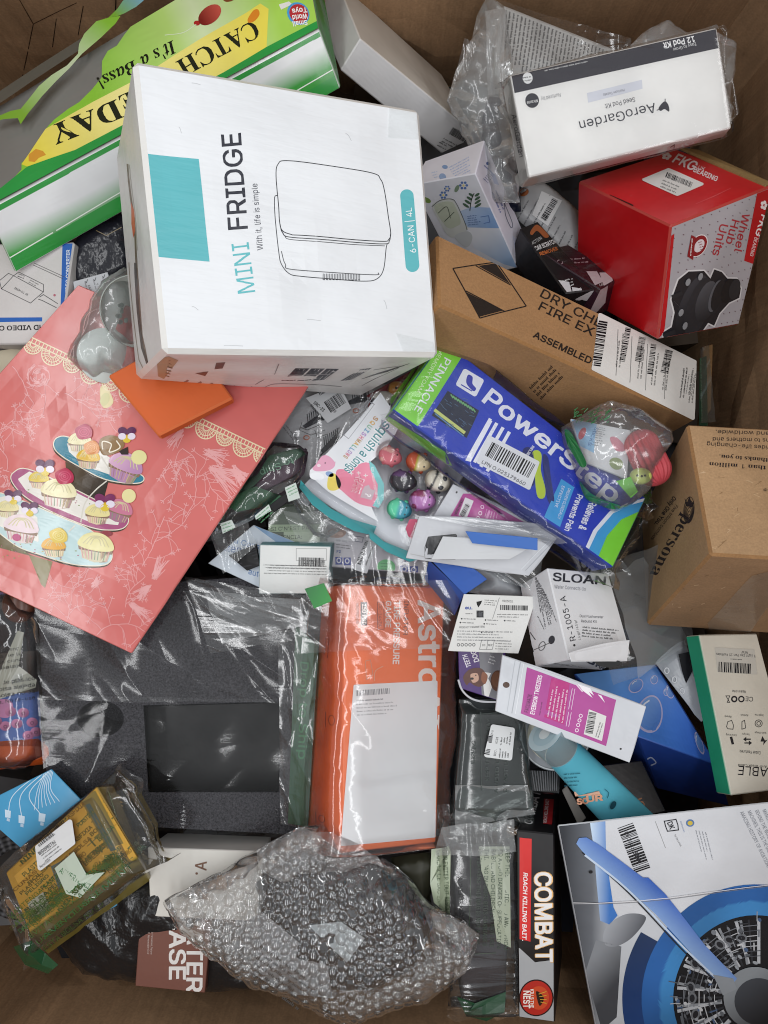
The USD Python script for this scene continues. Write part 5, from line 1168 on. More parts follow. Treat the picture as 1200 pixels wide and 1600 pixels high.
# ------------------------------------------------------------------ back right: bags and cartons behind the seed kit
def back_right():
    T = Thing('printed_leaflet_carton', 'grey white carton covered in small print, in clear film behind the seed kit', 'carton')
    H = Hexa(T, 'carton', slab([(786, 8, .99), (962, 78, 1.0), (930, 190, 1.03), (770, 118, 1.02)], 0.05), '#c2c1bf', 'matte', r=.002, n=4, seed=20)
    for i in range(30): H.front.micro((786 + i * 5.8, 14 + i * 2.35), (774 + i * 5.6, 104 + i * 2.5), 4, 1, '#3c3c3e', 2, i, size=.7, ragged=.25)
    H.done()
    sheet(T, [(752, -10, .975), (985, 62, .985), (985, 150, 1.0), (780, 120, .985)], 'film', 71, amp=0.01, n=110, f=18, twist=.01)
    T.done()
    T = Thing('navy_bagged_parcel', 'clear crumpled plastic bag with a dark navy item, standing left of the seed kit', 'bag')
    pillow(T, [(748, 165), (760, 148), (792, 152), (806, 240), (815, 330), (770, 330), (752, 260), (740, 200)], 1.03, 0.02, 'blackfilm', 73, r=0.03, amp=0.003, name='navy_item', col=hx('#1c1f30'))
    pillow(T, [(746, 20), (762, -4), (790, 8), (800, 100), (806, 200), (812, 320), (760, 318), (735, 235), (698, 158), (712, 110), (736, 66)], .995, 0.028, 'hazyfilm', 74, step=.003, r=0.05, amp=0.012, f=20, jag=.012)
    sheet(T, [(758, 18, .955), (790, 14, .955), (784, 150, .965), (762, 150, .965)], 'hazyfilm', 75, amp=0.014, n=110, f=44, name='crumpled_flap', ang=1.3)
    sheet(T, [(726, 60, .965), (745, 70, .965), (722, 140, .985), (706, 140, .985)], 'film', 78, amp=0.008, n=50, f=44, name='crumpled_flap', ang=1.3)
    T.done()
    T = Thing('silver_bag_scrap', 'loose grey plastic bag poking up behind the top edge of the seed kit', 'bag')
    pillow(T, [(985, 70), (1010, 46), (1040, 40), (1075, 52), (1110, 50), (1150, 75), (1140, 190), (1000, 110)], .955, .02, 'hazyfilm', 76, step=.004, r=.03, amp=.012, jag=.01); T.done()
    T = Thing('grey_courier_bag', 'grey printed courier bag with a white barcode sticker, beside the red carton', 'bag')
    top = pillow(T, [(800, 318), (818, 288), (850, 285), (905, 330), (912, 420), (880, 425), (850, 380), (806, 340)], 1.05, .012, 'pouch', 77, r=.02, amp=.006, name='bag_body', col=hx('#a8a9ab'))
    A = Art(drape(top)); 
    for i in range(9): A.micro((806 + i * 11, 345 - i * 2 + (i * 8)), (832 + i * 9, 300 + i * 9), 5, 1, '#56585c', 2, i)
    A.ell(818, 301, 8, 6, '#9a5a34', 3, -20)
    A.poly([(846, 299), (878, 314), (856, 354), (831, 336)], '#d2d3d4', 4); A.bars((853, 346), (872, 314), 10, lv=5, seed=3); A.micro((843, 330), (858, 304), 6, 1, '#555', 5); put(T, A, 'printed_label'); T.done()
    for nm, pose, lab, c1, c2 in (('scrA', scaled(POSE['scrA'], .972), 'black car polish carton with copper stripe, left one of two behind the extinguisher carton', '#1c1a1c', '#a05a34'), ('scrB', scaled(POSE['scrB'], .983), 'maroon black car polish carton in film, right one of two beside the red carton', '#2c1620', '#5a2a38')):
        T = Thing('car_polish_carton', lab, 'carton', 'car polish cartons')
        H = Hexa(T, 'carton', pose, {'all': c1}, 'gloss', r=.0015, n=5, seed=21)
        f = H.front
        if nm == 'scrA':
            f.blob([(826, 360), (838, 350), (852, 362), (846, 366), (836, 358), (828, 364)], c2, 1); f.text('CAR SCRATCH', (832, 385), (862, 372), '#dcdcdc', h=6, bold=1); f.text('REMOVER', (838, 392), (864, 382), '#c9703c', h=5, bold=1); f.text('FACTION', (826, 378), (842, 368), '#c8c8c8', h=4)
            for i in range(3): f.poly([(868 + i * 22, 440 + i * 14 - 8), (884 + i * 22, 444 + i * 14 - 8), (892 + i * 20, 456 + i * 10), (880 + i * 18, 462 + i * 8)], '#c9c9cc', 2); f.line([(862 + i * 18, 446 + i * 6), (880 + i * 12, 432 + i * 8)], 1.2, '#d8d8d8', 2)
            f.ell(841, 431, 5, 4, '#2a2628', 2); f.ring(841, 431, 5, 4, 1, '#aaa', 3); f.line([(852, 444), (866, 434)], 4, '#b8622e', 2); f.micro((865, 434), (890, 428), 6, 3, '#c4c4c4', 2, 4)
        else:
            f.ring(876, 410, 5, 4, 1, '#c0aab0', 2); f.micro((888, 404), (922, 402), 6, 2, '#b8a4aa', 2, 5)
            for i in range(2): f.poly([(918 + i * 20, 432 + i * 2 - 8), (934 + i * 20, 430 + i * 2 - 6), (944 + i * 16, 440 + i * 2), (930 + i * 14, 446)], '#cfc6ca', 2)
            f.text('FACTION', (938, 448), (956, 440), '#ddd', h=4)
        H.bottom.poly([(900, 470), (950, 440), (946, 470), (920, 500)], '#b8b4b6', 1)
        H.done()
        if nm == 'scrB': sheet(T, [(845, 384, .985), (890, 380, .985), (975, 438, .945), (935, 460, .94)], 'shrink', 79, amp=.006, n=60, f=30)
        T.done()
    T = Thing('green_film_strip', 'narrow strip of dark green printed film between the extinguisher carton and bin wall', 'film')
    sheet(T, [(1092, 545, 1.06), (1106, 540, 1.06), (1116, 660, 1.05), (1094, 662, 1.05)], 'greyfilm', 80, amp=.008, n=50, f=40, name='film_sheet')
    A = Art(Panel(WQ([(1093, 560, 1.07), (1104, 556, 1.07), (1106, 665, 1.06), (1092, 665, 1.06)]), np.array([0, 0, 1.])), None); A.poly([(1093, 560), (1104, 556), (1106, 665), (1092, 665)], '#1f4a32', 1); A.micro((1096, 560), (1098, 660), 5, 1, '#5f9a74'); put(T, A, 'green_slip', 'plastic'); T.done()
    T = Thing('cardboard_sheet_edge', 'thin brown cardboard sheet standing on edge near the right bin wall', 'cardboard')
    flat(T, 'board', [(1098, 542, 1.08), (1114, 538, 1.08), (1111, 640, 1.1), (1098, 660, 1.1)], .006, '#8a6a46', 'kraft'); T.done()
back_right()

# ------------------------------------------------------------------ centre: toy figures on a blister card, screw pouch, green film
def squish_pack():
    T = Thing('toy_figure_pack', 'clear blister pack of six small toy animals on a pink and teal card', 'toy pack')
    Q = [(592, 642, 1.0), (748, 700, .985), (650, 878, .975), (470, 762, .985)]
    H = flat(T, 'backing_card', Q, .012, '#cfd2da', 'gloss', n=8, r=.002)
    c = Art(Panel(WQ([(560, 640, .966), (640, 700, .966), (628, 800, .966), (483, 742, .966)]), np.array([0, 0, 1.])), None)
    c.poly([(585, 632), (606, 652), (630, 668), (612, 695), (570, 735), (590, 800), (596, 840), (560, 812), (520, 782), (484, 742), (486, 730)], lin((580, 640), '#dfe2e8', (500, 750), '#eceef2'), 1, 10)
    c.blob([(500, 716), (512, 700), (524, 700), (536, 712), (536, 722), (524, 730), (500, 732), (492, 726)], '#e6a8c2', 2); c.ell(506, 719, 4, 3.4, '#f0dce4', 3); c.ell(519, 714, 1.4, c='#333', lv=3, n=7)
    c.poly([(531, 713), (538, 712), (537, 720)], '#e6a8c2', 3)
    c.blob([(525, 742), (536, 736), (546, 752), (544, 768), (530, 778), (520, 772)], '#ead86a', 2); c.ell(527, 738, 8, 6, '#8fa8d0', 2, 20); c.ell(500, 745, 16, 10, '#f4f6fa', 2)
    c.blob([(540, 730), (560, 726), (590, 716), (606, 758), (602, 790), (596, 802), (570, 800), (548, 776), (540, 764)], '#e68aa4', 2)
    c.poly([(590, 712), (598, 720), (610, 750), (608, 780), (600, 802), (592, 800), (600, 778), (602, 752), (592, 726)], '#6fc0c2', 3); c.text('SQUOOSHY FIGURE INSIDE!', (593, 722), (600, 796), '#f0f4f4', h=3.2, lv=4)
    c.text('RARE', (572, 740), (562, 774), '#f4f0f2', h=13, bold=2, lv=4); c.text('RARE', (572, 741), (562, 773), '#d8406a', h=12, bold=0, lv=5); c.micro((578, 738), (568, 776), 4, 1, '#f8e8ec', 4)
    c.poly([(584, 758), (590, 754), (592, 762), (598, 764), (592, 786), (576, 784), (580, 768)], '#c8b8c0', 4); c.text('?', (586, 770), (582, 778), '#f4f4f4', h=8, bold=1, lv=5)
    for (x, y) in ((576, 733), (586, 737), (565, 735)): c.line([(x - 3, y), (x + 3, y)], 1, '#fff', 5); c.line([(x, y - 3), (x, y + 3)], 1, '#fff', 5)
    t = 'SQUISHMALLOWS'; cs = ['#b8863c', '#d8a83c', '#6fae8a', '#5a9ac0', '#a87ac0', '#d86a8a']
    p0, p1 = np.array((588, 655.)), np.array((550, 704.))
    for i, ch in enumerate(t):
        a = p0 + (p1 - p0) * i / len(t); b = p0 + (p1 - p0) * (i + .85) / len(t); c.text(ch, a, b, cs[i % 6], h=8, bold=2, lv=3)
    t = 'squish·a·longs'; p0, p1 = np.array((604, 664.)), np.array((552, 728.))
    c.text('squish a longs', p0, p1, '#f4f6f8', h=15, bold=5, lv=3); c.text('squish a longs', p0, p1, '#3f8a92', h=15, bold=1, lv=4)
    c.micro((582, 636), (556, 664), 5, 3, '#9a9ca4', 2, 2); c.line([(570, 634), (546, 668), (556, 676), (582, 642), (570, 634)], .7, '#8a8c94', 2)
    put(T, c, 'printed_insert', 'lam')
    # teal foot of the pack
    e = Art(Panel(WQ([(470, 752, .97), (590, 822, .97), (586, 834, .975), (468, 762, .975)]), np.array([0, 0, 1.])), None)
    e.poly([(470, 750), (484, 768), (510, 790), (540, 806), (588, 822), (582, 836), (548, 826), (510, 806), (484, 786), (468, 762)], '#3f9aa0', 1); put(T, e, 'teal_edge', 'gloss')
    e = Art(Panel(WQ([(574, 826, .965), (676, 868, .96), (676, 882, .965), (574, 840, .97)]), np.array([0, 0, 1.])), None)
    e.poly([(576, 826), (600, 846), (640, 862), (654, 874), (640, 878), (604, 862), (578, 842)], '#3f9aa0', 1); e.poly([(640, 812), (652, 812), (654, 830), (648, 846), (638, 838), (634, 826)], '#c85a78', 2); e.text('SQUARES', (650, 816), (640, 842), '#f4e4ea', h=4, bold=1, lv=3); put(T, e, 'teal_edge', 'gloss')
    # six toy animals: plain blobs with faces
    for i, (x, y, r, rot, col, pc, ex) in enumerate(((610, 713, 15, 20, '#d0707c', '#e0a8a0', 'ear'), (654, 722, 16, 15, '#e2d0a8', '#c8542c', 'band'), (630, 752, 17, 10, '#2a2630', '#5a3a6a', 'spike'), (684, 752, 17, 25, '#ddd6c6', '#23222a', 'patch'), (660, 782, 17, 5, '#b878b8', '#8a2a5c', 'ear'), (624, 796, 16, 15, '#3a9ab0', '#5ad0a4', 'band'))):
        d = .962; R = 0.98 * r / FPX * d; cen = W(x, y, d); a = math.radians(-rot)
        ex_, ey_ = np.array((math.cos(a), math.sin(a), 0)), np.array((-math.sin(a), math.cos(a), 0))
        s = trimesh.creation.icosphere(3, 1.0); v = s.vertices.copy(); v[:, 0] *= 1.28; v[:, 1] *= .98 - .1 * np.clip(v[:, 0], -1, 1); v[:, 2] *= .7
        if ex == 'spike': v *= (1 + .07 * (meshkit.noise(v * 5, 4) - .3))[:, None]
        Mx = np.stack([ex_, ey_, (0, 0, 1)], 1) * R
        C = np.tile(hx(col), (len(v), 1))
        if ex == 'band':
            b = (v[:, 0] < -.25); C[b] = hx(pc); b2 = (v[:, 0] < -.05) & ~b; C[b2] = hx('#b8b43c') if col == '#e2d0a8' else hx('#4ab8a8')
        elif ex == 'patch': b = (np.abs(v[:, 0] + .35) < .14); C[b] = hx(pc)
        else: b = (v[:, 1] > .35) & (v[:, 0] < .2); C[b] = hx(pc)
        T.add('toy_animal', v @ Mx.T + cen, s.faces, C, 'matte', smooth=True)
        for k in (-1, 1):
            for q in (-.45, .45):
                s2 = trimesh.creation.icosphere(2, R * .24); s2.apply_translation(cen + ex_ * R * q + ey_ * R * .86 * k + np.array((0, 0, -R * .05))); add_tm(T, 'foot', s2, pc if ex != 'ear' else col, 'matte', 'toy_animal')
        for k in (-1, 1):
            s2 = trimesh.creation.icosphere(1, R * .11); p = cen + ex_ * R * .62 + ey_ * R * .34 * k + np.array((0, 0, R * .50)); s2.apply_translation(p); add_tm(T, 'eye', s2, '#e8e8e8' if ex == 'spike' else '#1c1a1e', 'plastic', 'toy_animal')
        if ex == 'patch':
            for k in (-1, 1):
                s2 = trimesh.creation.icosphere(2, R * .26); s2.apply_scale((1, 1, .5)); s2.apply_translation(cen + ex_ * R * .45 + ey_ * R * .42 * k + np.array((0, 0, R * .52))); add_tm(T, 'eye_patch', s2, pc, 'plastic', 'toy_animal')
        if ex == 'ear':
            for k in (-1, 1):
                s2 = trimesh.creation.icosphere(2, R * .3); s2.apply_translation(cen - ex_ * R * .7 + ey_ * R * .55 * k + np.array((0, 0, R * .25))); add_tm(T, 'ear', s2, pc, 'plastic', 'toy_animal')
    # the domed blister
    u = np.linspace(0, 1, 130); QQ = WQ([(588, 638, .988), (748, 700, .972), (650, 878, .963), (470, 762, .972)]); p = Panel(QQ, np.array([0, 0, 1.]))
    uu, vv = (x.ravel() for x in np.meshgrid(u, u, indexing='ij')); P = p.at(uu, vv); pp = to_px(P); h = np.full(len(P), .001)
    for x, y in ((610, 713), (654, 722), (630, 752), (684, 752), (660, 782), (624, 796)):
        dd = np.hypot(pp[:, 0] - x, pp[:, 1] - y); h = np.maximum(h, .019 * np.sqrt(np.clip(1 - (dd / 23) ** 4, 0, 1)))
    e = np.minimum(np.minimum(uu, 1 - uu), np.minimum(vv, 1 - vv)); h = h + .006 * np.clip(e * 18, 0, 1) + .0025 * crinkle(np.c_[uu * p.a, vv * p.b], 83)
    T.add('blister', p.at(uu, vv, h[:, None]), tri_grid(130, 130), (.8, .8, .8), 'blister', smooth=True)
    T.done()
    T = Thing('second_toy_pack', 'second toy animal pack mostly hidden, spotted animal showing under the mini fridge carton', 'toy pack')
    flat(T, 'backing_card', [(560, 625, 1.035), (650, 575, 1.035), (700, 640, 1.03), (600, 700, 1.03)], .02, '#8f2f36', 'gloss')
    for (x, y, r, c, pc) in ((600, 630, 20, '#dcd8d0', '#232228'), (620, 608, 13, '#c98a3c', '#8a5a2a')):
        s = trimesh.creation.icosphere(3, r / FPX * 1.0); v = s.vertices * (1.1, .95, .7) + W(x, y, 1.0); C = np.tile(hx(c), (len(v), 1)); lo = (s.vertices[:, 0] < -.009) & (s.vertices[:, 1] < .006); C[lo] = hx(pc); T.add('toy_animal', v, s.faces, C, 'plastic', smooth=True)
        for k in (-1, 1):
            s2 = trimesh.creation.icosphere(1, .0016); s2.apply_translation(W(x + 4 + k * 5, y + k * 2, .988)); add_tm(T, 'eye', s2, '#222', 'plastic', 'toy_animal')
    sheet(T, [(575, 600, .985), (690, 545, .985), (700, 640, .975), (590, 660, .985)], 'film', 84, amp=.008, n=70, f=28); T.done()
squish_pack()

def centre_bits():
    T = Thing('screw_pouch', 'pale grey pouch printed with wall screw drawings, just under the mini fridge carton', 'pouch')
    top = pillow(T, [(420, 640), (450, 610), (560, 600), (612, 600), (600, 640), (540, 720), (488, 760), (470, 800), (430, 780), (415, 730)], 1.05, .014, 'pouch', 85, r=.03, amp=.006, name='pouch_body', col=hx('#b9babe'))
    A = Art(drape(top)); k = '#3a3c42'
    for (x, y, L, a) in ((490, 656, 34, -.42), (516, 692, 26, -.6), (560, 622, 22, -.2)):
        c_, s_ = math.cos(a), math.sin(a); A.poly([(x - 16 * c_ - 3 * s_ - 4, y - 16 * s_ + 3), (x + L * .6 * c_ - 6 * s_ * -1, y + L * .6 * s_ - 6), (x + L * .6 * c_, y + L * .6 * s_ + 7), (x - 14 * c_, y - 14 * s_ + 8)], k, 2)
        for i in range(8): q = np.array((x - 10 + i * 3.6 * c_, y + i * 3.6 * s_)); A.line([q + (0, -9), q + (2, 10)], 1.4, k, 2)
    A.line([(470, 668), (480, 672), (500, 664)], .9, '#555'); A.line([(492, 672), (496, 684), (512, 678)], .9, '#555'); A.line([(472, 660), (468, 672), (486, 680), (508, 672)], .8, '#555')
    for (x, y) in ((556, 642), (479, 684), (446, 645)): A.ring(x, y, 5, 4, 1.6, '#c4765a')
    A.micro((448, 664), (470, 692), 5, 2, '#777', 2, 3); A.line([(512, 706), (522, 722)], 3, k); A.line([(500, 712), (514, 700)], 2, k); A.micro((535, 672), (520, 690), 5, 2, '#777', 2, 6)
    put(T, A, 'printed_lettering')
    A = Art(ZZ(1.024)); A.poly([(478, 622), (530, 600), (549, 638), (512, 661)], '#d6d7da', 1); A.bars((517, 645), (541, 629), 20, lv=2, seed=6); A.bars((500, 618), (536, 600), 20, lv=2, seed=16); A.text('SRC-33', (489, 630), (505, 644), '#222', h=5, bold=1, lv=2); A.text('Made in China', (484, 634), (505, 658), '#222', h=4.5, lv=2); A.text('795898', (508, 632), (523, 646), '#222', h=5, lv=2); put(T, A, 'barcode_sticker')
    sheet(T, [(420, 640, 1.03), (600, 600, 1.03), (500, 770, 1.02), (400, 790, 1.02)], 'film', 86, amp=.008, n=80, f=22); T.done()

    T = Thing('green_printed_bag', 'clear bag with dark green printed band and folded end, beside the pink gift bag', 'bag')
    flat(T, 'mauve_item', [(400, 722, 1.0), (478, 700, 1.0), (470, 738, 1.0), (380, 782, 1.0)], .02, '#4a2f42', 'matte')
    A = Art(ZZ(.985)); A.poly([(402, 742), (420, 712), (448, 704), (470, 700), (478, 710), (456, 722), (420, 736), (396, 760), (366, 775), (380, 750)], '#1c4a32', 1); A.text('to Ship', (457, 714), (404, 735), '#6f9a80', h=11, lv=2); A.poly([(340, 780), (400, 760), (440, 775), (420, 790), (370, 800)], '#1f5434', 1); put(T, A, 'green_band', 'plastic')
    pillow(T, [(350, 792), (375, 760), (410, 705), (425, 690), (465, 694), (482, 706), (476, 740), (455, 765), (430, 782), (395, 812), (356, 830), (330, 842)], .99, .02, 'film', 87, step=.003, r=.03, amp=.009, f=24)
    for q, n_ in (([(445, 762), (462, 754), (469, 778), (451, 784)], 0), ([(398, 806), (420, 788), (424, 798), (400, 812)], 1), ([(344, 818), (362, 812), (368, 824), (348, 834)], 2)):
        A = Art(ZZ(.963)); A.poly(q, '#c8d2cc', 1); A.micro(np.array(q[0]) + 2, np.array(q[1]) - (1, -3), 5, 3, '#5a9a6a', 2, n_, ragged=0.1); put(T, A, 'white_tag')
    T.done()
    T = Thing('black_strap', 'short black strap lying across the folded green printed bag', 'strap')
    flat(T, 'strap_band', [(420, 790, .985), (470, 752, .985), (476, 764, .983), (428, 800, .983)], .004, '#17171a', 'matte'); T.done()
    T = Thing('water_bottle_card', 'white and pale blue card with blue lettering beside a black ribbed band', 'card')
    def art(H):
        H.front.text('iu Conseil', (366, 844), (420, 858), '#4a7ab4', h=8); H.front.text('attery', (345, 856), (385, 862), '#3a5f9a', h=12); H.front.text('automatic', (388, 894), (440, 908), '#3a6aa8', h=10)
        H.front.poly([(398, 822), (410, 820), (470, 850), (440, 850)], '#7f9ec0', 1)
    flat(T, 'card_sheet', [(396, 820, 1.01), (465, 848, 1.005), (410, 920, 1.0), (325, 880, 1.0)], .012, '#c9d2dc', 'gloss', n=4, art=art)
    T.done()
    T = Thing('black_ribbed_band', 'black ribbed elastic band left of the small white barcode carton', 'band')
    def art2(H):
        for i in range(7): H.front.line([(360 + i * .5, 868 + i * 4.5), (404, 852 + i * 5)], 1.6, '#2c2c30', 2)
    flat(T, 'band_strip', [(357, 868, .995), (400, 850, .99), (406, 884, .99), (386, 892, .995)], .005, '#141416', 'matte', art=art2); T.done()
    T = Thing('olive_printed_film', 'olive green printed film with warning words, above the small white barcode carton', 'film')
    def art3(H):
        H.front.poly([(420, 816), (500, 816), (500, 828), (420, 828)], '#8fa284', 1); H.front.text('SI C\'N\'EST PAS', (424, 826), (490, 824), '#2c3a2a', h=6, lv=2); H.front.text('ADVERTENCIA:', (410, 842), (474, 840), '#26342a', h=7, lv=2); H.front.poly([(445, 828), (500, 828), (500, 846), (445, 846)], '#a5b49a', 1)
    flat(T, 'film_sheet', [(425, 786, 1.02), (500, 790, 1.02), (510, 850, 1.015), (415, 850, 1.015)], .01, '#4c5a48', 'gloss', art=art3)
    sheet(T, [(420, 780, 1.005), (515, 785, 1.005), (525, 850, 1.0), (420, 845, 1.0)], 'film', 88, amp=.006, n=60); T.done()
    T = Thing('clear_buckle_bag', 'crumpled clear bag with grey plastic buckle, left of the toy figure pack', 'bag')
    flat(T, 'buckle', [(470, 760, 1.01), (490, 770, 1.01), (482, 792, 1.01), (464, 786, 1.01)], .006, '#8a8d92', 'plastic'); flat(T, 'buckle_frame', [(500, 785, 1.015), (530, 800, 1.015), (515, 812, 1.015), (490, 800, 1.015)], .006, '#3a3c40', 'plastic')
    pillow(T, [(462, 756), (480, 768), (520, 795), (548, 812), (530, 830), (510, 842), (490, 836), (470, 810), (455, 780)], 1.0, .014, 'film', 89, step=.003, r=.03, amp=.01, f=32); T.done()
    T = Thing('small_white_teal_carton', 'small white carton with barcode and teal sides, above the foam block', 'carton')
    H = Hexa(T, 'carton', POSE['tealcard'], {'all': '#4a8086', 'front': '#dfe1df', 'right': '#3f7076', 'top': '#6f9a9c'}, 'matte', r=.001, n=6, seed=23)
    f = H.front; f.bars((506, 872), (468, 871), 14, lv=2, seed=31); f.line([(464, 857), (510, 857), (510, 876), (464, 876), (464, 857)], .6, '#888'); f.micro((508, 880), (480, 879), 4, 1, '#555'); f.micro((508, 883), (466, 882), 5, 2, '#666', 2, 2, ragged=.2); f.micro((510, 890), (412, 888), 4, 2, '#777', 2, 3, ragged=.1); f.micro((510, 899), (410, 897), 4.2, 4, '#777', 2, 4, ragged=.15); H.done(); T.done()
    T = Thing('baby_care_carton', 'grey carton with recycling marks and green round logo, under the toy figure pack', 'carton')
    H = Hexa(T, 'carton', POSE['natural'], {'all': '#a9a6ae', 'front': '#b4b1b8', 'bottom': '#2a3448'}, 'gloss', r=.0015, n=8, seed=24)
    f = H.front
    f.blob([(508, 836), (520, 828), (536, 828), (544, 834), (536, 842), (518, 842)], '#9a6a54', 2); f.ell(522, 834, 8, 5, '#c49a86', 3); f.ell(534, 836, 5, 3, '#c49a86', 3)
    f.text('BABY CARE', (527, 848), (545, 850), '#445', h=3); f.micro((527, 852), (552, 855), 4, 2, '#555'); f.line([(560, 840), (572, 842), (570, 850), (558, 848), (560, 840)], 1, '#667')
    for x, y in ((531, 877), (545, 878), (634, 890), (648, 891)):
        f.poly([(x - 6, y - 5), (x + 6, y - 5), (x + 6, y + 6), (x - 6, y + 6)], '#2c3a8a', 2); f.ring(x, y, 4, 4, 1.6, '#c8c8d4', 3)
    f.text('F2', (527, 866), (535, 866), '#2a4a8a', h=4, bold=1); f.text('F2', (631, 880), (638, 880), '#2a4a8a', h=4, bold=1)
    f.ell(607, 887, 14, 11, '#5fb070', 2); f.micro((599, 881), (614, 881), 4, 3, '#24603a', 3, 4, ragged=.1); f.poly([(598, 892), (604, 896), (600, 898)], '#24603a', 3)
    A = H.label_on('front', [(578, 842), (596, 848), (577, 896), (555, 890)], '#cdced2', 'barcode_label'); A.bars((567, 884), (580, 848), 8, seed=33); A.micro((574, 884), (588, 850), 5, 2, '#444', 2, 5, size=.5)
    b = H.bottom; b.text('170', (556, 908), (574, 910), '#9ab0c8', h=7, bold=1); b.ell(612, 906, 24, 5, '#3a5a9a', 2); b.text('Philips', (598, 909), (628, 909), '#c8d4e4', h=5, bold=1, lv=3)
    H.done()
    sheet(T, [(500, 820, .995), (672, 826, .985), (668, 915, .98), (512, 912, .98)], 'film', 90, amp=.005, n=70, f=30); T.done()
centre_bits()

def film_scraps():
    for lab, q, sd, m_ in (('crumpled clear film scrap over the blue lettered card beside the pink gift bag', [(330, 835, .975), (385, 812, .985), (400, 850, .975), (350, 900, .97)], 201, 'midfilm'), ('crumpled clear film scrap below the grey buckle and above the baby care carton', [(440, 800, .99), (520, 800, .985), (560, 846, .98), (470, 850, .985)], 203, 'midfilm'), ('clear film scrap over the gap between open blue carton and valve kit carton', [(735, 862, .955), (842, 872, .95), (850, 930, .95), (780, 905, .955)], 205, 'midfilm')):
        T = Thing('film_scrap', lab, 'film'); sheet(T, q, m_, sd, amp=.012, n=80, f=34, name='film_sheet', jag=.08, twist=.015); T.done()
film_scraps()

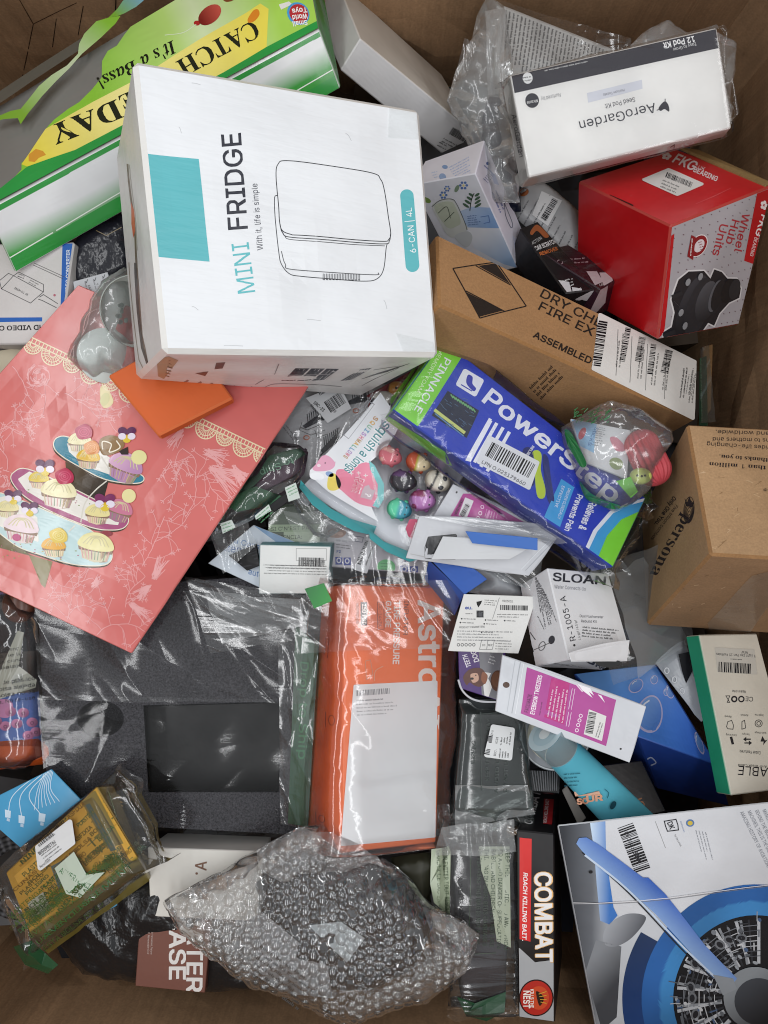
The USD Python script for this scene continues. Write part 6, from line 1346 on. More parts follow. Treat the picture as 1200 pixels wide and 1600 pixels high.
# ------------------------------------------------------------------ white foil pouches and the torn blue carton
def pouches():
    T = Thing('upper_tweezer_pouch', 'white pouch with pink label, tucked between the insole carton and the open blue carton', 'pouch')
    def art(H):
        f = H.front; f.poly([(735, 778), (758, 780), (830, 822), (712, 816)], '#b04a92', 1)
        f.poly([(740, 785), (757, 792), (746, 816), (730, 812)], '#d9d6da', 2); f.bars((740, 816), (752, 796), 9, lv=3, seed=7); f.bars((726, 812), (738, 788), 6, lv=3, seed=8)
        for (x, y) in ((772, 802), (768, 811), (764, 818)): f.ring(x, y, 3, 3, 1, '#ecd4e6', 3)
        f.line([(783, 808), (775, 822)], 3.4, '#d48abf', 3); f.micro((795, 812), (790, 824), 4, 5, '#d9b4d0', 3, 4)
        f.ell(720, 774, 2, c='#333')
    flat(T, 'pouch_body', [(708, 756, .945), (842, 822, .935), (805, 850, .945), (672, 815, .955)], .006, '#c6c8ce', 'pouch', n=8, art=art, warp=.004); T.done()
    T = Thing('empty_silver_pouch', 'silver white zip pouch with black oval window and hang hole, above the open blue carton', 'pouch')
    def art(H):
        f = H.front; f.shape(Polygon([(664, 840), (704, 835), (704, 874), (659, 873), (659, 856)]).buffer(-3).buffer(3), '#1a1b20', 1); f.ell(853, 871, 4.5, 5, '#26282c', 1)
        f.line([(876, 836), (818, 892)], 1.2, '#9ea2a8', 2); f.line([(868, 834), (810, 890)], 1.0, '#d6dade', 2); f.line([(660, 870), (640, 866)], 1, '#aaa', 2)
    flat(T, 'pouch_body', [(655, 806, .935), (884, 822, .928), (826, 900, .935), (634, 872, .94)], .004, '#bfc1c6', 'pouch', n=12, art=art, warp=.005)
    sheet(T, [(655, 806, .930), (884, 820, .925), (894, 846, .925), (870, 850, .93)], 'hazyfilm', 92, amp=.004, n=50, name='zip_flap'); T.done()
    T = Thing('open_blue_carton', 'torn open blue carton with white product label panel and crumpled grey bag inside', 'carton')
    P1, P2, P3, P4 = (670, 876, .965), (752, 868, .97), (839, 932, .955), (725, 928, .945)
    def bottom(p): return (600 + (p[0] - 600) * .95 - 4, 800 + (p[1] - 800) * .95 + 6, p[2] + .075)
    def wallp(a, b, nm, c): flat(T, nm, [a, b, bottom(b), bottom(a)], .0012, c, 'matte')
    wallp(P1, P2, 'back_wall', '#b4b6ba'); wallp(P2, P3, 'side_wall', '#9fa2a6')
    Q = WQ([P1, P4, (712, 960, .99), (664, 905, 1.0)]); flat(T, 'blue_wall', [P1, P4, (710, 962, .985), (663, 905, .995)], .0012, '#2c52a0', 'matte')
    def art(H):
        f = H.front; f.line([(692, 905), (694, 912)], 1, '#dde')
    flat(T, 'blue_flap', [(672, 874, .952), (716, 870, .945), (761, 905, .938), (726, 929, .940)], .0012, '#2f58a8', 'matte', n=4, art=art, warp=.003)
    flat(T, 'white_flap', [(692, 838, .922), (838, 850, .908), (796, 874, .916), (674, 874, .924)], .0012, '#c9cbce', 'matte', n=4, warp=.002)
    flat(T, 'blue_tab', [(727, 830, .912), (840, 841, .900), (840, 860, .902), (738, 849, .914)], .0012, '#3f6cb8', 'matte', r=.002)
    top = pillow(T, [(712, 880), (750, 874), (790, 895), (832, 930), (800, 936), (755, 930), (730, 925), (760, 906)], .985, .014, 'pouch', 93, r=.03, amp=.01, name='grey_bag', col=hx('#9ea1a6'))
    def art(H):
        f = H.front; k = '#3c3c40'
        f.poly([(744, 941), (753, 939), (751, 944), (747, 950), (745, 946)], '#222', 2); f.text('eu.', (726, 953), (738, 953), '#2a4a9a', h=5, bold=1); f.micro((727, 959), (738, 959), 4, 1, '#666')
        r = random.Random(1)
        for i in range(11):
            for j in range(11):
                if r.random() < .55: f.poly([(744 + i, 955 + j), (745 + i, 955 + j), (745 + i, 956 + j), (744 + i, 956 + j)], '#333', 2) if not (2 < i < 9 and 2 < j < 9) else None
        f.line([(780, 934), (769, 968)], .7, '#888'); f.micro((757, 937), (777, 939), 3.5, 3, '#666'); f.text('H025052', (784, 941), (801, 942), '#555', h=3.5); f.bars((781, 954), (824, 955), 8, seed=41); f.micro((776, 960), (826, 961), 4, 2, '#777')
        f.poly([(744, 955), (755, 955), (755, 966), (744, 966)], '#55565a', 1)
        for x, y in ((721, 968), (758, 970), (788, 971), (719, 974), (756, 976), (752, 989)): f.ell(x, y, 1.3, c='#222', n=6); f.micro((x + 3, y - 1), (x + 22, y), 4, 1, '#777', 2, int(x))
        f.text('PRODUCT PARAMETERS', (717, 983), (757, 982), '#555', h=3); f.micro((714, 986), (812, 988), 4.5, 4, '#8a8a8c', 2, 7)
        for i, x in enumerate((716, 722, 728, 734, 740)): f.ring(x, 1008, 2.4, 2.4, .8, k, 2)
        f.line([(752, 1001), (772, 1001), (769, 1015), (749, 1015), (752, 1001)], .7, '#777'); f.line([(762, 1001), (760, 1015)], .7, '#777'); f.text('EC', (753, 1010), (758, 1010), k, h=3); f.text('REP', (762, 1010), (769, 1010), k, h=3); f.micro((774, 1001), (800, 1002), 4, 4, '#888', 2, 9)
    flat(T, 'label_panel', [(725, 928, .938), (839, 932, .945), (810, 1021, .925), (700, 1017, .92)], .0015, '#dcdbd8', 'paper', n=6, art=art)
    T.done()

    T = Thing('valve_kit_carton', 'white carton with bold black brand word and line drawings, flap torn at one corner', 'carton')
    H = Hexa(T, 'carton', POSE['sloan'], {'all': '#d8d8da', 'front': '#e0e0e2', 'left': '#d4d4d7', 'bottom': '#c4c4c9'}, 'matte', r=.0015, n=8, warp=.0012, seed=25)
    f = H.front; k = '#36363c'
    f.text('SLOAN', (862, 907), (949, 914), k, h=12.5, bold=2); f.text('Water Connects Us', (866, 919), (917, 923), '#8a8a90', h=5.5); f.text('R-1005-A', (901, 1001), (884, 930), k, h=9.5); f.ell(898, 1008, 2, c='#333', n=7)
    f.text('1.6 gpf / 6.0 lpf', (909, 1000), (902, 968), '#555', h=3.6); f.text('Dual Flushometer', (907, 964), (944, 966), '#55555a', h=4); f.text('Rebuild Kit', (909, 972), (934, 973), '#55555a', h=4); f.micro((912, 978), (972, 984), 4.6, 4, '#555', 2, 3, size=.55)
    l = H.left
    for i in range(8): l.micro((836 + i * 2.4, 898 + i * 4), (850 + i * 3.2, 985 - i * 1.5), 4, 1, '#4a4a50', 2, i, size=.5, ragged=.4)
    l.poly([(826, 1012), (832, 1010), (834, 1017), (828, 1019)], '#222', 2); l.line([(834, 1014), (860, 1002)], 1, '#444'); l.ring(846, 1008, 5, 8, 1.2, '#555', 2, 20); l.ell(861, 998, 5, 7, '#33333a', 2, 15); l.line([(828, 986), (836, 998)], 1.4, '#555'); l.micro((840, 960), (852, 985), 4, 1, '#444', 2, 9)
    b = H.bottom; b.text('SLOAN', (872, 1023), (944, 1047), k, h=12, bold=2); b.text('R-1005-A', (826, 1022), (858, 1036), k, h=7); b.text('Water Connects Us', (862, 1036), (905, 1048), '#8a8a90', h=4.5)
    H.done()
    # torn bottom corner of the flap
    A = Art(Panel(H.panel['front'].Q, np.array([0, 0, 1.])), None, base=.004)
    V = H.V8
    flat(T, 'torn_flap', [(889, 1020, .868), (984, 1000, .915), (980, 1033, .915), (893, 1034, .868)], .001, '#dddde0', 'matte', warp=.004, n=6)
    A = Art(ZZ(.906)); A.blob([(930, 1033), (942, 1030), (958, 1031), (970, 1034), (966, 1040), (950, 1043), (934, 1039)], '#141416', 1); put(T, A, 'tear_hole', 'matte')
    T.done()

    T = Thing('dental_chew_card', 'purple hang card with a brown and white dog, half under the product label', 'card')
    def art(H):
        f = H.front
        f.poly([(742, 1018), (785, 1018), (782, 1098), (748, 1095)], '#7a7a80', 1); f.text('TEETH', (732, 1042), (726, 1022), '#ece8f0', h=6, bold=1); f.text('DOG', (743, 1034), (737, 1015), '#ece8f0', h=7, bold=1)
        f.poly([(748, 1050), (762, 1052), (757, 1060), (764, 1072), (756, 1092), (752, 1092), (748, 1060)], '#e4e2e0', 2)
        f.blob([(722, 1058), (730, 1046), (744, 1044), (752, 1052), (752, 1066), (744, 1072), (736, 1070), (730, 1066), (726, 1070)], '#5a3226', 3); f.blob([(731, 1054), (740, 1052), (742, 1062), (734, 1066)], '#c9a08a', 4); f.blob([(748, 1050), (756, 1056), (752, 1068), (746, 1062)], '#8a5234', 4); f.ell(733, 1060, 2.4, 1.8, '#1a1414', 5); f.ell(738, 1055, 1, 1, '#111', 5, n=6)
        f.ell(774, 1064, 13, 16, '#5a3a2a', 3); f.ell(772, 1062, 9, 12, '#6f4a36', 4); f.micro((760, 1024), (772, 1028), 5, 3, '#d8d8d8', 2, 2)
    flat(T, 'card_sheet', [(716, 1016, .968), (790, 1016, .968), (788, 1098, .965), (718, 1075, .965)], .003, '#4a2a72', 'gloss', n=4, art=art)
    A = Art(ZZ(.9645)); A.line([(716, 1062), (722, 1078), (734, 1090), (752, 1096), (780, 1097)], 3, '#b8b8be', 1, True); put(T, A, 'silver_rim', 'gloss'); T.done()

    T = Thing('lower_tweezer_pouch', 'white pouch with large pink label and hang hole, lying over the blue bubble carton', 'pouch')
    def art(H):
        f = H.front
        f.poly([(821, 1042), (960, 1093), (944, 1165), (811, 1114)], '#b04a96', 1)
        f.text('FACEMADE', (822, 1113), (828, 1085), '#3a1a34', h=6); f.text('EYEBROW TWEEZERS', (831, 1116), (844, 1055), '#f0e6ee', h=6.5, bold=1); f.micro((838, 1116), (842, 1095), 4, 1, '#5a2a50')
        f.poly([(858, 1058), (886, 1066), (877, 1131), (846, 1119)], '#b8307e', 2)
        for i in range(5): f.micro((850 + i * 5.6, 1118 + i * 2.4), (861 + i * 5.2, 1064 + i * 1.5), 4, 1, '#ecd6e6', 3, i, size=.6, ragged=.3)
        f.line([(882, 1134), (886, 1112)], 5, '#ecd8e8', 2); f.line([(886, 1108), (892, 1075)], 5, '#ecd8e8', 2); f.line([(882, 1134), (886, 1112)], 3.4, '#b04a96', 3); f.line([(886, 1108), (892, 1075)], 3.4, '#b04a96', 3)
        for x, y in ((897, 1140), (899, 1132), (901, 1125), (903, 1118)): f.ring(x, y, 3, 3, 1.1, '#f0e0ec', 2)
        f.poly([(916, 1108), (944, 1119), (937, 1157), (908, 1146)], '#dddcda', 2); f.bars((922, 1146), (928, 1114), 12, lv=3, seed=51, c='#222'); f.micro((926, 1150), (936, 1120), 4, 2, '#333', 3, 6)
        f.poly([(898, 1067), (906, 1078), (922, 1090), (916, 1080), (924, 1086), (918, 1074)], '#f2eef2', 2); f.poly([(930, 1084), (942, 1098), (936, 1086)], '#f2eef2', 2); f.line([(896, 1068), (906, 1080)], 2, '#e8cfe2', 2)
        f.ell(790, 1071, 5, 4.6, '#4a3020', 1); f.ell(968, 1170, 2, 1.6, '#333', 1, n=8)
        f.line([(812, 1030), (798, 1114)], 1.2, '#a8acb2', 2); f.line([(817, 1031), (803, 1115)], 1.0, '#e4e6ea', 2); f.line([(804, 1028), (791, 1112)], .8, '#b4b8be', 2)
    flat(T, 'pouch_body', [(785, 1024, .895), (1010, 1104, .90), (984, 1192, .905), (774, 1111, .90)], .004, '#cdd0d6', 'pouch', n=12, art=art, warp=.003); T.done()
pouches()

# ------------------------------------------------------------------ right side
def right_side():
    T = Thing('blue_bubble_carton', 'glossy blue carton printed with soap bubbles, below the brown shipping carton', 'carton')
    V = WQ([(895, 1052, 1.06), (1024, 1036, 1.04), (1122, 1196, .985), (995, 1150, .985), (925, 1140, 1.13), (1060, 1110, 1.12), (1140, 1260, 1.07), (1026, 1232, 1.07)])
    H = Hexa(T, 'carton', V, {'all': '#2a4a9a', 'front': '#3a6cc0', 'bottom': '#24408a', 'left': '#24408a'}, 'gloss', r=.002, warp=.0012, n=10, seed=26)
    f = H.front
    f.poly([(880, 1060), (1040, 1020), (1130, 1200), (990, 1155)], lin((960, 1050), '#6a9fe2', (1080, 1180), '#3a6ac8', (0.5, '#4f86d8')), 1, 12)
    for (x, y, R) in ((1012, 1126, 21), (985, 1085, 12), (1020, 1077, 9), (1058, 1102, 12), (1046, 1103, 6), (1096, 1172, 9)):
        f.ell(x, y, R, R * 1.05, lin((x - R, y - R), '#7fa8e0', (x + R, y + R), '#3f70c4'), 2); f.ring(x, y, R, R * 1.05, R * .09 + .5, '#b9b4d8', 3); f.line([(x - R * .6, y - R * .2), (x - R * .5, y - R * .5), (x - R * .1, y - R * .7)], R * .1 + .4, '#dfe4f2', 4, True)
    H.bottom.line([(1012, 1186), (1020, 1184), (1028, 1192), (1018, 1196)], 2, '#a8b0cc', 2, True)
    H.done(); T.done()
    T = Thing('silver_zip_bag', 'silver zip bag edge with torn seam, between blue bubble carton and white cable carton', 'bag')
    flat(T, 'bag_body', [(1024, 1036, 1.015), (1070, 1000, 1.015), (1108, 1120, 1.0), (1096, 1128, 1.0)], .002, '#aeb2b8', 'pouch', n=8, warp=.006)
    A = Art(ZZ(1.005)); A.poly([(1060, 1022), (1078, 1018), (1082, 1048), (1072, 1068), (1066, 1050)], '#1c1d20', 1)
    for x, y in ((1042, 1048), (1054, 1062), (1066, 1080)): A.ring(x, y, 4, 5, 1.2, '#e4e6ea', 2)
    put(T, A, 'dark_opening', 'gloss'); T.done()
    T = Thing('white_cable_carton', 'cream cable carton with a green spine, upside-down print, by the right wall', 'carton')
    H = Hexa(T, 'carton', POSE['cable'], {'all': '#cfcabd', 'front': '#d6d1c4', 'left': '#1f8a68', 'bottom': '#bfb9aa'}, 'matte', r=.0015, n=8, warp=.0008, seed=27)
    f = H.front; k = '#26262a'
    A = H.label_on('front', [(1116, 1010), (1178, 1013), (1182, 1050), (1120, 1046)], '#c9c6bd', 'barcode_sticker', r=1); A.bars((1172, 1034), (1122, 1031), 15, seed=61); A.text('B Light Zap Pen 15 FloRides', (1180, 1021), (1118, 1018), k, h=3.6); A.text('NEW', (1168, 1016), (1158, 1015), k, h=3.5); A.micro((1158, 1029), (1140, 1028), 4, 1, '#444')
    f.text('Made in china', (1164, 1074), (1143, 1073), k, h=4)
    f.text('CE', (1176, 1084), (1163, 1083), k, h=7); f.ring(1157, 1087, 5, 5, 2, k); f.ring(1146, 1087, 5, 5, 2.4, k); f.line([(1133, 1082), (1139, 1082), (1135, 1092), (1139, 1092), (1133, 1082)], 1, k)
    f.text('Single Free', (1192, 1111), (1178, 1110), k, h=3); f.text('Aluminium', (1168, 1111), (1156, 1110), k, h=3); f.text('Warranty', (1142, 1113), (1131, 1112), k, h=3)
    f.line([(1134, 1130), (1136, 1122), (1142, 1120), (1145, 1128), (1144, 1134), (1136, 1133), (1134, 1130)], 1, k); f.line([(1158, 1122), (1162, 1120), (1164, 1132), (1158, 1134), (1158, 1122)], 1, k); f.ring(1184, 1125, 6, 6, 1, k); f.ring(1184, 1125, 3.4, 3.4, 1, k)
    f.text('Quick Charge', (1196, 1139), (1178, 1138), k, h=3); f.text('Fast Sync', (1170, 1141), (1158, 1140), k, h=3); f.text('Extra Strong', (1150, 1142), (1133, 1141), k, h=3)
    f.poly([(1190, 1145), (1194, 1152), (1198, 1151), (1191, 1160), (1192, 1154), (1187, 1154)], k); f.line([(1162, 1150), (1172, 1150)], 2, k); f.line([(1162, 1156), (1172, 1156)], 2, k); f.poly([(1160, 1150), (1165, 1146), (1165, 1154)], k); f.poly([(1174, 1156), (1169, 1152), (1169, 1160)], k); f.line([(1141, 1146), (1144, 1158)], 4, k)
    f.text('Cable Features:', (1188, 1170), (1154, 1167), k, h=5); f.text('Confident Anti-break Cable', (1225, 1195), (1152, 1190), k, h=4); f.text('CABLE', (1214, 1198), (1152, 1193), k, h=15)
    H.done(); T.done()
    T = Thing('loose_clear_plastic', 'large loose sheet of hazy clear plastic below the brown shipping carton', 'plastic sheet')
    sheet(T, [(930, 880, .985), (1016, 850, 1.0), (1088, 1010, 1.02), (955, 1075, .985)], 'midfilm', 95, amp=.022, n=150, f=18, twist=.03, name='plastic_sheet', jag=.06)
    sheet(T, [(945, 900, 1.0), (1010, 870, 1.01), (1070, 1005, 1.03), (985, 1050, 1.0)], 'hazyfilm', 96, amp=.02, n=110, f=14, twist=.03, name='plastic_sheet', jag=.06, ang=.5); T.done()
    T = Thing('teal_squeeze_tube', 'teal cosmetic squeeze tube with clear round cap and peach lettering', 'tube')
    a, b = W(868, 1164, .925), W(1000, 1300, .985); ax = (b - a) / np.linalg.norm(b - a); up = np.array((0, 0, 1.)) - ax * ax[2]; up /= np.linalg.norm(up); sd = np.cross(up, ax); L = np.linalg.norm(b - a)
    def lathe(s0, s1, r0, r1, flatn, n=28, m=40):
        S, TH = np.meshgrid(np.linspace(s0, s1, n), np.linspace(0, 2 * np.pi, m, endpoint=False), indexing='ij'); t = (S - s0) / (s1 - s0); R = r0 + (r1 - r0) * t
        w = R * (1 + flatn * .35 * t); h = R * (1 - flatn * .92 * t)
        P = a + S[..., None] * ax + (w * np.cos(TH))[..., None] * sd + (h * np.sin(TH))[..., None] * up
        return P.reshape(-1, 3), tri_grid(n, m, True), up_mask(TH)
    def up_mask(TH): return (np.sin(TH) > 0.02).ravel()
    v, F, mk = lathe(.012, L, .0225, .022, .9, 50, 60)
    cc = np.array([hx('#58b0c6') * (1 - k) + hx('#62bccf') * k for k in np.linspace(0, 1, 50)]).repeat(60, 0); T.add('tube_body', v, F, cc, 'plastic', smooth=True)
    A = Art(drape(v[mk]), base=.0016); A.text('UR', (914, 1252), (942, 1249), '#e0a88a', h=9, bold=3); A.text('SO', (900, 1256), (920, 1254), '#e0a88a', h=9, bold=3); A.poly([(896, 1236), (935, 1235), (938, 1241), (898, 1243)], '#e0b49a', 2); A.micro((880, 1208), (908, 1206), 6, 4, '#1c5a6c', 2, 3, size=.3); A.line([(944, 1232), (950, 1238), (948, 1246)], 1, '#1c5a6c', 2, True); A.ell(957, 1257, 4, 7, '#1a4452', 2, 30); put(T, A, 'printed_lettering', 'plastic')
    v, F, mk = lathe(-.022, .012, .0245, .0235, 0, 10, 40); T.add('clear_cap', v, F, hx('#a8c4cc'), 'capplastic', smooth=True)
    for r_, h_, c_ in ((.0243, -.022, '#b4cbd2'), (.017, -.0225, '#a4bfc8'), (.008, -.023, '#d6e2e4')):
        n = 40; th = np.linspace(0, 2 * np.pi, n, endpoint=False); P = np.vstack([a + h_ * ax, a + h_ * ax + r_ * (np.cos(th)[:, None] * sd + np.sin(th)[:, None] * up)]); F = np.array([[0, 1 + i, 1 + (i + 1) % n] for i in range(n)]); T.add('cap_ring', P - ax * .0002, F, hx(c_), 'plastic', 'clear_cap')
    T.done()
    T = Thing('cosmetic_jar', 'round jar with cream coloured label, half hidden under the lower white pouch', 'jar')
    s = trimesh.creation.revolve(np.array([(0, -.03), (.042, -.03), (.046, -.026), (.046, .0), (.043, .004), (0, .004)]), sections=56); s.apply_translation(W(868, 1150, .985)); add_tm(T, 'jar_body', s, '#8f949a', 'gloss', smooth=False)
    A = Art(ZZ(.980)); A.ell(870, 1148, 46, 44, '#c6c4b4', 1, n=40); A.ring(868, 1150, 54, 54, 2, '#c8ccd0', 1); 
    for i in range(4): A.micro((824 + i * 6, 1122 + i * 5), (850 + i * 4, 1142 + i * 5), 4, 1, '#4a4e46', 2, i)
    A.ell(860, 1136, 4, 3, '#a84a3a', 2); put(T, A, 'jar_label'); T.done()
    T = Thing('black_sanding_carton', 'black carton with white and copper lettering, right of the teal squeeze tube', 'carton')
    H = Hexa(T, 'carton', POSE['sand'], {'all': '#1a1a1c', 'front': '#222022'}, 'gloss', r=.0015, n=6, seed=28)
    f = H.front; f.text('POLISHING', (968, 1310), (954, 1240), '#cfcfd2', h=10, bold=1); f.text('OR SANDING', (990, 1284), (963, 1226), '#d8d8da', h=8, bold=1); f.text('floor', (1022, 1282), (1000, 1236), '#a86a3a', h=12, bold=1)
    H.done(); T.done()
    T = Thing('grey_card_strip', 'thin grey cardboard strip beside the teal tube and roach bait carton', 'card')
    flat(T, 'strip', [(878, 1235, .99), (886, 1228, .99), (916, 1278, .985), (904, 1290, .985)], .002, '#8a8580', 'matte'); T.done()
M['capplastic'] = M['shrinkcap'] = film('cap_plastic', (0.85, 0.93, 0.95), 0.4, 1.2, 0.15, 0.05, 1.0, (.62, .74, .78))
right_side()

# ------------------------------------------------------------------ aviation book carton and roach bait
def bottom_right():
    T = Thing('aviation_book', 'large boxed aviation book showing a blue radial engine and propeller blade', 'book')
    V = np.array(POSE['book']); px = to_px(V[:4]); cc = px.mean(0)
    V[4:] = [W(*(cc + (q - cc) * .985), HC - v[2] + .05) for q, v in zip(px, V[:4])]
    H = Hexa(T, 'book_body', V, {'all': '#2a2c30', 'front': '#d3d5da', 'left': '#35373c', 'top': '#b4b6ba'}, 'matte', r=.002, warp=.002, n=16, seed=29)
    f = H.front; k = '#2c2d33'
    f.poly([(860, 1280), (932, 1280), (948, 1380), (952, 1412), (968, 1440), (1010, 1430), (1040, 1440), (985, 1560), (975, 1700), (930, 1700)], lin((880, 1400), '#34373d', (960, 1400), '#c4c8ce', (0.55, '#6a6e75')), 1, 12)
    f.poly([(918, 1278), (942, 1277), (944, 1340), (956, 1420), (962, 1432), (950, 1446), (936, 1440), (930, 1380), (926, 1330)], lin((920, 1350), '#c8dcf0', (950, 1350), '#3f78c4'), 2, 8)
    f.poly([(930, 1470), (968, 1480), (962, 1590), (940, 1610), (915, 1520)], lin((925, 1500), '#8a8e94', (965, 1530), '#44474d'), 2, 10)
    f.blob([(945, 1450), (975, 1430), (1005, 1435), (985, 1465), (960, 1480), (942, 1475)], lin((945, 1450), '#a9adb4', (990, 1470), '#55585f'), 2)
    C0 = np.array((1175., 1560.))
    def arcpoly(r0, r1, a0, a1, c, lv, sq=1.0, n=40):
        t = np.radians(np.linspace(a0, a1, n)); o = C0 + np.c_[np.cos(t), -np.sin(t) * sq] * r1; i = C0 + np.c_[np.cos(t), -np.sin(t) * sq] * r0; f.poly(np.vstack([o, i[::-1]]), c, lv)
    arcpoly(0, 150, 0, 360, '#14161b', 3, 1.0, 60)
    arcpoly(128, 176, 60, 260, lambda P: np.where(((lambda q: (np.hypot(q[:, 0], q[:, 1]) - 128) / 48)(P - C0) < .45)[:, None], hx('#3f86c4') * 1.0, hx('#2c63a8')) * (0.75 + 0.35 * np.sin(np.arctan2(-(P - C0)[:, 1], (P - C0)[:, 0]) * 2.5 + .6) ** 2)[:, None], 4)
    arcpoly(172, 205, 150, 250, lin((960, 1480), '#22365a', (1000, 1600), '#1c3f78'), 3)
    r = random.Random(12)
    for a in np.arange(95, 262, 17):
        t = math.radians(a); d_ = np.array((math.cos(t), -math.sin(t))); n_ = np.array((d_[1], -d_[0]))
        for off, w, c in ((-10, 5, '#b8bcc2'), (8, 4, '#8f949b'), (0, 3, '#2c2f35')): f.line([C0 + d_ * 52 + n_ * off, C0 + d_ * 122 + n_ * off * 1.6], w, c, 5)
        for q in range(7): f.line([C0 + d_ * (64 + q * 8) + n_ * 14, C0 + d_ * (64 + q * 8) - n_ * 14], 1.3, r.choice(['#777b82', '#4a4d54', '#c0c3c8']), 6)
        p = C0 + d_ * r.uniform(85, 110) + n_ * r.uniform(-14, 14); f.ell(*p, 7, 9, '#70747a', 7, a); f.ell(*p, 4, 6, '#22242a', 8, a)
    for i in range(150):
        t = math.radians(r.uniform(85, 265)); q = r.uniform(54, 124); p = C0 + q * np.array((math.cos(t), -math.sin(t))); c = r.choice(['#9aa0a7', '#5f646b', '#c9ccd0', '#34373d', '#777c84', '#4a5f80'])
        if r.random() < .5: f.ell(p[0], p[1], r.uniform(1.5, 5), r.uniform(1.5, 4), c, 8, r.uniform(0, 90), 8)
        else: a_ = t + r.choice((0, 1.57)); f.line([p, p + r.uniform(6, 18) * np.array((math.cos(a_), -math.sin(a_)))], r.uniform(1, 3), c, 8)
    f.ell(C0[0], C0[1], 50, 48, lin((1150, 1540), '#8a9096', (1200, 1600), '#2a2c32'), 9, 0, 30); f.ell(C0[0] + 5, C0[1] + 5, 38, 36, lin((1160, 1540), '#3f434a', (1200, 1590), '#191a1e'), 10, 0, 30)
    f.poly([(899, 1318), (903, 1309), (914, 1308), (930, 1318), (992, 1366), (1000, 1372), (1008, 1372), (1034, 1398), (1064, 1436), (1096, 1478), (1124, 1508), (1146, 1530), (1136, 1544), (1100, 1520), (1064, 1478), (1020, 1430), (980, 1392), (940, 1362), (908, 1330)], lambda P: (lambda s: hx('#9fc0e4') * (1 - s) + hx('#2f5cb8') * s)(np.clip(((P[:, 0] - 900) * .67 - (P[:, 1] - 1310) * .74 + 34) / 62, 0, 1)[:, None]) if True else 0, 11)
    f.line([(912, 1336), (980, 1394), (1064, 1482), (1122, 1538)], 3.0, '#c4d4e8', 12, True); f.line([(908, 1332), (978, 1396), (1060, 1484), (1118, 1540)], 2, '#22262e', 10, True)
    f.ell(921, 1363, 3, 2.4, '#15161a', 12); f.poly([(1108, 1524), (1140, 1530), (1146, 1546), (1124, 1556)], '#8f959c', 13)
    f.bars((1011, 1357), (984, 1286), 25, lv=2, seed=71, c='#1c1c20'); f.text('LPN O 03421', (970, 1298), (984, 1333), k, h=5); f.text('8844', (984, 1333), (993, 1349), k, h=7, bold=1)
    f.line([(1032, 1284), (1050, 1281), (1053, 1290), (1054, 1298), (1037, 1300), (1034, 1292), (1032, 1284)], 1.6, k, 2); f.text('DK', (1036, 1286), (1041, 1298), k, h=8, bold=1, lv=3); f.text('For the curious', (1047, 1306), (1057, 1324), '#777', h=3)
    f.ell(1072, 1287, 6.5, 6, '#5a7aa8', 2); f.ell(1072, 1287, 4, 3.6, '#d0b84a', 3); f.text('Smithsonian', (1056, 1284), (1062, 1302), '#8a9ab8', h=2.6); f.line([(1018, 1284), (1034, 1326)], .7, '#888'); f.micro((1100, 1296), (1090, 1340), 5.5, 5, '#777a80', 2, 2, size=.45) if False else [f.micro((1082 + i * 5, 1298 + i * 1), (1094 + i * 5, 1345 + i * 1), 4, 1, '#8a8d94', 2, i) for i in range(4)]
    for i, t in enumerate(('AMAZING HISTORY OF AVIATION.', 'MACHINES, THIS IS THE GREATEST', 'BEHIND THE WORLD AND FLYING', 'MANUFACTURERS AND PEOPLE', 'INSPIRING PILOTS')):
        x = 1150 + i * 12; f.text(t, (x, 1270 - i * 1.2), (x + 44 - i * 3, 1352 - i * 2 + (0 if i else 6)), '#7f828a', h=6)
    f.line([(893, 1411), (930, 1412), (985, 1409), (1040, 1404), (1100, 1396), (1160, 1388), (1215, 1382)], 1.0, '#e6e6ea', 12); f.line([(893, 1413), (940, 1413), (985, 1411), (1040, 1406), (1100, 1398), (1160, 1390), (1215, 1384)], 0.9, '#7a7c82', 12)
    H.done(); T.done()
    T = Thing('roach_bait_carton', 'slim black and red roach bait carton standing upright, beside the aviation book', 'carton')
    H = Hexa(T, 'carton', POSE['combat'], {'all': '#151416', 'front': '#1a181a', 'top': '#1c1a1c'}, 'gloss', r=.0015, n=6, warp=.0008, seed=30)
    f = H.front
    f.poly([(800, 1485), (812, 1484), (836, 1506), (870, 1502), (872, 1602), (800, 1602)], '#a9abae', 1)
    f.poly([(812, 1309), (831, 1311), (829, 1474), (812, 1470)], '#d42a28', 2); f.text('ROACH KILLING BAIT.', (818, 1364), (816, 1473), '#f0e8e8', h=6.5, bold=1, lv=3, ital=.2)
    f.text('COMBAT', (836, 1362), (838, 1508), '#e8b878', h=26, bold=4, lv=3); f.text('COMBAT', (836, 1363), (838, 1507), '#eceaea', h=25, bold=2, lv=4)
    f.ell(838, 1560, 27, 28, '#2a1414', 2, 0, 30); f.ell(838, 1560, 25, 26, '#b42a20', 3, 0, 30); f.ell(842, 1560, 16, 18, '#c84a28', 4); f.text('KILLS THE', (829, 1546), (829, 1575), '#f4ece4', h=5, bold=1, lv=6); f.text('NEST', (818, 1548), (818, 1576), '#f4ece4', h=10, bold=1, lv=6); f.blob([(838, 1550), (846, 1554), (850, 1562), (844, 1572), (840, 1564)], '#2a1a10', 6)
    for i in range(4): f.line([(842 + i, 1554 + i * 4), (854, 1550 + i * 6)], 1, '#d8a83c', 7)
    t = H.top
    t.poly([(851, 1246), (866, 1247), (863, 1286), (850, 1285)], '#b8282c', 2); t.text('ROACH KILLING BAIT', (855, 1284), (859, 1247), '#f0e4e4', h=5, bold=1, lv=3); t.text('COMBAT', (832, 1288), (846, 1236), '#e4e2e2', h=13, bold=2, lv=3)
    H.done()
    T.done()
